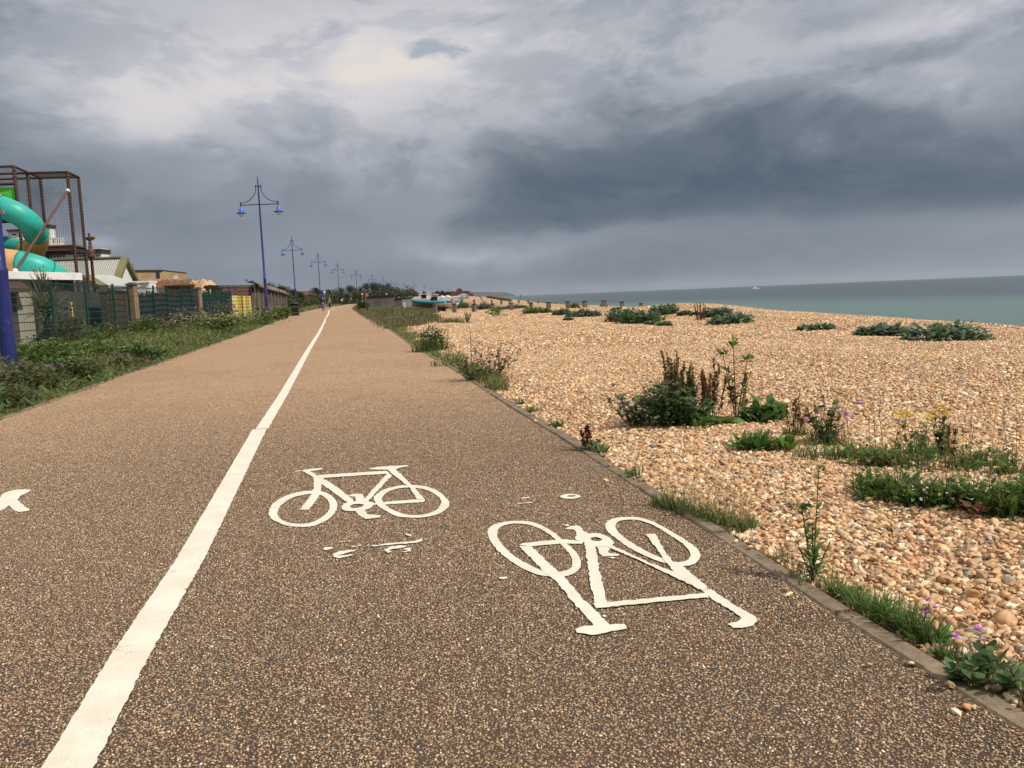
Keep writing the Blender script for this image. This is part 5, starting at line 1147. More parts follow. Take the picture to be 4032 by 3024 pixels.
for i in range(26): f = i/25; m.beam(A0.lerp(A, f), C0.lerp(C_, f), .008)
cbuild(m, 'roof_net', M['net'])
m = MB(); m.tube([(B.x-2.6, B.y-1.0, zg-.15), (A.x-.05, A.y+.02, zg-.15)], .01, 6); g1 = cpt(56, 790, DA); m2 = MB(); m2.box(A.x-1.1, A.x-.06, A.y+.03, A.y+.08, at(40, 790, DA)[2], at(40, 738, DA)[2]); cbuild(m2, 'green_panel', M['lime'])
b0, b1 = cpt(267, 751, 33.5), cpt(60, 1066, 28.4); m = MB(); m.tube([b0, b1], .045, 9); cbuild(m, 'brace', M['rust'])
m = MB(); m.ball(b0, .08); cbuild(m, 'brace_cap', M['white'])
m = MB(); m.ball(b1, .085); m.ball(b1+Vector((-.06, 0, -.08)), .07); cbuild(m, 'brace_cap', M['white'])
m = MB()
for px_, D_ in ((185, 36.5), (80, 34.5)): p_x = at(px_, 1000, D_); m.tube([(p_x[0], p_x[1], 0), (p_x[0], p_x[1], zd+.2)], .07, 8)
cbuild(m, 'lower_leg', M['deckwood'])

# ------------------------------------------------------------------ spiral tube slide
slide = tag(empty('tube_slide', (-19.5, 31, 0)), 'turquoise and orange spiral tube slide curling out of the climbing tower', 'slide'); SOFF = Matrix.Translation(-Vector(slide.location))
def tubeseg(pts, r, mt, name='tube_section', r1=None):
    m = MB(); n = len(pts); rads = [r]*n
    m.tube(pts, rads, 22, caps=False); o = m.build(name, mt, slide); o.matrix_parent_inverse = SOFF; return o
def crv(ctrl, n=10):
    P = [Vector(at(*c)) for c in ctrl]; out = []
    for i in range(len(P)-1):
        p0 = P[max(i-1, 0)]; p1, p2 = P[i], P[i+1]; p3 = P[min(i+2, len(P)-1)]
        for q in range(n):
            u = q/n; out.append(.5*((2*p1)+(p2-p0)*u+(2*p0-5*p1+4*p2-p3)*u*u+(3*p1-p0-3*p2+p3)*u**3))
    return out+[P[-1]]
TR = .41
path_ = crv([(-150, 790, 31.6), (-50, 795, 31.0), (14, 818, 30.6), (78, 848, 30.7), (128, 893, 31.2), (146, 945, 32.2), (128, 984, 33.4), (80, 984, 34.3), (20, 968, 34.6), (-60, 972, 34.0), (-130, 990, 32.6), (-90, 1012, 30.8), (-20, 1020, 30.0), (60, 1030, 29.8), (130, 1045, 29.9), (185, 1066, 30.2), (222, 1090, 30.6), (255, 1115, 31.0)], 8)
cuts = [0, 15, 36, 52, 64, 76, 104, 109, 136]; cols_ = ['teal', 'teal', 'teal', 'beige', 'teal', 'beige', 'beige', 'teal', 'teal']
SEG = [(0, 12, 'teal'), (12, 15, 'beige'), (15, 36, 'teal'), (36, 49, 'beige'), (49, 52, 'beige'), (52, 70, 'teal'), (70, 82, 'beige'), (82, 98, 'teal'), (98, 106, 'beige'), (106, 120, 'teal'), (120, 136, 'teal')]
for i0, i1, c in SEG: tubeseg(path_[i0:min(i1+1, len(path_))], TR, M[c])
m = MB()
for i0, i1, c in SEG[1:]:
    p = path_[i0]; d = (path_[min(i0+1, len(path_)-1)]-path_[i0-1]).normalized(); m.tube([p-d*.012, p+d*.012], TR+.03, 22)
o = m.build('joint_flange', M['tealdk'], slide); o.matrix_parent_inverse = SOFF
# totem pole
x, y, z = at(360, 1016, 40); ro = tag(empty('totem_pole', (x, y, 0)), 'carved brown totem pole topped by a spread winged bird beside the netted tower', 'totem'); zt = at(350, 918, 40)[2]; zb_ = at(360, 1016, 40)[2]
m = MB(); hgt = zt-zb_; prof = [(.10, 0), (0.062, zb_-.05), (0.124, zb_), (0.155, zb_+.02*hgt), (0.167, zb_+.10*hgt), (0.136, zb_+.16*hgt), (0.174, zb_+.22*hgt), (0.149, zb_+.33*hgt), (0.081, zb_+.38*hgt), (0.105, zb_+.44*hgt), (0.068, zb_+.5*hgt), (0.081, zb_+.58*hgt), (0.056, zb_+.66*hgt), (0.074, zb_+.72*hgt), (0.031, zb_+.78*hgt)]; m.lathe(prof, (0, 0, 0), 12); m.build('carved_shaft', M['rust'], ro)
m = MB(); m.ball((0, 0, zb_+.78*hgt), .10, .10, .14, jit=.06); m.ball((0, -.02, zb_+.94*hgt), .05, .05, .08, jit=.05); m.beam((.0, -.05, zb_+.95*hgt), (-.07, -.12, zb_+.92*hgt), .03); m.build('bird_body', M['brown'], ro)
for sgn, mt in ((-1, M['brown']), (1, M['brown'])):
    m = MB(); m.add([(0, -.05, zb_+.72*hgt), (sgn*.14, -.05, zb_+.72*hgt), (sgn*.28, -.05, zb_+.80*hgt), (sgn*.33, -.05, zb_+.88*hgt), (sgn*.14, -.05, zb_+.84*hgt), (0, -.05, zb_+.86*hgt), (0, .05, zb_+.72*hgt), (sgn*.14, .05, zb_+.72*hgt), (sgn*.28, .05, zb_+.80*hgt), (sgn*.33, .05, zb_+.88*hgt), (sgn*.14, .05, zb_+.84*hgt), (0, .05, zb_+.86*hgt)], [(0, 1, 2, 3, 4, 5), (11, 10, 9, 8, 7, 6)]+[(i, (i+1) % 6, 6+(i+1) % 6, 6+i) for i in range(6)]); w_ = m.build('wing', mt, ro)
    if sgn > 0: m = MB(); m.box(.22, .335, -.055, .055, zb_+.80*hgt, zb_+.875*hgt); m.build('wing_tip', M['yellow'], w_)

# ------------------------------------------------------------------ buildings of the park and behind it
def bbox(m, px0, px1, pt, pb, D, depth, z0=None):
    x0_, _, zt_ = at(px0, pt, D); x1_ = at(px1, pt, D)[0]; zb2 = at(px0, pb, D)[2] if z0 is None else z0; m.box(x0_, x1_, D, D+depth, zb2, zt_)
def topen(name, label, cat, D=60, px=300): x_ = at(px, 1200, D)[0]; r_ = tag(empty(name, (x_, D, 0)), label, cat); return r_
def put(m, name, mt, ro, bevel=0): o = m.build(name, mt, ro, bevel=bevel); o.matrix_parent_inverse = Matrix.Translation(-Vector(ro.location)); return o
ro = topen('white_building', 'long white flat roofed building with dark roof band behind the climbing tower', 'building', 72, 300)
D = 72; m = MB(); bbox(m, -80, 400, 997, 0, D, 1.4, 0); put(m, 'wall', M['white'], ro)
m = MB(); x0_, _, zt_ = at(402, 974, D); xa = at(-90, 974, D)[0]; zr = at(400, 996, D)[2]; m.box(xa, x0_, D-.25, D+1.5, zr+.002, zr+.34); put(m, 'roof_band', M['darkroof'], ro)
def window(px0, px1, py0, py1, n, D_=D, ro_=None):
    xa, _, z1_ = at(px0, py0, D_); xb = at(px1, py0, D_)[0]; z0_ = at(px0, py1, D_)[2]; ro_ = ro_ or ro
    f = MB(); fr = .07
    f.box(xa, xb, D_-.05, D_-.004, z0_, z0_+fr); f.box(xa, xb, D_-.05, D_-.004, z1_-fr, z1_)
    for i in range(n+1): xx = xa+(xb-xa)*i/n; f.box(xx-fr/2, xx+fr/2, D_-.052, D_-.004, z0_+fr, z1_-fr)
    fo = put(f, 'window', M['white'], ro_); g_ = MB(); g_.box(xa+.02, xb-.02, D_-.02, D_-.003, z0_+.02, z1_-.02); g_.build("pane", M["glass"], fo)
window(358, 396, 1001, 1015, 4); window(196, 258, 1000, 1020, 5); window(300, 345, 1002, 1016, 4)
m = MB(); bbox(m, 30, 84, 912, 990, D-1, .8); bbox(m, 168, 196, 898, 975, D+.5, .8); bbox(m, 84, 168, 935, 990, D+.55, .7); put(m, 'upper_storey', M['white'], ro)
m = MB(); bbox(m, 176, 196, 884, 897, D+.4, 1.0); bbox(m, 24, 86, 904, 911, D-1.2, 1.1); put(m, 'upper_roof', M['darkroof'], ro)
window(46, 66, 918, 932, 1, D-1); window(206, 252, 940, 962, 4, D+.2)
m = MB()
for px_ in range(196, 256, 8): x_, _, z_ = at(px_, 965, D-.2); z2_ = at(px_, 940, D-.2)[2]; m.box(x_-.03, x_+.03, D-.4, D-.34, z_, z2_)
x_, _, z_ = at(196, 940, D); m.box(x_, at(254, 940, D)[0], D-.4, D-.34, z_-.03, z_+.03); put(m, 'balcony_rail', M['white'], ro)
x_, _, z_ = at(192, 964, D); m = MB(); m.box(x_, at(258, 964, D)[0], D-.5, D, z_-.35, z_-.05); put(m, 'balcony', M['white'], ro)
# lodge with an olive trimmed gable
x, y, _ = at(322, 1200, 47); ro = tag(empty('gable_lodge', (x, y, 0), R(6)), 'olive trimmed gabled lodge with corrugated grey roof and white gable end', 'lodge')
zr = at(429, 1017, 47)[2]; ze = zr-1.02; Lx = 2.6; dpt = 1.25
m = MB(); m.box(-Lx, Lx-.1, -dpt+.15, dpt-.15, 0, ze); put2 = m.build('wall', M['white'], ro)
m = MB(); m.add([(Lx-.1, -dpt+.15, ze), (Lx-.1, dpt-.15, ze), (Lx-.1, 0, zr-.12), (Lx-.3, -dpt+.15, ze), (Lx-.3, dpt-.15, ze), (Lx-.3, 0, zr-.12)], [(0, 1, 2), (5, 4, 3), (0, 3, 4, 1), (1, 4, 5, 2), (2, 5, 3, 0)]); m.build('gable_end', M['white'], ro)
for sgn in (-1, 1):
    m = MB(); m.add([(-Lx, 0, zr), (Lx-.25, 0, zr), (Lx-.25, sgn*(dpt+.25), ze-.2), (-Lx, sgn*(dpt+.25), ze-.2), (-Lx, 0, zr-.06), (Lx-.25, 0, zr-.06), (Lx-.25, sgn*(dpt+.25), ze-.26), (-Lx, sgn*(dpt+.25), ze-.26)], [(0, 1, 2, 3), (7, 6, 5, 4), (0, 4, 5, 1), (1, 5, 6, 2), (2, 6, 7, 3), (3, 7, 4, 0)]); m.build('roof', M['corr'], ro)
m = MB()
for sgn in (-1, 1): m.beam((Lx+.05, 0, zr+.02), (Lx+.05, sgn*(dpt+.32), ze-.26), .62, .22, (1, 0, 0)) if False else m.add([(Lx-.25, 0, zr+.07), (Lx+.12, 0, zr+.07), (Lx+.12, sgn*(dpt+.3), ze-.18), (Lx-.25, sgn*(dpt+.3), ze-.18), (Lx-.25, 0, zr-.2), (Lx+.12, 0, zr-.2), (Lx+.12, sgn*(dpt+.3), ze-.42), (Lx-.25, sgn*(dpt+.3), ze-.42)], [(0, 1, 2, 3), (7, 6, 5, 4), (0, 4, 5, 1), (1, 5, 6, 2), (2, 6, 7, 3), (3, 7, 4, 0)])
m.box(-Lx, Lx-.26, -.14, .14, zr+.005, zr+.09); m.build('bargeboard', M['olive'], ro)
# lower lean-to roofs
def slab(name, label, cat, quad4, th, mt, wallm=None, trim=None):
    P = [Vector(at(*q)) for q in quad4]; c = sum(P, Vector())/4; ro = tag(empty(name, (c.x, c.y, 0)), label, cat); m = MB()
    loc = [p-Vector((c.x, c.y, 0)) for p in P]; lo = [p-Vector((0, 0, th)) for p in loc]
    m.add(loc+lo, [(0, 1, 2, 3), (7, 6, 5, 4), (0, 4, 5, 1), (1, 5, 6, 2), (2, 6, 7, 3), (3, 7, 4, 0)]); m.build('roof', mt, ro)
    w_ = MB(); n = 4; vs = [p+(c0-p)*.06 for p in lo for c0 in [sum(lo, Vector())/4]]; vs = [Vector((p.x, p.y, p.z-.01)) for p in vs]; bs = [Vector((p.x, p.y, -.1)) for p in vs]
    w_.add(vs+bs, [(i, 4+i, 4+(i+1) % 4, (i+1) % 4) for i in range(4)]); w_.build('wall', wallm or M['white'], ro)
    return ro, loc
ro, loc = slab('lean_to', 'pale lean to roof with an olive edge below the gable lodge', 'shed', [(354, 1083, 43.5), (440, 1082, 44), (552, 1124, 42), (426, 1124, 39.5)], .10, M['roofpale'])
m = MB(); m.add([loc[0]+Vector((-.45, 0, .02)), loc[0]+Vector((0, 0, .03)), loc[3]+Vector((0, -.02, .03)), loc[3]+Vector((-.42, -.02, .02)), loc[0]+Vector((-.45, 0, -.25)), loc[0]+Vector((0, 0, -.25)), loc[3]+Vector((0, -.02, -.25)), loc[3]+Vector((-.42, -.02, -.25))], [(0, 1, 2, 3), (7, 6, 5, 4), (0, 4, 5, 1), (1, 5, 6, 2), (2, 6, 7, 3), (3, 7, 4, 0)]); m.build('bargeboard', M['olive'], ro)
ro = topen('white_store', 'plain white flat roofed store right of the lean to', 'shed', 43, 560); m = MB(); bbox(m, 500, 588, 1116, 0, 42.5, .8, 0); put(m, 'wall', M['white'], ro)
m = MB(); x0_, _, z_ = at(496, 1112, 42.5); m.box(x0_, at(589, 1112, 42.5)[0], 42.4, 43.4, z_-.055, z_+.04); put(m, 'roof', M['white'], ro)
# small white block and scaffold
ro = topen('white_block', 'small white block with one dark vent behind the gable', 'building', 58, 450); m = MB(); bbox(m, 428, 450, 1025, 0, 58, .8, 0); put(m, 'wall', M['white'], ro); m = MB(); bbox(m, 440, 447, 1040, 1046, 57.97, .02); put(m, 'vent', M['darkroof'], ro)
ro = topen('scaffold', 'bare scaffold poles and platform beside the small white block', 'scaffold', 56, 490); m = MB()
for px_, pt_ in ((470, 1040), (476, 1012), (503, 1022), (508, 1034)): x_, y_, z_ = at(px_, pt_, 56+.4*(px_ % 2)); m.tube([(x_, y_, 0), (x_, y_, z_)], .035, 6)
for (a_, b_) in (((468, 1052), (528, 1040)), ((474, 1036), (512, 1036)), ((470, 1060), (510, 1060)), ((455, 1053), (500, 1046))): p, q = at(*a_, 55.9), at(*b_, 55.9); m.tube([p, q], .03, 6)
put(m, 'pole', M['metal'], ro); m = MB(); x0_, _, z_ = at(455, 1053, 56); m.box(x0_, at(507, 1053, 56)[0], 56, 56.8, z_-.06, z_); put(m, 'platform', M['deckwood'], ro)
# tan building
x, y, _ = at(640, 1200, 98); ro = tag(empty('tan_building', (x, y, 0)), 'low flat roofed tan building with a tall dark window behind the mound', 'building')
p = [at(470, 1066, 93), at(640, 1062, 96), at(736, 1070, 106)]; zt_ = p[1][2]; q = [(a_[0]-x, a_[1]-y) for a_ in p]; poly = [q[0], q[1], q[2], (q[2][0]-6.5, q[2][1]+14), (q[0][0]-6, q[0][1]+14)]
m = MB(); m.prism(poly, 0, zt_-.18); m.build('wall', M['tan'], ro); m = MB(); m.prism([(a_*1.01, b_-.15 if i < 3 else b_) for i, (a_, b_) in enumerate(poly)], zt_-.179, zt_); m.build('roof', M['darkroof'], ro)
d_ = Vector((q[1][0]-q[0][0], q[1][1]-q[0][1], 0)).normalized(); m = MB(); c_ = Vector((q[1][0], q[1][1], 0))-d_*.55; wz0, wz1 = at(628, 1096, 95.8)[2], at(628, 1063, 95.8)[2]-.25
m.beam((c_.x, c_.y-.02, wz0), (c_.x, c_.y-.02, wz1), .38, .08, (0, 1, 0)); m = MB(); m.add([(c_-d_*.2)+Vector((0, -.05, wz0)), (c_+d_*.2)+Vector((0, -.05, wz0)), (c_+d_*.2)+Vector((0, -.05, wz1)), (c_-d_*.2)+Vector((0, -.05, wz1)), (c_-d_*.2)+Vector((0, .05, wz0)), (c_+d_*.2)+Vector((0, .05, wz0)), (c_+d_*.2)+Vector((0, .05, wz1)), (c_-d_*.2)+Vector((0, .05, wz1))], [(0, 1, 2, 3), (7, 6, 5, 4), (0, 4, 5, 1), (1, 5, 6, 2), (2, 6, 7, 3), (3, 7, 4, 0)]); m.build('window', M['glass'], ro)
x, y, z = at(691, 1098, 92); m = MB(); m.prism([(-.24, 0), (.24, 0), (.22, .22), (.12, .36), (-.08, .38), (-.2, .26)], -.05, .05, tr=lambda v: (v[0], v[2], v[1])); m.box(-.05, .05, -.04, .04, -z-.3, 0); tag(m.build('white_board', M['white'], None, (x, y, z)), 'small white arch shaped board on a post above the sandy mound', 'sign board')
# sculpted rock
def rock(name, label, pxs, D, depth, mt, seed):
    m = MB(); rs = random.Random(seed); n = len(pxs)*3; xs = []; 
    cols_ = [at(px_, py_, D) for px_, py_ in pxs]; X = np.array([c[0] for c in cols_]); Zt = np.array([c[2] for c in cols_]); k = 26; xi = np.linspace(X[0], X[-1], k); zi = np.interp(xi, X, Zt)
    cx = xi.mean(); rows = 12; V_ = []; 
    for j in range(rows):
        t_ = j/(rows-1); prof = math.sin(math.pi*t_)**.55
        for i in range(k): V_.append((xi[i]-cx + rs.uniform(-.05, .05), -depth/2+depth*t_+rs.uniform(-.1, .1), max(0, zi[i]*prof*(1+rs.uniform(-.035, .035)))))
    m.add(V_, [(j*k+i, j*k+i+1, (j+1)*k+i+1, (j+1)*k+i) for j in range(rows-1) for i in range(k-1)], True)
    tag(m.build(name, mt, None, (cx, D+depth/2, -.05)), label, 'rock feature')
rock('rock_feature', 'sandy sculpted rock mound with rounded peaks above the fence', [(690, 1140), (703, 1108), (717, 1096), (730, 1098), (742, 1104), (752, 1097), (762, 1094), (775, 1099), (790, 1110), (805, 1119), (822, 1128), (832, 1140)], 61, 5, M['rock'], 3)
rock('rock_feature', 'dark brown sculpted rock block left of the sandy mound', [(572, 1135), (580, 1100), (592, 1099), (640, 1097), (680, 1098), (706, 1099), (712, 1135)], 63, 4, M['rockdark'], 5)
m = MB(); x0_, y0_, z0_ = at(648, 1134, 59); x1_ = at(760, 1134, 59)[0]; m.box(x0_, x1_, 59, 59.3, 0, z0_+.1); m.box(x0_-.1, x1_+.1, 58.9, 59.4, z0_+.101, z0_+.17); tag(m.build('low_wall', M['timberbr'], None), 'low dark red wall under the sculpted rocks behind the mesh', 'wall')
v = Veg(); x, y, z = at(740, 1126, 58.6); leaves_in(v, (x, y, z+.1), (1.0, .4, .4), 300, .14, .06, [(.10, .07, .03), (.07, .075, .025), (.14, .09, .04)]); ro = plant('wall_shrub', 'rusty green shrub growing on top of the low dark wall', 'shrub', None, (x, y, z)); finish(ro, foliage=(v, 'leaf'))

# ------------------------------------------------------------------ promenade lamps
def make_lamp():
    ro = empty('lamp_post'); H = 10.0
    m = MB(); m.lathe([(.115, -.3), (.115, 1.6), (.118, 1.62), (.118, 1.68), (.10, 1.72), (.098, 2.9), (.101, 2.92), (.101, 2.97), (.082, 3.0), (.055, 7.9), (.047, 9.2), (.038, 9.95), (.0, 10.0)], (0, 0, 0), 16); m.build('column', M['blue'], ro)
    m = MB(); m.tube([(-1.33, 0, 8.06), (1.33, 0, 8.06)], .032, 8); m.build('cross_arm', M['darkblue'], ro)
    m = MB(); m.tube([(-.24, 0, 9.3), (.24, 0, 9.3)], .03, 8)
    for s_ in (-1, 1): m.tube([(s_*.17, 0, 9.2), (s_*.17, 0, 9.4)], .028, 8)
    m.build('collar', M['darkblue'], ro)
    for s_ in (-1, 1):
        m = MB(); pts = [(s_*(.17+1.13*(1-math.cos(u))), 0, 9.25-1.05*math.sin(u)) for u in np.linspace(.05, math.pi/2, 14)]; m.tube(pts, .026, 7); m.tube([(s_*1.3, 0, 7.98), (s_*1.3, 0, 8.26)], .045, 8); m.build('curved_bracket', M['darkblue'], ro)
        m = MB(); m.lathe([(.04, 7.99), (.055, 7.96), (.075, 7.88), (.11, 7.78), (.17, 7.66), (.235, 7.58), (.30, 7.555), (.315, 7.53), (.30, 7.515), (.20, 7.54), (.1, 7.6)], (s_*1.3, 0, 0), 20); ln = m.build('lantern_hood', M['lantern'], ro)
        m = MB(); m.lathe([(.305, 7.514), (.320, 7.52), (.322, 7.50), (.30, 7.495)], (s_*1.3, 0, 0), 20); m.build('rim', M['darkblue'], ln)
        m = MB(); m.ball((s_*1.3, 0, 7.43), .185, .185, .17, 16, 10); m.build('globe', M['globe'], ro)
    return ro
LAMPS = [(38, 1435, 13.4, 'nearest blue lamp post rising out of the brambles at the left edge'), (1052, 1232, 58.6, 'tallest fully visible blue double lamp post beside the yellow striped panel'),
         (1166, 1200, 113, 'blue double lamp post directly behind the black litter bin'), (1264, 1198, 154, 'blue double lamp post just left of the walker in the dark jacket'),
         (1338, 1192, 198, 'blue double lamp post next to the bending walker'), (1408, 1190, 241, 'blue double lamp post just beyond the farthest walker'),
         (1471, 1185, 292, 'blue double lamp post rising behind the post with the orange box'), (1512.5, 1184, 333, 'blue double lamp post above the top of the dark wood'), (1545, 1183, 376, 'blue double lamp post on the falling edge of the dark wood'),
         (1566.5, 1182, 402, 'farther blue double lamp post on the falling edge of the dark wood'), (1594.5, 1181, 428, 'blue double lamp post above the end of the concrete hut roof'), (1635, 1180, 470, 'thin far lamp post left of the white garage'),
         (1675, 1178, 520, 'thin far lamp post rising right behind the white garage'), (1704, 1177, 640, 'first very distant lamp post left of the dark far trees'), (1723.5, 1176, 625, 'very distant lamp post over the left of the dark far trees'),
         (1740.5, 1175, 690, 'very distant lamp post over the middle of the dark far trees'), (1755.5, 1175, 720, 'very distant lamp post over the right of the dark far trees'), (1768.5, 1174, 790, 'very distant lamp post where the brick fort wall begins'), (1779, 1174, 850, 'very distant lamp post over the brick fort wall'), (1789.5, 1173, 910, 'last distant lamp post beside the brick fort tower')]
L0 = make_lamp()
for i, (px, py, D, lb) in enumerate(LAMPS):
    o = L0 if i == 0 else copy_tree(L0); x = at(px, py, D)[0]; z = zf(x, D) if D < 220 else .55
    if i == 1: z = .0
    o.location = (x, D, z); o.rotation_euler = (0, 0, random.uniform(-.06, .06)); tag(o, lb, 'lamp post', 'blue lamp posts along the promenade')
# strap and bracket on the nearest post
m = MB(); m.lathe([(.118, 3.05), (.122, 3.05), (.122, 3.09), (.118, 3.09)], (0, 0, 0), 16); m.box(.10, .17, -.03, .03, 2.55, 2.62); m.box(-.2, .16, -.16, -.12, 2.57, 2.61); m.box(-.22, -.16, -.18, -.1, 2.52, 2.66); m.build('clamp', M['metal'], L0)
m = MB(); m.box(.04, .09, -.125, -.095, 1.82, 1.9); m.build('number_plate', M['white'], L0)

# ------------------------------------------------------------------ litter bin
x, y, _ = at(1163, 1243, 78.5); ro = tag(empty('litter_bin', (x, y, zf(x, y)), .1), 'black litter bin with a hooded slot standing at the path edge', 'bin')
m = MB(); m.prism([(-.33, -.29), (.33, -.29), (.36, 0), (.33, .29), (-.33, .29), (-.36, 0)], .05, .82); m.build('body', M['black'], ro, bevel=.03)
m = MB(); m.box(-.37, .37, -.32, .32, 0, .08); m.build('plinth', M['black'], ro, bevel=.02)
m = MB()
for s_ in (-1, 1): m.box(s_*.33-.05, s_*.33+.05, -.29, .29, .825, 1.10)
m.box(-.27, .27, .22, .29, .825, 1.10); m.build('side_cheek', M['black'], ro, bevel=.02)
m = MB(); m.lathe([(.0, 1.24), (.20, 1.23), (.34, 1.18), (.40, 1.10), (.38, 1.07), (0, 1.07)], (0, 0, 0), 20); m.build('hood', M['black'], ro)
m = MB(); m.box(-.35, .35, -.31, -.30, .79, .83); m.box(-.34, .34, -.31, -.30, .24, .27); m.build('band', M['metal'], ro)
m = MB(); m.box(-.25, .25, -.1, .2, .84, .98); m.build('liner', M['concpale'], ro)

# ------------------------------------------------------------------ people and a dog
def skin_obj(name, J, E, mt, parent, sub=2):
    me = bpy.data.meshes.new(name); me.from_pydata([j[:3] for j in J], E, []); o = bpy.data.objects.new(name, me); COL.objects.link(o); o.parent = parent; me.materials.append(mt)
    md = o.modifiers.new('skin', 'SKIN'); md.use_smooth_shade = True
    for v_, j in zip(me.skin_vertices[0].data, J): v_.radius = (j[3], j[4] if len(j) > 4 else j[3])
    me.skin_vertices[0].data[0].use_root = True
    s_ = o.modifiers.new('sub', 'SUBSURF'); s_.levels = sub; s_.render_levels = sub; return o
def person(px, py, D, h, rz, label, top, trousers, hairm, stride=.16, bend=0.0, arm=.0, longcoat=False, shorts=False, bag=False):
    x, y, _ = at(px, py, D); k = h/1.75; ro = tag(empty('person', (x, y, zf(x, y)+.012), rz), label, 'person', 'walkers on the promenade')
    hip = .93*k; cb, sb = math.cos(bend), math.sin(bend)
    def T(dx, dy, dz): return (dx*k, (dy*cb+dz*sb)*k, hip+(dz*cb-dy*sb)*k)       # torso space, leaning forward (+y)
    n = lambda p, r, r2=None: (*p, r*k, (r2 or r)*k)
    J = [n((0, 0, hip), .11, .09), n(T(0, 0, .22), .11, .085), n(T(0, 0, .42), .13, .09), n(T(0, 0, .52), .06, .055), n(T(0, .01, .58), .05), n(T(0, .02, .70), .078, .09), n(T(0, .02, .78), .055, .065)]
    Ed = [(0, 1), (1, 2), (2, 3), (3, 4), (4, 5), (5, 6)]
    J += [n(T(0, .10, .665), .018), n(T(.075, .015, .68), .014), n(T(-.075, .015, .68), .014)]; Ed += [(5, 7), (5, 8), (5, 9)]      # nose and ears
    legs = []; arms = []
    for s_, f in ((-1, 1), (1, -1)):
        b = len(J); st = stride*f
        J += [n((s_*.09*k, 0, hip-.06*k), .085), n((s_*.095*k, (st*.55+.03)*k, .50*k), .058), n((s_*.095*k, st*k-.02*k*f, .09*k), .038), n((s_*.10*k, (st+.12)*k, .035*k), .035, .04)]; Ed += [(0, b), (b, b+1), (b+1, b+2), (b+2, b+3)]; legs.append(b)
        b = len(J); sw = -st*.9+arm
        J += [n(T(s_*.19, 0, .45), .055), n(tuple(a+c for a, c in zip(T(s_*.22, 0, .16), (0, sw*.3*k, 0))), .042), n(tuple(a+c for a, c in zip(T(s_*.21, .05, -.08), (0, sw*k, 0.02*k))), .032), n(tuple(a+c for a, c in zip(T(s_*.205, .07, -.18), (0, sw*1.15*k, 0))), .028, .016)]
        hb = len(J)-1; Ed += [(2, b), (b, b+1), (b+1, b+2), (b+2, b+3)]; arms.append(b)
        for q in range(4): c_ = J[hb]; J.append(n((c_[0]+(q-1.5)*.012*k, c_[1]+.015*k+q*.006*k, c_[2]-(.075-.006*abs(q-1.5))*k), .008)); Ed.append((hb, len(J)-1))
        c_ = J[hb-1]; J.append(n((c_[0]-s_*.02*k, c_[1]+.045*k, c_[2]-.075*k), .009)); Ed.append((hb-1, len(J)-1))
    skin_obj('body', J, Ed, M['skin'], ro)
    g = 1.18
    tj = [n((0, 0, hip-.02*k-(.16*k if longcoat else 0)), .15, .115), n(T(0, 0, .22), .135, .105), n(T(0, 0, .43), .15, .11), n(T(0, 0, .53), .075, .068)]; te = [(0, 1), (1, 2), (2, 3)]
    for b in arms:
        c_ = len(tj); tj += [(*J[b][:3], J[b][3]*1.3, J[b][3]*1.3), (*J[b+1][:3], J[b+1][3]*1.35, J[b+1][3]*1.35), (*J[b+2][:3], J[b+2][3]*1.45, J[b+2][3]*1.45)]; te += [(2, c_), (c_, c_+1), (c_+1, c_+2)]
    skin_obj('jacket', tj, te, top, ro)
    pj = [n((0, 0, hip+.04*k), .135, .105)]; pe = []
    for b in legs:
        c_ = len(pj); pj += [(*J[b][:3], J[b][3]*1.2, J[b][3]*1.2), (*J[b+1][:3], J[b+1][3]*1.35, J[b+1][3]*1.35)]; pe += [(0, c_), (c_, c_+1)]
        if not shorts: pj.append((J[b+2][0], J[b+2][1], J[b+2][2]+.02, J[b+2][3]*1.5, J[b+2][3]*1.5)); pe.append((c_+1, c_+2))
    skin_obj('trousers', pj, pe, trousers, ro)
    for b in legs: 
        m = MB(); a_ = J[b+2]; m.ball((a_[0], a_[1]+.055*k, .045*k), .05*k, .135*k, .048*k, 10, 6); m.build('shoe', M['blackcl'], ro)
    m = MB(); c_ = T(0, .005, .735); m.ball(c_, .098*k, .112*k, .105*k, 12, 8, .03); m.build('hair', hairm, ro)
    return ro
person(1273, 1222, 100, 1.76, .1, 'walker in dark jacket and blue jeans seen from behind', M['navy'], M['denim'], M['hairdk'], .10)
person(1299, 1213, 131, 1.66, 3.0, 'walker in pale jacket and black trousers coming towards the camera', M['olivecl'], M['blackcl'], M['hair'], .07)
person(1344, 1201, 163, 1.70, -.6, 'walker in light blue top and dark shorts bending forward', M['sky'], M['blackcl'], M['hairdk'], .05, .75, .25, shorts=True)
person(1383, 1196, 213, 1.72, 2.9, 'walker in white top and black trousers farthest along the path', M['whitecl'], M['blackcl'], M['hair'], .14)
x, y, _ = at(1349.5, 1201, 162); ro = tag(empty('dog', (x, y, zf(x, y)+.01), .3), 'small black dog standing at the feet of the bending walker', 'dog')
J = [(0, 0, .36, .10, .12), (.22, 0, .37, .11, .14), (-.22, 0, .37, .085, .10), (.34, 0, .48, .06), (.42, 0, .56, .065), (.53, 0, .53, .035), (-.34, 0, .45, .025), (-.46, 0, .55, .015)]; E_ = [(0, 1), (0, 2), (1, 3), (3, 4), (4, 5), (2, 6), (6, 7)]
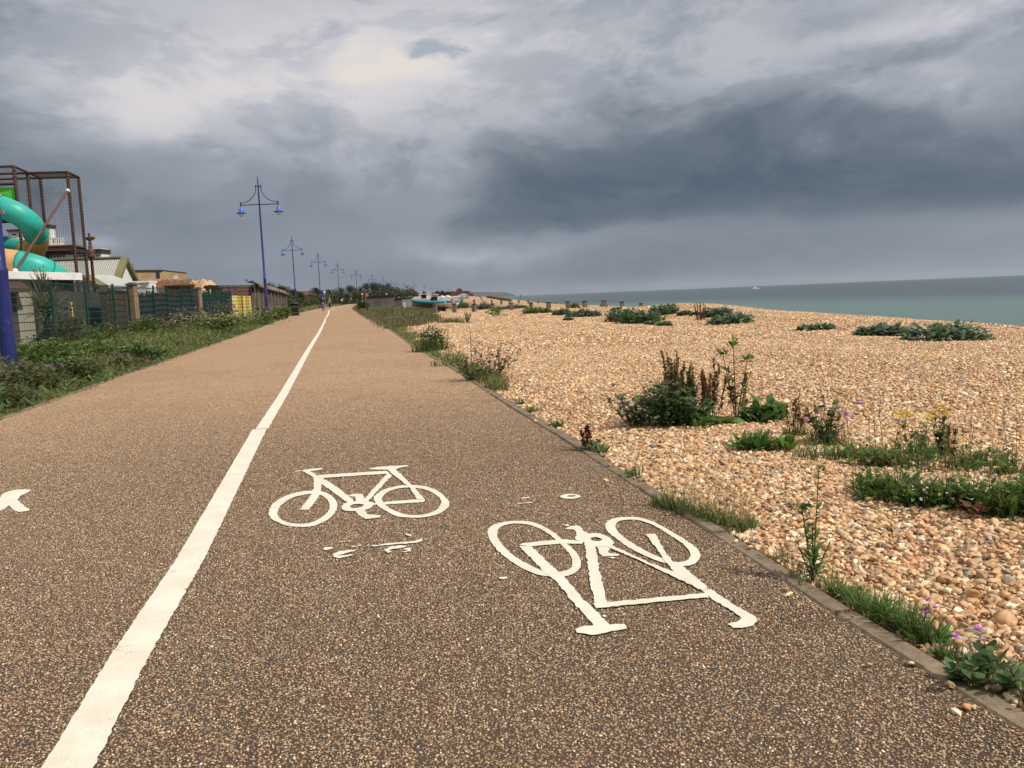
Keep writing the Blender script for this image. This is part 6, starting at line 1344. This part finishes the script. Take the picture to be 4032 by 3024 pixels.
for s_ in (-1, 1):
    b = len(J); J += [(.24, s_*.07, .24, .045), (.225, s_*.07, .12, .03), (.235, s_*.07, .02, .028), (-.2, s_*.07, .26, .06), (-.15, s_*.07, .19, .04), (-.25, s_*.07, .11, .025), (-.23, s_*.07, .02, .028), (.38, s_*.05, .63, .022)]; E_ += [(1, b), (b, b+1), (b+1, b+2), (2, b+3), (b+3, b+4), (b+4, b+5), (b+5, b+6), (4, b+7)]
skin_obj('body', J, E_, M['blackcl'], ro)
# dark bench on the grass
x, y, _ = at(1226, 1209, 125); ro = tag(empty('bench', (x, y, zf(x, y)+.02), .2), 'low dark bench standing on the grass beyond the bin', 'bench'); ro.scale = (.62, 1, .95)
m = MB(); m.box(-.24, .75, -.2, .25, .06, .16); m.build('seat', M['black'], ro); m = MB(); m.box(-.40, -.245, -.2, .25, .0, .50); m.build('end_panel', M['black'], ro); m = MB(); m.box(.55, .70, -.15, .2, -.05, .059); m.build('leg', M['black'], ro)

# ------------------------------------------------------------------ groyne posts on the shingle
def post(px0, px1, yt, yb, D, label, group='timber posts crossing the shingle', nm='groyne_post'):
    xc = (px0+px1)/2; x, y, zt = at(xc, yt, D); z0 = zf(x, D)-.35; w = (px1-px0)*D/F; ro = tag(empty(nm, (x, D, z0), random.uniform(-.3, .3)), label, 'post', group)
    h = zt-z0; m = MB(); w2 = w*.42
    m.prism([(-w2, -w2*.85), (w2*.9, -w2), (w2, w2*.9), (-w2*.95, w2)], 0, h-.07); o = m.build('shaft', M['timbergrey'], ro, bevel=.015); o.rotation_euler = (random.uniform(-.03, .03), random.uniform(-.04, .04), 0)
    m = MB(); m.prism([(-w2*1.1, -w2*1.08), (w2*1.12, -w2*1.06), (w2*1.06, w2*1.1), (-w2*1.08, w2*1.06)], h-.07, h); m.build('cap', M['rustcap'], ro, bevel=.02)
DG = 57.5
for a in [(1703, 1721, 1198, 1236, DG, 'timber post nearest the path standing before the blue sided boat'), (1777, 1797, 1194, 1234, DG, 'timber post in front of the stern of the white dinghy'), (1857, 1876, 1196, 1231, DG, 'timber post just right of the white dinghy behind the dry stalks'),
          (1931, 1948, 1195, 1230, DG, 'timber post behind the yellow green weed'), (2004, 2022, 1192, 1222, DG, 'timber post in front of the long kale clump'), (2081, 2098, 1190, 1213, DG+1, 'dark timber post behind the low yellow green bush'),
          (2149, 2171, 1189, 1216, DG+.5, 'wide capped timber post right of the low yellow green bush'), (2225, 2245, 1186, 1211, DG+.5, 'timber post half hidden by the feathery bush'), (2293, 2312, 1184, 1210, DG+.5, 'capped timber post above the blue green kale pair'),
          (2367, 2388, 1182, 1210, DG+.5, 'broad based timber post with a stub at each side'), (2440, 2457, 1187, 1208, DG+1, 'timber post left of the big bush against the sea'), (2515, 2532, 1193, 1206, DG+1, 'last low timber post just showing over the big bush')]: post(*a)
for a, lb in (((2361, 2368, 1199, 1210, DG), 'short stub left of the broad based timber post'), ((2388, 2394, 1200, 1210, DG), 'short stub right of the broad based timber post'), ((2399, 2407, 1206, 1211, DG), 'tiny stub alone right of the broad based timber post')): post(*a, lb)
for a, lb in (((1861, 1872, 1180, 1191, 108), 'farther post with rusty cap left of the far kale'), ((1932, 1940, 1181, 1190, 110), 'low farther post above the broad kale mass'), ((1968, 1978, 1179, 1195, 108), 'farther post standing clear on the far shingle'), ((2002, 2013, 1179, 1193, 108), 'farther post in front of the dark groyne end'),
              ((2039, 2047, 1181, 1191, 110), 'farther post against the sea behind the long kale'), ((2076, 2084, 1183, 1197, 104), 'farther post right above the dark capped post'), ((2115, 2123, 1186, 1198, 102), 'slim farther post against the sea between two near posts'), ((2185, 2192, 1191, 1200, 96), 'small farther post just right of the wide capped post')): post(*a, lb, 'farther posts of the second groyne')
# dark plank groyne running out to the water, and stakes beyond
a, b = (at(1920, 1172, 250)[0], 250.0), (at(2014, 1180, 142)[0], 142.0); (dx, dy), L, rz = frame(a, b); ro = tag(empty('plank_groyne', (a[0], a[1], 0), rz), 'long dark plank groyne running down the far beach to the sea', 'groyne')
m = MB(); za = at(1925, 1166, 250)[2]; zb_ = at(2012, 1179, 142)[2]
for k in range(3): m.add([(0, -.1, za-.4*(k+1)), (L, -.1, zb_-.4*(k+1)), (L, -.1, zb_-.4*k-.03), (0, -.1, za-.4*k-.03), (0, .1, za-.4*(k+1)), (L, .1, zb_-.4*(k+1)), (L, .1, zb_-.4*k-.03), (0, .1, za-.4*k-.03)], [(0, 1, 2, 3), (7, 6, 5, 4), (3, 2, 6, 7), (0, 4, 5, 1), (1, 5, 6, 2), (0, 3, 7, 4)])
m.build('plank', M['timber'], ro)
for f in np.linspace(.02, .98, 14): m = MB(); m.box(L*f-.15, L*f+.15, -.4, -.105, za+(zb_-za)*f-2.2, za+(zb_-za)*f+.15); m.build('pile', M['timber'], ro)
for i, (px, yt, yb) in enumerate(((2017, 1180, 1189), (2023, 1181, 1190), (2030, 1183, 1190), (2036, 1184, 1191), (2052, 1188, 1193))):
    x, y, zt = at(px, yt, 165); z0 = at(px, yb+6, 165)[2]; m = MB(); m.tube([(0, 0, z0-zt), (random.uniform(-.1, .1), 0, 0)], .13, 6); tag(m.build('sea_stake', M['timber'], None, (x, y, zt)), 'thin stake standing at the water edge beyond the plank groyne', 'stake', 'stakes at the water edge')
p, q = at(1899, 1181, 150), at(1891, 1168, 150); m = MB(); m.tube([Vector(p)-Vector(p), Vector(q)-Vector(p)], [.14, .09], 7); m.tube([Vector(q)-Vector(p), Vector(q)-Vector(p)+Vector((-.5, 0, .12))], .06, 6); tag(m.build('driftwood', M['timber'], None, p), 'leaning driftwood stake on the far shingle', 'driftwood')
x, y, z = at(2049, 1172, 560); m = MB(); m.tube([(0, 0, SEA-1-z), (0, 0, 1.4)], .12, 7); m.lathe([(.0, 1.9), (.35, 1.75), (.35, 1.1), (.12, 1.0)], (0, 0, 0), 8); tag(m.build('sea_beacon', M['black'], None, (x, y, z)), 'dark beacon pole standing in the sea near the horizon', 'beacon')
# white motor boat out at sea
x, y, _ = at(2975, 1129, 1150); ro = tag(empty('motor_boat', (x, y, SEA)), 'white motor boat far out near the horizon', 'boat')
m = MB(); m.prism([(-5, -1.4), (3.5, -1.4), (5.6, 0), (3.5, 1.4), (-5, 1.4)], -.4, 1.0); m.build('hull', M['hullwhite'], ro); m = MB(); m.box(-2.5, 1.2, -1, 1, 1.0, 2.3); m.box(-1.5, .4, -.9, .9, 2.3, 2.9); m.build('cabin', M['hullwhite'], ro); m = MB(); m.tube([(-.4, 0, 2.9), (-.4, 0, 4.4)], .06, 6); m.build('mast', M['metal'], ro)
for px, py, D, lb in ((3176, 738, 120, 'tiny dark bird flying in front of the storm cloud'), (970, 1104, 90, 'tiny dark bird flying low beside the second lamp post')):
    p = at(px, py, D); ro = tag(empty('bird', p, .6), lb, 'bird', 'birds in the sky'); m = MB(); m.ball((0, 0, 0), .13, .05, .05, 8, 6); m.build('body', M['black'], ro)
    for s_ in (-1, 1): m = MB(); m.add([(.06, 0, .01), (-.06, 0, .01), (-.08, s_*.26, .07), (.02, s_*.28, .08), (.06, 0, .03), (-.06, 0, .03), (-.08, s_*.26, .085), (.02, s_*.28, .095)], [(0, 1, 2, 3), (7, 6, 5, 4), (0, 4, 5, 1), (1, 5, 6, 2), (2, 6, 7, 3), (3, 7, 4, 0)]); m.build('wing', M['black'], ro)

# ------------------------------------------------------------------ boats drawn up on the shingle
def hull(L, Wd, H, sheer, n=15, flare=.65, bow=.55, vee=.4):
    """sections from stern (x=0) to bow (x=L): rounded open boat shell"""
    V_ = []; k = 9
    for i in range(n):
        t_ = i/(n-1); hw = Wd/2*(1 if t_ < bow else math.cos((t_-bow)/(1-bow)*math.pi/2)**.7) + .01; keel = H*.02+H*.55*max(0, (t_-.6)/.4)**2; top = H+sheer*t_**2
        for j in range(k):
            a = -1+2*j/(k-1); s_ = abs(a)**(1/ (1+vee)); zz = keel+(top-keel)*abs(a)**1.8; V_.append((L*t_, math.copysign(hw*(flare+(1-flare)*abs(a))*s_ if a else 0, a), zz))
    Fc = [(i*k+j, (i+1)*k+j, (i+1)*k+j+1, i*k+j+1) for i in range(n-1) for j in range(k-1)]; Fc.append(tuple(range(k))); return V_, Fc, n, k
xb, yb, _ = at(1782, 1202, 70); xs, ys, _ = at(1622, 1198, 74); rz = math.atan2(ys-yb, xs-xb); Lb = math.hypot(xs-xb, ys-yb)
zkeel = at(1720, 1204, 72)[2]-.15
ro = tag(empty('motor_boat', (xb, yb, zkeel), rz), 'long boat with a bright blue side and cream bottom propped on the shingle', 'boat', 'boats drawn up on the shingle')
V_, Fc, n, k = hull(Lb, 1.5, .42, .34); m = MB(); m.add(V_, Fc, True); m.build('hull', M['cream2'], ro)
for s_ in (0, k-1):
    m = MB(); pts = [Vector(V_[i*k+s_])+Vector((0, 0, .02)) for i in range(n)]; m.tube(pts, [.12]*(n-3)+[.11, .10, .075], 12); m.build('blue_tube', M['hullblue'], ro)
m = MB(); m.box(.6, Lb*.62, -.6, .6, .30, .34); m.build('floor', M['conc'], ro)
m = MB(); m.box(Lb*.40, Lb*.48, -.22, .22, .36, .80); m.box(Lb*.39, Lb*.47, -.16, .16, .80, .95); m.build('console', M['black'], ro)
m = MB(); m.box(-.18, .02, -.14, .14, .25, .72); m.box(-.12, -.02, -.06, .06, -.15, .25); m.build('outboard', M['concpale'], ro)
m = MB(); m.beam((Lb*.86, -.62, .62), (Lb*.72, -.9, -.2), .03); m.beam((Lb*.80, -.75, -.12), (Lb*.70, -.9, -.35), .09); m.build('prop', M['metal'], ro)
m = MB(); m.box(Lb*.74, Lb*.752, -.895, -.885, .50, .62); m.box(Lb*.70, Lb*.712, -.895, -.885, .50, .60); m.box(Lb*.72, Lb*.735, -.895, -.885, .50, .56); m.build('lettering', M['navy'], ro)
xa, ya, _ = at(1806, 1222, 66.5); xs, ys, _ = at(1722, 1222, 67.5); rz = math.atan2(ya-ys, xa-xs); Lb = math.hypot(xs-xa, ys-ya)
ro = tag(empty('dinghy', (xs, ys, zf(xs, ys)+.12), rz), 'white dinghy on a trailer under the blue boat', 'boat', 'boats drawn up on the shingle')
V_, Fc, n, k = hull(Lb, 1.15, .36, .08, bow=.7); m = MB(); m.add([(a_, b_, c_+.1) for a_, b_, c_ in V_], Fc, True); m.build('hull', M['hullwhite'], ro)
m = MB(); m.prism([(x_, y_) for x_, y_, z_ in [V_[i*k] for i in range(n)]]+[(x_, y_) for x_, y_, z_ in [V_[i*k+k-1] for i in reversed(range(n))]], .455, .50); m.build('deck', M['hullwhite'], ro)
for xx in (.45, .95): 
    m = MB(); m.tube([(xx, -.62, .05), (xx, -.44, .05)], .20, 14); m.build('wheel', M['black'], ro)
m = MB(); m.beam((0, -.3, .1), (Lb, -.3, .1), .06); m.beam((0, .3, .1), (Lb, .3, .1), .06); m.build('trailer', M['metal'], ro)

# ------------------------------------------------------------------ concrete hut
x0, y0, _ = at(1442, 1221, 93); x1 = at(1553, 1215, 93.4)[0]; (dx, dy), L, rz = frame((x0, y0), (x1, 93.4)); zb = zf(x0, y0)-.1; zt = at(1442, 1168, 93)[2]
ro = tag(empty('concrete_hut', (x0, y0, zb), rz), 'squat grey concrete hut with black graffiti and a flat overhanging roof', 'hut'); h = zt-zb
m = MB(); m.box(0, L, 0, 3, 0, h); m.build('wall', M['conc'], ro, bevel=.02)
m = MB(); m.box(-.12, L+.15, -.15, 3.1, h+.002, h+.14); m.build('roof', M['darkroof'], ro, bevel=.02)
m = MB(); x2, y2 = L, .55; L2 = 2.1; m.box(L+.002, L+L2, .55, 3.0, 0, h-.36); m.build('annexe', M['conc'], ro)
m = MB(); m.box(L+.16, L+L2+.12, .42, 3.1, h-.358, h-.25); m.build('annexe_roof', M['darkroof'], ro)
m = MB(); m.box(L+.85, L+L2-.05, .50, .548, .05, h-.4); m.build('door', M['concpale'], ro)
m = MB(); m.box(.32, .40, -.03, -.002, .18, .98); m.box(.55, .63, -.03, -.002, .18, .98); m.build('hatch_frame', M['concpale'], ro); m = MB(); m.box(.402, .548, -.02, -.003, .75, .98); m.box(.402, .548, -.015, -.003, .18, .74); m.build('hatch', M['black'], ro)
m = MB(); strk = [(.75, 1.12, .85, .98), (.85, .98, .80, .85), (.80, .85, 1.05, .80), (1.05, .80, 1.15, .98), (1.15, .98, 1.3, 1.0), (1.3, 1.0, 1.45, 1.12), (1.45, 1.12, 1.5, 1.28), (1.2, .95, 1.25, .74), (1.25, .74, 1.42, .62), (1.42, .62, 1.55, .70), (1.55, .70, 1.50, .9), (1.5, .9, 1.62, .95), (1.62, .95, 1.70, 1.12), (1.7, 1.12, 1.66, 1.25), (1.35, .50, 1.42, .62), (1.58, .72, 1.70, .62), (1.05, 1.0, 1.0, 1.15)]
for a_, b_, c_, d_ in strk: m.beam((a_*1.0, -.006, b_*.95), (c_*1.0, -.006, d_*.95), .03, .006, (0, 1, 0)) if False else m.beam((a_, -.006, b_), (c_, -.006, d_), .006, .035, (0, 0, 1))
m.build('graffiti', M['black'], ro)
def tiny(name, label, cat, px, py, D, parts, group=None):
    p = at(px, py, D); ro = tag(empty(name, p), label, cat, group)
    for nm, mt, f in parts: m = MB(); f(m); m.build(nm, M[mt], ro)
tiny('notice_board', 'small white board standing on the roof of the concrete hut', 'sign', 1522, 1164, 96, [('board', 'white', lambda m: m.box(-.09, .09, -.02, .02, .05, .26)), ('leg', 'metal', lambda m: (m.box(-.075, -.055, -.01, .01, -.05, .05), m.box(.055, .075, -.01, .01, -.05, .05)))])
tiny('floodlight', 'small white lamp fixed on the lower annexe roof edge', 'lamp', 1571, 1171, 98, [('housing', 'white', lambda m: m.box(-.06, .06, -.04, .04, -.02, .08)), ('bracket', 'black', lambda m: m.box(.06, .16, -.03, .03, -.1, .14))])
p = at(1440.5, 1185, 92); z0 = zf(p[0], 92); zt = at(1440.5, 1150, 92)[2]; ro = tag(empty('lifebuoy_post', (p[0], 92, z0)), 'pale post carrying an orange lifebuoy box beside the concrete hut', 'lifebuoy post')
m = MB(); m.box(-.06, .06, -.06, .06, 0, zt-z0); m.build('post', M['timbergrey'], ro); zo = at(1446, 1162, 92)[2]-z0; m = MB(); m.box(.065, .30, -.08, .08, zo-.16, zo+.14); m.prism([(.065, -.08), (.30, -.08), (.28, .08), (.09, .08)], zo+.14, zo+.18); m.build('orange_box', M['orange'], ro)
for px, yt, D, lb in ((1276.5, 1147, 112, 'pale globe on a blue banded post behind the walker in dark jacket'), (1425.5, 1155, 150, 'pale globe on a thin post left of the concrete hut')):
    x, y, zt = at(px, yt, D); z0 = zf(x, y); ro = tag(empty('beacon_post', (x, y, z0)), lb, 'post', 'globe topped posts'); h = zt-z0
    m = MB(); m.tube([(0, 0, -.1), (0, 0, h-.25)], .06, 8); m.build('pole', M['metal'], ro); m = MB(); m.ball((0, 0, h-.14), .15); m.build('globe', M['globe'], ro); m = MB() if D < 120 else None
    if m is None: continue
    m.lathe([(.09, h-.7), (.16, h-.62), (.16, h-.42), (.09, h-.36)], (0, 0, 0), 10); m.build('blue_band', M['lantern'], ro)
p = at(1594, 1206, 86); m = MB(); m.prism([(-.09, -.06), (.09, -.06), (.06, .06), (-.06, .06)], -.45, .25); m.ball((0, 0, .28), .09); tag(m.build('white_marker', M['white'], None, p, bevel=.01), 'small leaning white marker before the pale annexe door', 'marker').rotation_euler = (0, -.15, 0)

# ------------------------------------------------------------------ far shore things
ro = topen('white_garage', 'small white flat roofed garage with a wide dark opening far up the beach', 'garage', 205, 1670); D = 205
m = MB(); bbox(m, 1652, 1657.5, 1160, 1176, D, 1.2); bbox(m, 1678, 1686, 1160, 1175, D, 1.2); bbox(m, 1657.6, 1677.9, 1160, 1176, D+1.25, .2); put(m, 'wall', M['white'], ro)
m = MB(); bbox(m, 1650, 1688, 1158, 1160, D-.2, 1.6); put(m, 'roof', M['white'], ro); m = MB(); bbox(m, 1657.7, 1677.8, 1161, 1176, D+1.0, .1); put(m, 'opening', M['darkroof'], ro)
ro = topen('white_hut', 'little white hut with dark front right of the white garage', 'hut', 235, 1714); m = MB(); bbox(m, 1704, 1724, 1160, 1172, 235, 1); put(m, 'wall', M['concpale'], ro); m = MB(); bbox(m, 1703, 1725, 1158, 1160.5, 234.8, 1.3); put(m, 'roof', M['white'], ro)
def upturned(px0, px1, yt, yb, D, label, mt='hullwhite', nm='covered_boat'):
    xa, _, zt = at((px0+px1)/2, yt, D); zb = at((px0+px1)/2, yb, D)[2]; L = (px1-px0)*D/F; h = zt-zb; ro = tag(empty(nm, (xa, D, zb-.2)), label, 'boat', 'boats on the far beach')
    n = 11; k = 7; V_ = []
    for i in range(n):
        t_ = i/(n-1); r_ = math.sin(math.pi*min(1, .08+t_*.9))**.6
        for j in range(k): a = math.pi*j/(k-1); V_.append((L*(t_-.5), math.cos(a)*L*.16*r_+.01, (h+.2)*(math.sin(a)**.7)*r_*(1+random.uniform(-.07, .07))))
    m = MB(); m.add(V_, [(i*k+j, (i+1)*k+j, (i+1)*k+j+1, i*k+j+1) for i in range(n-1) for j in range(k-1)]+[tuple(range(k)), tuple(reversed(range((n-1)*k, n*k)))], True); m.build('cover', M[mt], ro)
    m = MB(); m.box(-L*.42, L*.42, -L*.165-.02, -L*.15, .0, .25); m.build('rubbing_strake', M['hullblue'], ro)
upturned(1731, 1752, 1163, 1174, 215, 'pale covered boat right of the little white hut'); upturned(1750, 1776, 1162, 1172, 222, 'larger pale covered boat beside the first covered boat'); upturned(1788, 1800, 1165, 1171, 225, 'small white upturned boat left of the grey pyramid cover')
upturned(1800, 1812, 1164, 1170, 232, 'white upturned boat touching the grey pyramid cover'); upturned(1822, 1832, 1165, 1169, 230, 'tiny white upturned boat in front of the grey pyramid cover')
x, y, z = at(1823, 1164, 240); m = MB(); s_ = 1.6; m.add([(-s_, -s_, 0), (s_, -s_, 0), (s_, s_, 0), (-s_, s_, 0), (.7, 0, .62*1.0), (-.3, 0, .62)], [(0, 1, 4, 5), (1, 2, 4), (2, 3, 5, 4), (3, 0, 5), (3, 2, 1, 0)]); m.box(-s_, s_, -s_, s_, -1.2, -.003); tag(m.build('grey_tent', M['metal'], None, (x, y, z)), 'grey pyramid shaped cover below the brick fort', 'tent')
# brick fort
D = 430; ro = topen('brick_fort', 'old dark red brick fort with a square tower at the end of the beach', 'fort', D, 1815)
m = MB(); bbox(m, 1755, 1845, 1149, 1171, D, 20); bbox(m, 1838, 1862, 1155, 1172, D-6, 14); bbox(m, 1700, 1756, 1153, 1172, D+4, 20); put(m, 'wall', M['fort'], ro)
m = MB(); bbox(m, 1797, 1819, 1140, 1150, D+3, 5); bbox(m, 1802, 1813, 1135.5, 1141, D+3.5, 4); bbox(m, 1834, 1844, 1147, 1152, D-.2, 4); put(m, 'tower', M['fort'], ro)
m = MB()
for px in range(1760, 1845, 9): bbox(m, px, px+4, 1147.6, 1149.2, D-.1, .8)
for px in (1799, 1804, 1810, 1815): bbox(m, px, px+2.5, 1138.6, 1140.1, D+2.9, .8)
put(m, 'parapet', M['fort'], ro)
m = MB()
for px in (1770, 1790, 1812, 1830): bbox(m, px, px+3, 1157, 1162, D-.05, .1)
put(m, 'opening', M['darkroof'], ro)
# houses behind the trees
x, y, z = at(1205, 1150, 270); ro = tag(empty('tile_roofed_house', (x, y, 0)), 'house with a brown tiled roof showing above the hedge', 'house'); zr = at(1205, 1146, 270)[2]; m = MB(); m.box(-3.4, 3.4, -3, 3, 0, zr-1.5); m.build('wall', M['white'], ro)
m = MB(); m.add([(-3.8, -3.4, zr-1.6), (3.8, -3.4, zr-1.6), (3.8, 3.4, zr-1.6), (-3.8, 3.4, zr-1.6), (-2.6, 0, zr), (2.6, 0, zr)], [(0, 1, 5, 4), (1, 2, 5), (2, 3, 4, 5), (3, 0, 4), (3, 2, 1, 0)]); m.build('roof', M['redroof'], ro)
# headland across the bay
HX = [(1700, 1172), (1760, 1160), (1800, 1155), (1850, 1150), (1900, 1149), (1950, 1150.5), (1985, 1151), (2008, 1154), (2022, 1160), (2034, 1168)]
D = 6500; px_ = np.linspace(1600, 2036, 60); yy = np.interp(px_, [h_[0] for h_ in HX], [h_[1] for h_ in HX]); rows = []
for t_, sc in ((-1, 0), (-.6, .55), (-.2, .95), (.2, 1), (1, .2)):
    for p_x, p_y in zip(px_, yy): X_, Y_, Z_ = at(p_x, p_y, D); rows.append((X_, D+t_*500, SEA-1+(Z_-SEA+1)*sc*(1+random.uniform(-.05, .05))))
k = len(px_); m = MB(); m.add(rows, [(j*k+i, j*k+i+1, (j+1)*k+i+1, (j+1)*k+i) for j in range(4) for i in range(k-1)], True); tag(m.build('headland', M['hills']), kind='structure')

# ------------------------------------------------------------------ trees and hedge
TG = [(.018, .032, .014), (.028, .044, .018), (.042, .058, .024), (.055, .066, .03)]
TP = [(.012, .024, .014), (.018, .032, .017), (.026, .042, .02)]
TO = [(.06, .055, .022), (.075, .06, .028), (.05, .055, .02)]
def tree(px, yt, D, wpx, label, cols=TG, name='tree', cat='tree', group='trees beyond the meadow', n=900, L=None, yb=None):
    x, y, zt = at(px, yt, D); z0 = zf(x, D); h = max(1.2, zt-z0); w = wpx*D/F; ro = tag(empty(name, (x, D, z0)), label, cat, group); v = Veg(); L = L or max(.22, w*.15)
    nl = 7
    for i in range(nl):
        a = U(0, 6.28); f = U(.0, .75); cz = z0+h*U(.35, .86)
        if i < 2: f = 0; cz = z0+h*(.80 if i == 0 else .5)
        rr = w*(.58 if i else .42); leaves_in(v, (x+math.cos(a)*w*f, D+math.sin(a)*w*f*.7, cz), (rr, rr, min(rr, h*.28)), n*2//nl, L*.8, L*.55, cols, .3)
    m = MB(); tp = [(0, 0, -.2), (w*.05, 0, h*.35), (w*.02, 0, h*.75)]; m.tube(tp, [max(.08, h*.035), max(.06, h*.028), .04], 7)
    for k_ in range(4): a = U(0, 6.28); m.tube([(w*.04, 0, h*U(.25, .45)), (math.cos(a)*w*.5, math.sin(a)*w*.4, h*U(.55, .8))], [max(.05, h*.018), .03], 5)
    m.build('trunk', M['bark'], ro); c_ = v.build('crown', M['tree'], ro); c_.matrix_parent_inverse = Matrix.Translation(-Vector(ro.location))
TREES = [(1046, 1106, 108, 30, 'olive tree top showing left behind the slatted fence', TO), (1072, 1116, 112, 26, 'dense olive tree behind the middle of the slatted fence', TO), (1100, 1118, 116, 28, 'dark olive tree at the far end of the slatted fence', TO), (1130, 1124, 120, 30, 'rounded russet tree just right of the slatted fence', TO), (1155, 1138, 124, 26, 'low green tree between the slatted fence and the bin lamp', TG), (1180, 1146, 140, 24, 'low green tree behind the litter bin', TG),
         (1243, 1128, 190, 20, 'compact dark pine standing alone left of the walkers', TP), (1262, 1143, 200, 18, 'dark tree between the lone pine and the walkers', TG), (1290, 1142, 205, 22, 'green tree behind the pale jacketed walker', TG), (1318, 1135, 212, 22, 'dark tree left of the bending walker', TP), (1342, 1129, 218, 24, 'leafy tree behind the bending walker', TG),
         (1370, 1124, 224, 24, 'rounded tree left of the farthest walker', TG), (1395, 1127, 230, 24, 'rounded tree above the farthest walker', TG), (1418, 1122, 240, 24, 'dark tree right of the farthest walker', TP), (1442, 1114, 250, 26, 'tall pine on the left shoulder of the wood', TP), (1465, 1112, 258, 26, 'tall pine at the left of the wood summit', TP),
         (1486, 1113, 266, 24, 'tall pine at the right of the wood summit', TP), (1508, 1119, 275, 22, 'dark pine just right of the wood summit', TP), (1528, 1116, 284, 22, 'dark pine with a flat top on the right of the wood', TP), (1546, 1128, 294, 20, 'dark tree stepping down on the right of the wood', TP), (1565, 1136, 304, 20, 'lower tree on the right slope of the wood', TG), (1584, 1142, 315, 20, 'low tree near the right end of the wood', TG),
         (1604, 1149, 330, 20, 'last low tree at the right end of the wood', TG), (1628, 1156, 350, 18, 'scrubby tree trailing off beyond the wood', TG), (1667, 1145, 330, 9, 'little tree standing behind the white garage', TG), (1722, 1147, 415, 16, 'left dark tree before the brick fort', TP), (1742, 1146, 418, 16, 'middle dark tree before the brick fort', TP), (1762, 1149, 421, 15, 'right dark tree before the brick fort', TP)]
for px, yt, D, w, lb, c in TREES: tree(px, yt, D, w, lb, c)
HEDGE = [(1165, 1158, 150, 22), (1195, 1161, 165, 24), (1222, 1158, 172, 22), (1250, 1158, 180, 24), (1278, 1160, 184, 24), (1308, 1156, 190, 24), (1338, 1150, 196, 24), (1366, 1152, 205, 24), (1396, 1148, 214, 24), (1424, 1150, 224, 24), (1450, 1146, 232, 26), (1480, 1146, 242, 26), (1510, 1148, 252, 26), (1540, 1152, 264, 26), (1570, 1158, 276, 24)]
HL = ['low bush right of the slatted fence', 'low bush under the brown roof', 'low bush right of the brown roof', 'low bush below the lone pine', 'low bush behind the globe topped post', 'low bush left of the bending walker', 'low bush behind the bending walker', 'low bush between the last two walkers', 'low bush behind the farthest walker', 'low bush left of the orange box', 'low bush above the left end of the hut roof', 'low bush above the middle of the hut roof', 'low bush above the hut notice board', 'low bush above the hut annexe', 'last low bush beyond the hut annexe']
for (px, yt, D, w), lb in zip(HEDGE, HL): tree(px, yt, D, w, lb, TG if px % 4 else TO, 'hedge_bush', 'bush', 'bushes along the meadow edge', 700)
# undergrowth that reads as one mass below the trees
v = Veg()
for px in np.arange(1010, 1640, 7):
    D = 128+(px-1140)*.36 if px > 1140 else 104; x = at(px, 1180, D)[0]; z0 = zf(x, D); h = 1.5+.006*D*(.6+.4*math.sin(px*.13)); leaves_in(v, (x, D+2, z0+h*.45), (D*.005, 2.2, h*.7), 130, D*.0022, D*.0016, TG+TO)
tag(v.build('undergrowth', M['tree']), kind='stuff')

# ------------------------------------------------------------------ sea air
m = bpy.data.materials.new('sea_air'); m.use_nodes = True; t = NT(m.node_tree); t.n.remove(t.n['Principled BSDF'])
pv = t.n.new('ShaderNodeVolumePrincipled'); pv.inputs['Color'].default_value = (.80, .88, .96, 1); pv.inputs['Density'].default_value = .00005; pv.inputs['Anisotropy'].default_value = .2
t.l.new(pv.outputs[0], t.n['Material Output'].inputs['Volume'])
b = MB(); b.box(-3200, 7200, -320, 9100, -8, 60); tag(b.build('haze', m), kind='stuff')
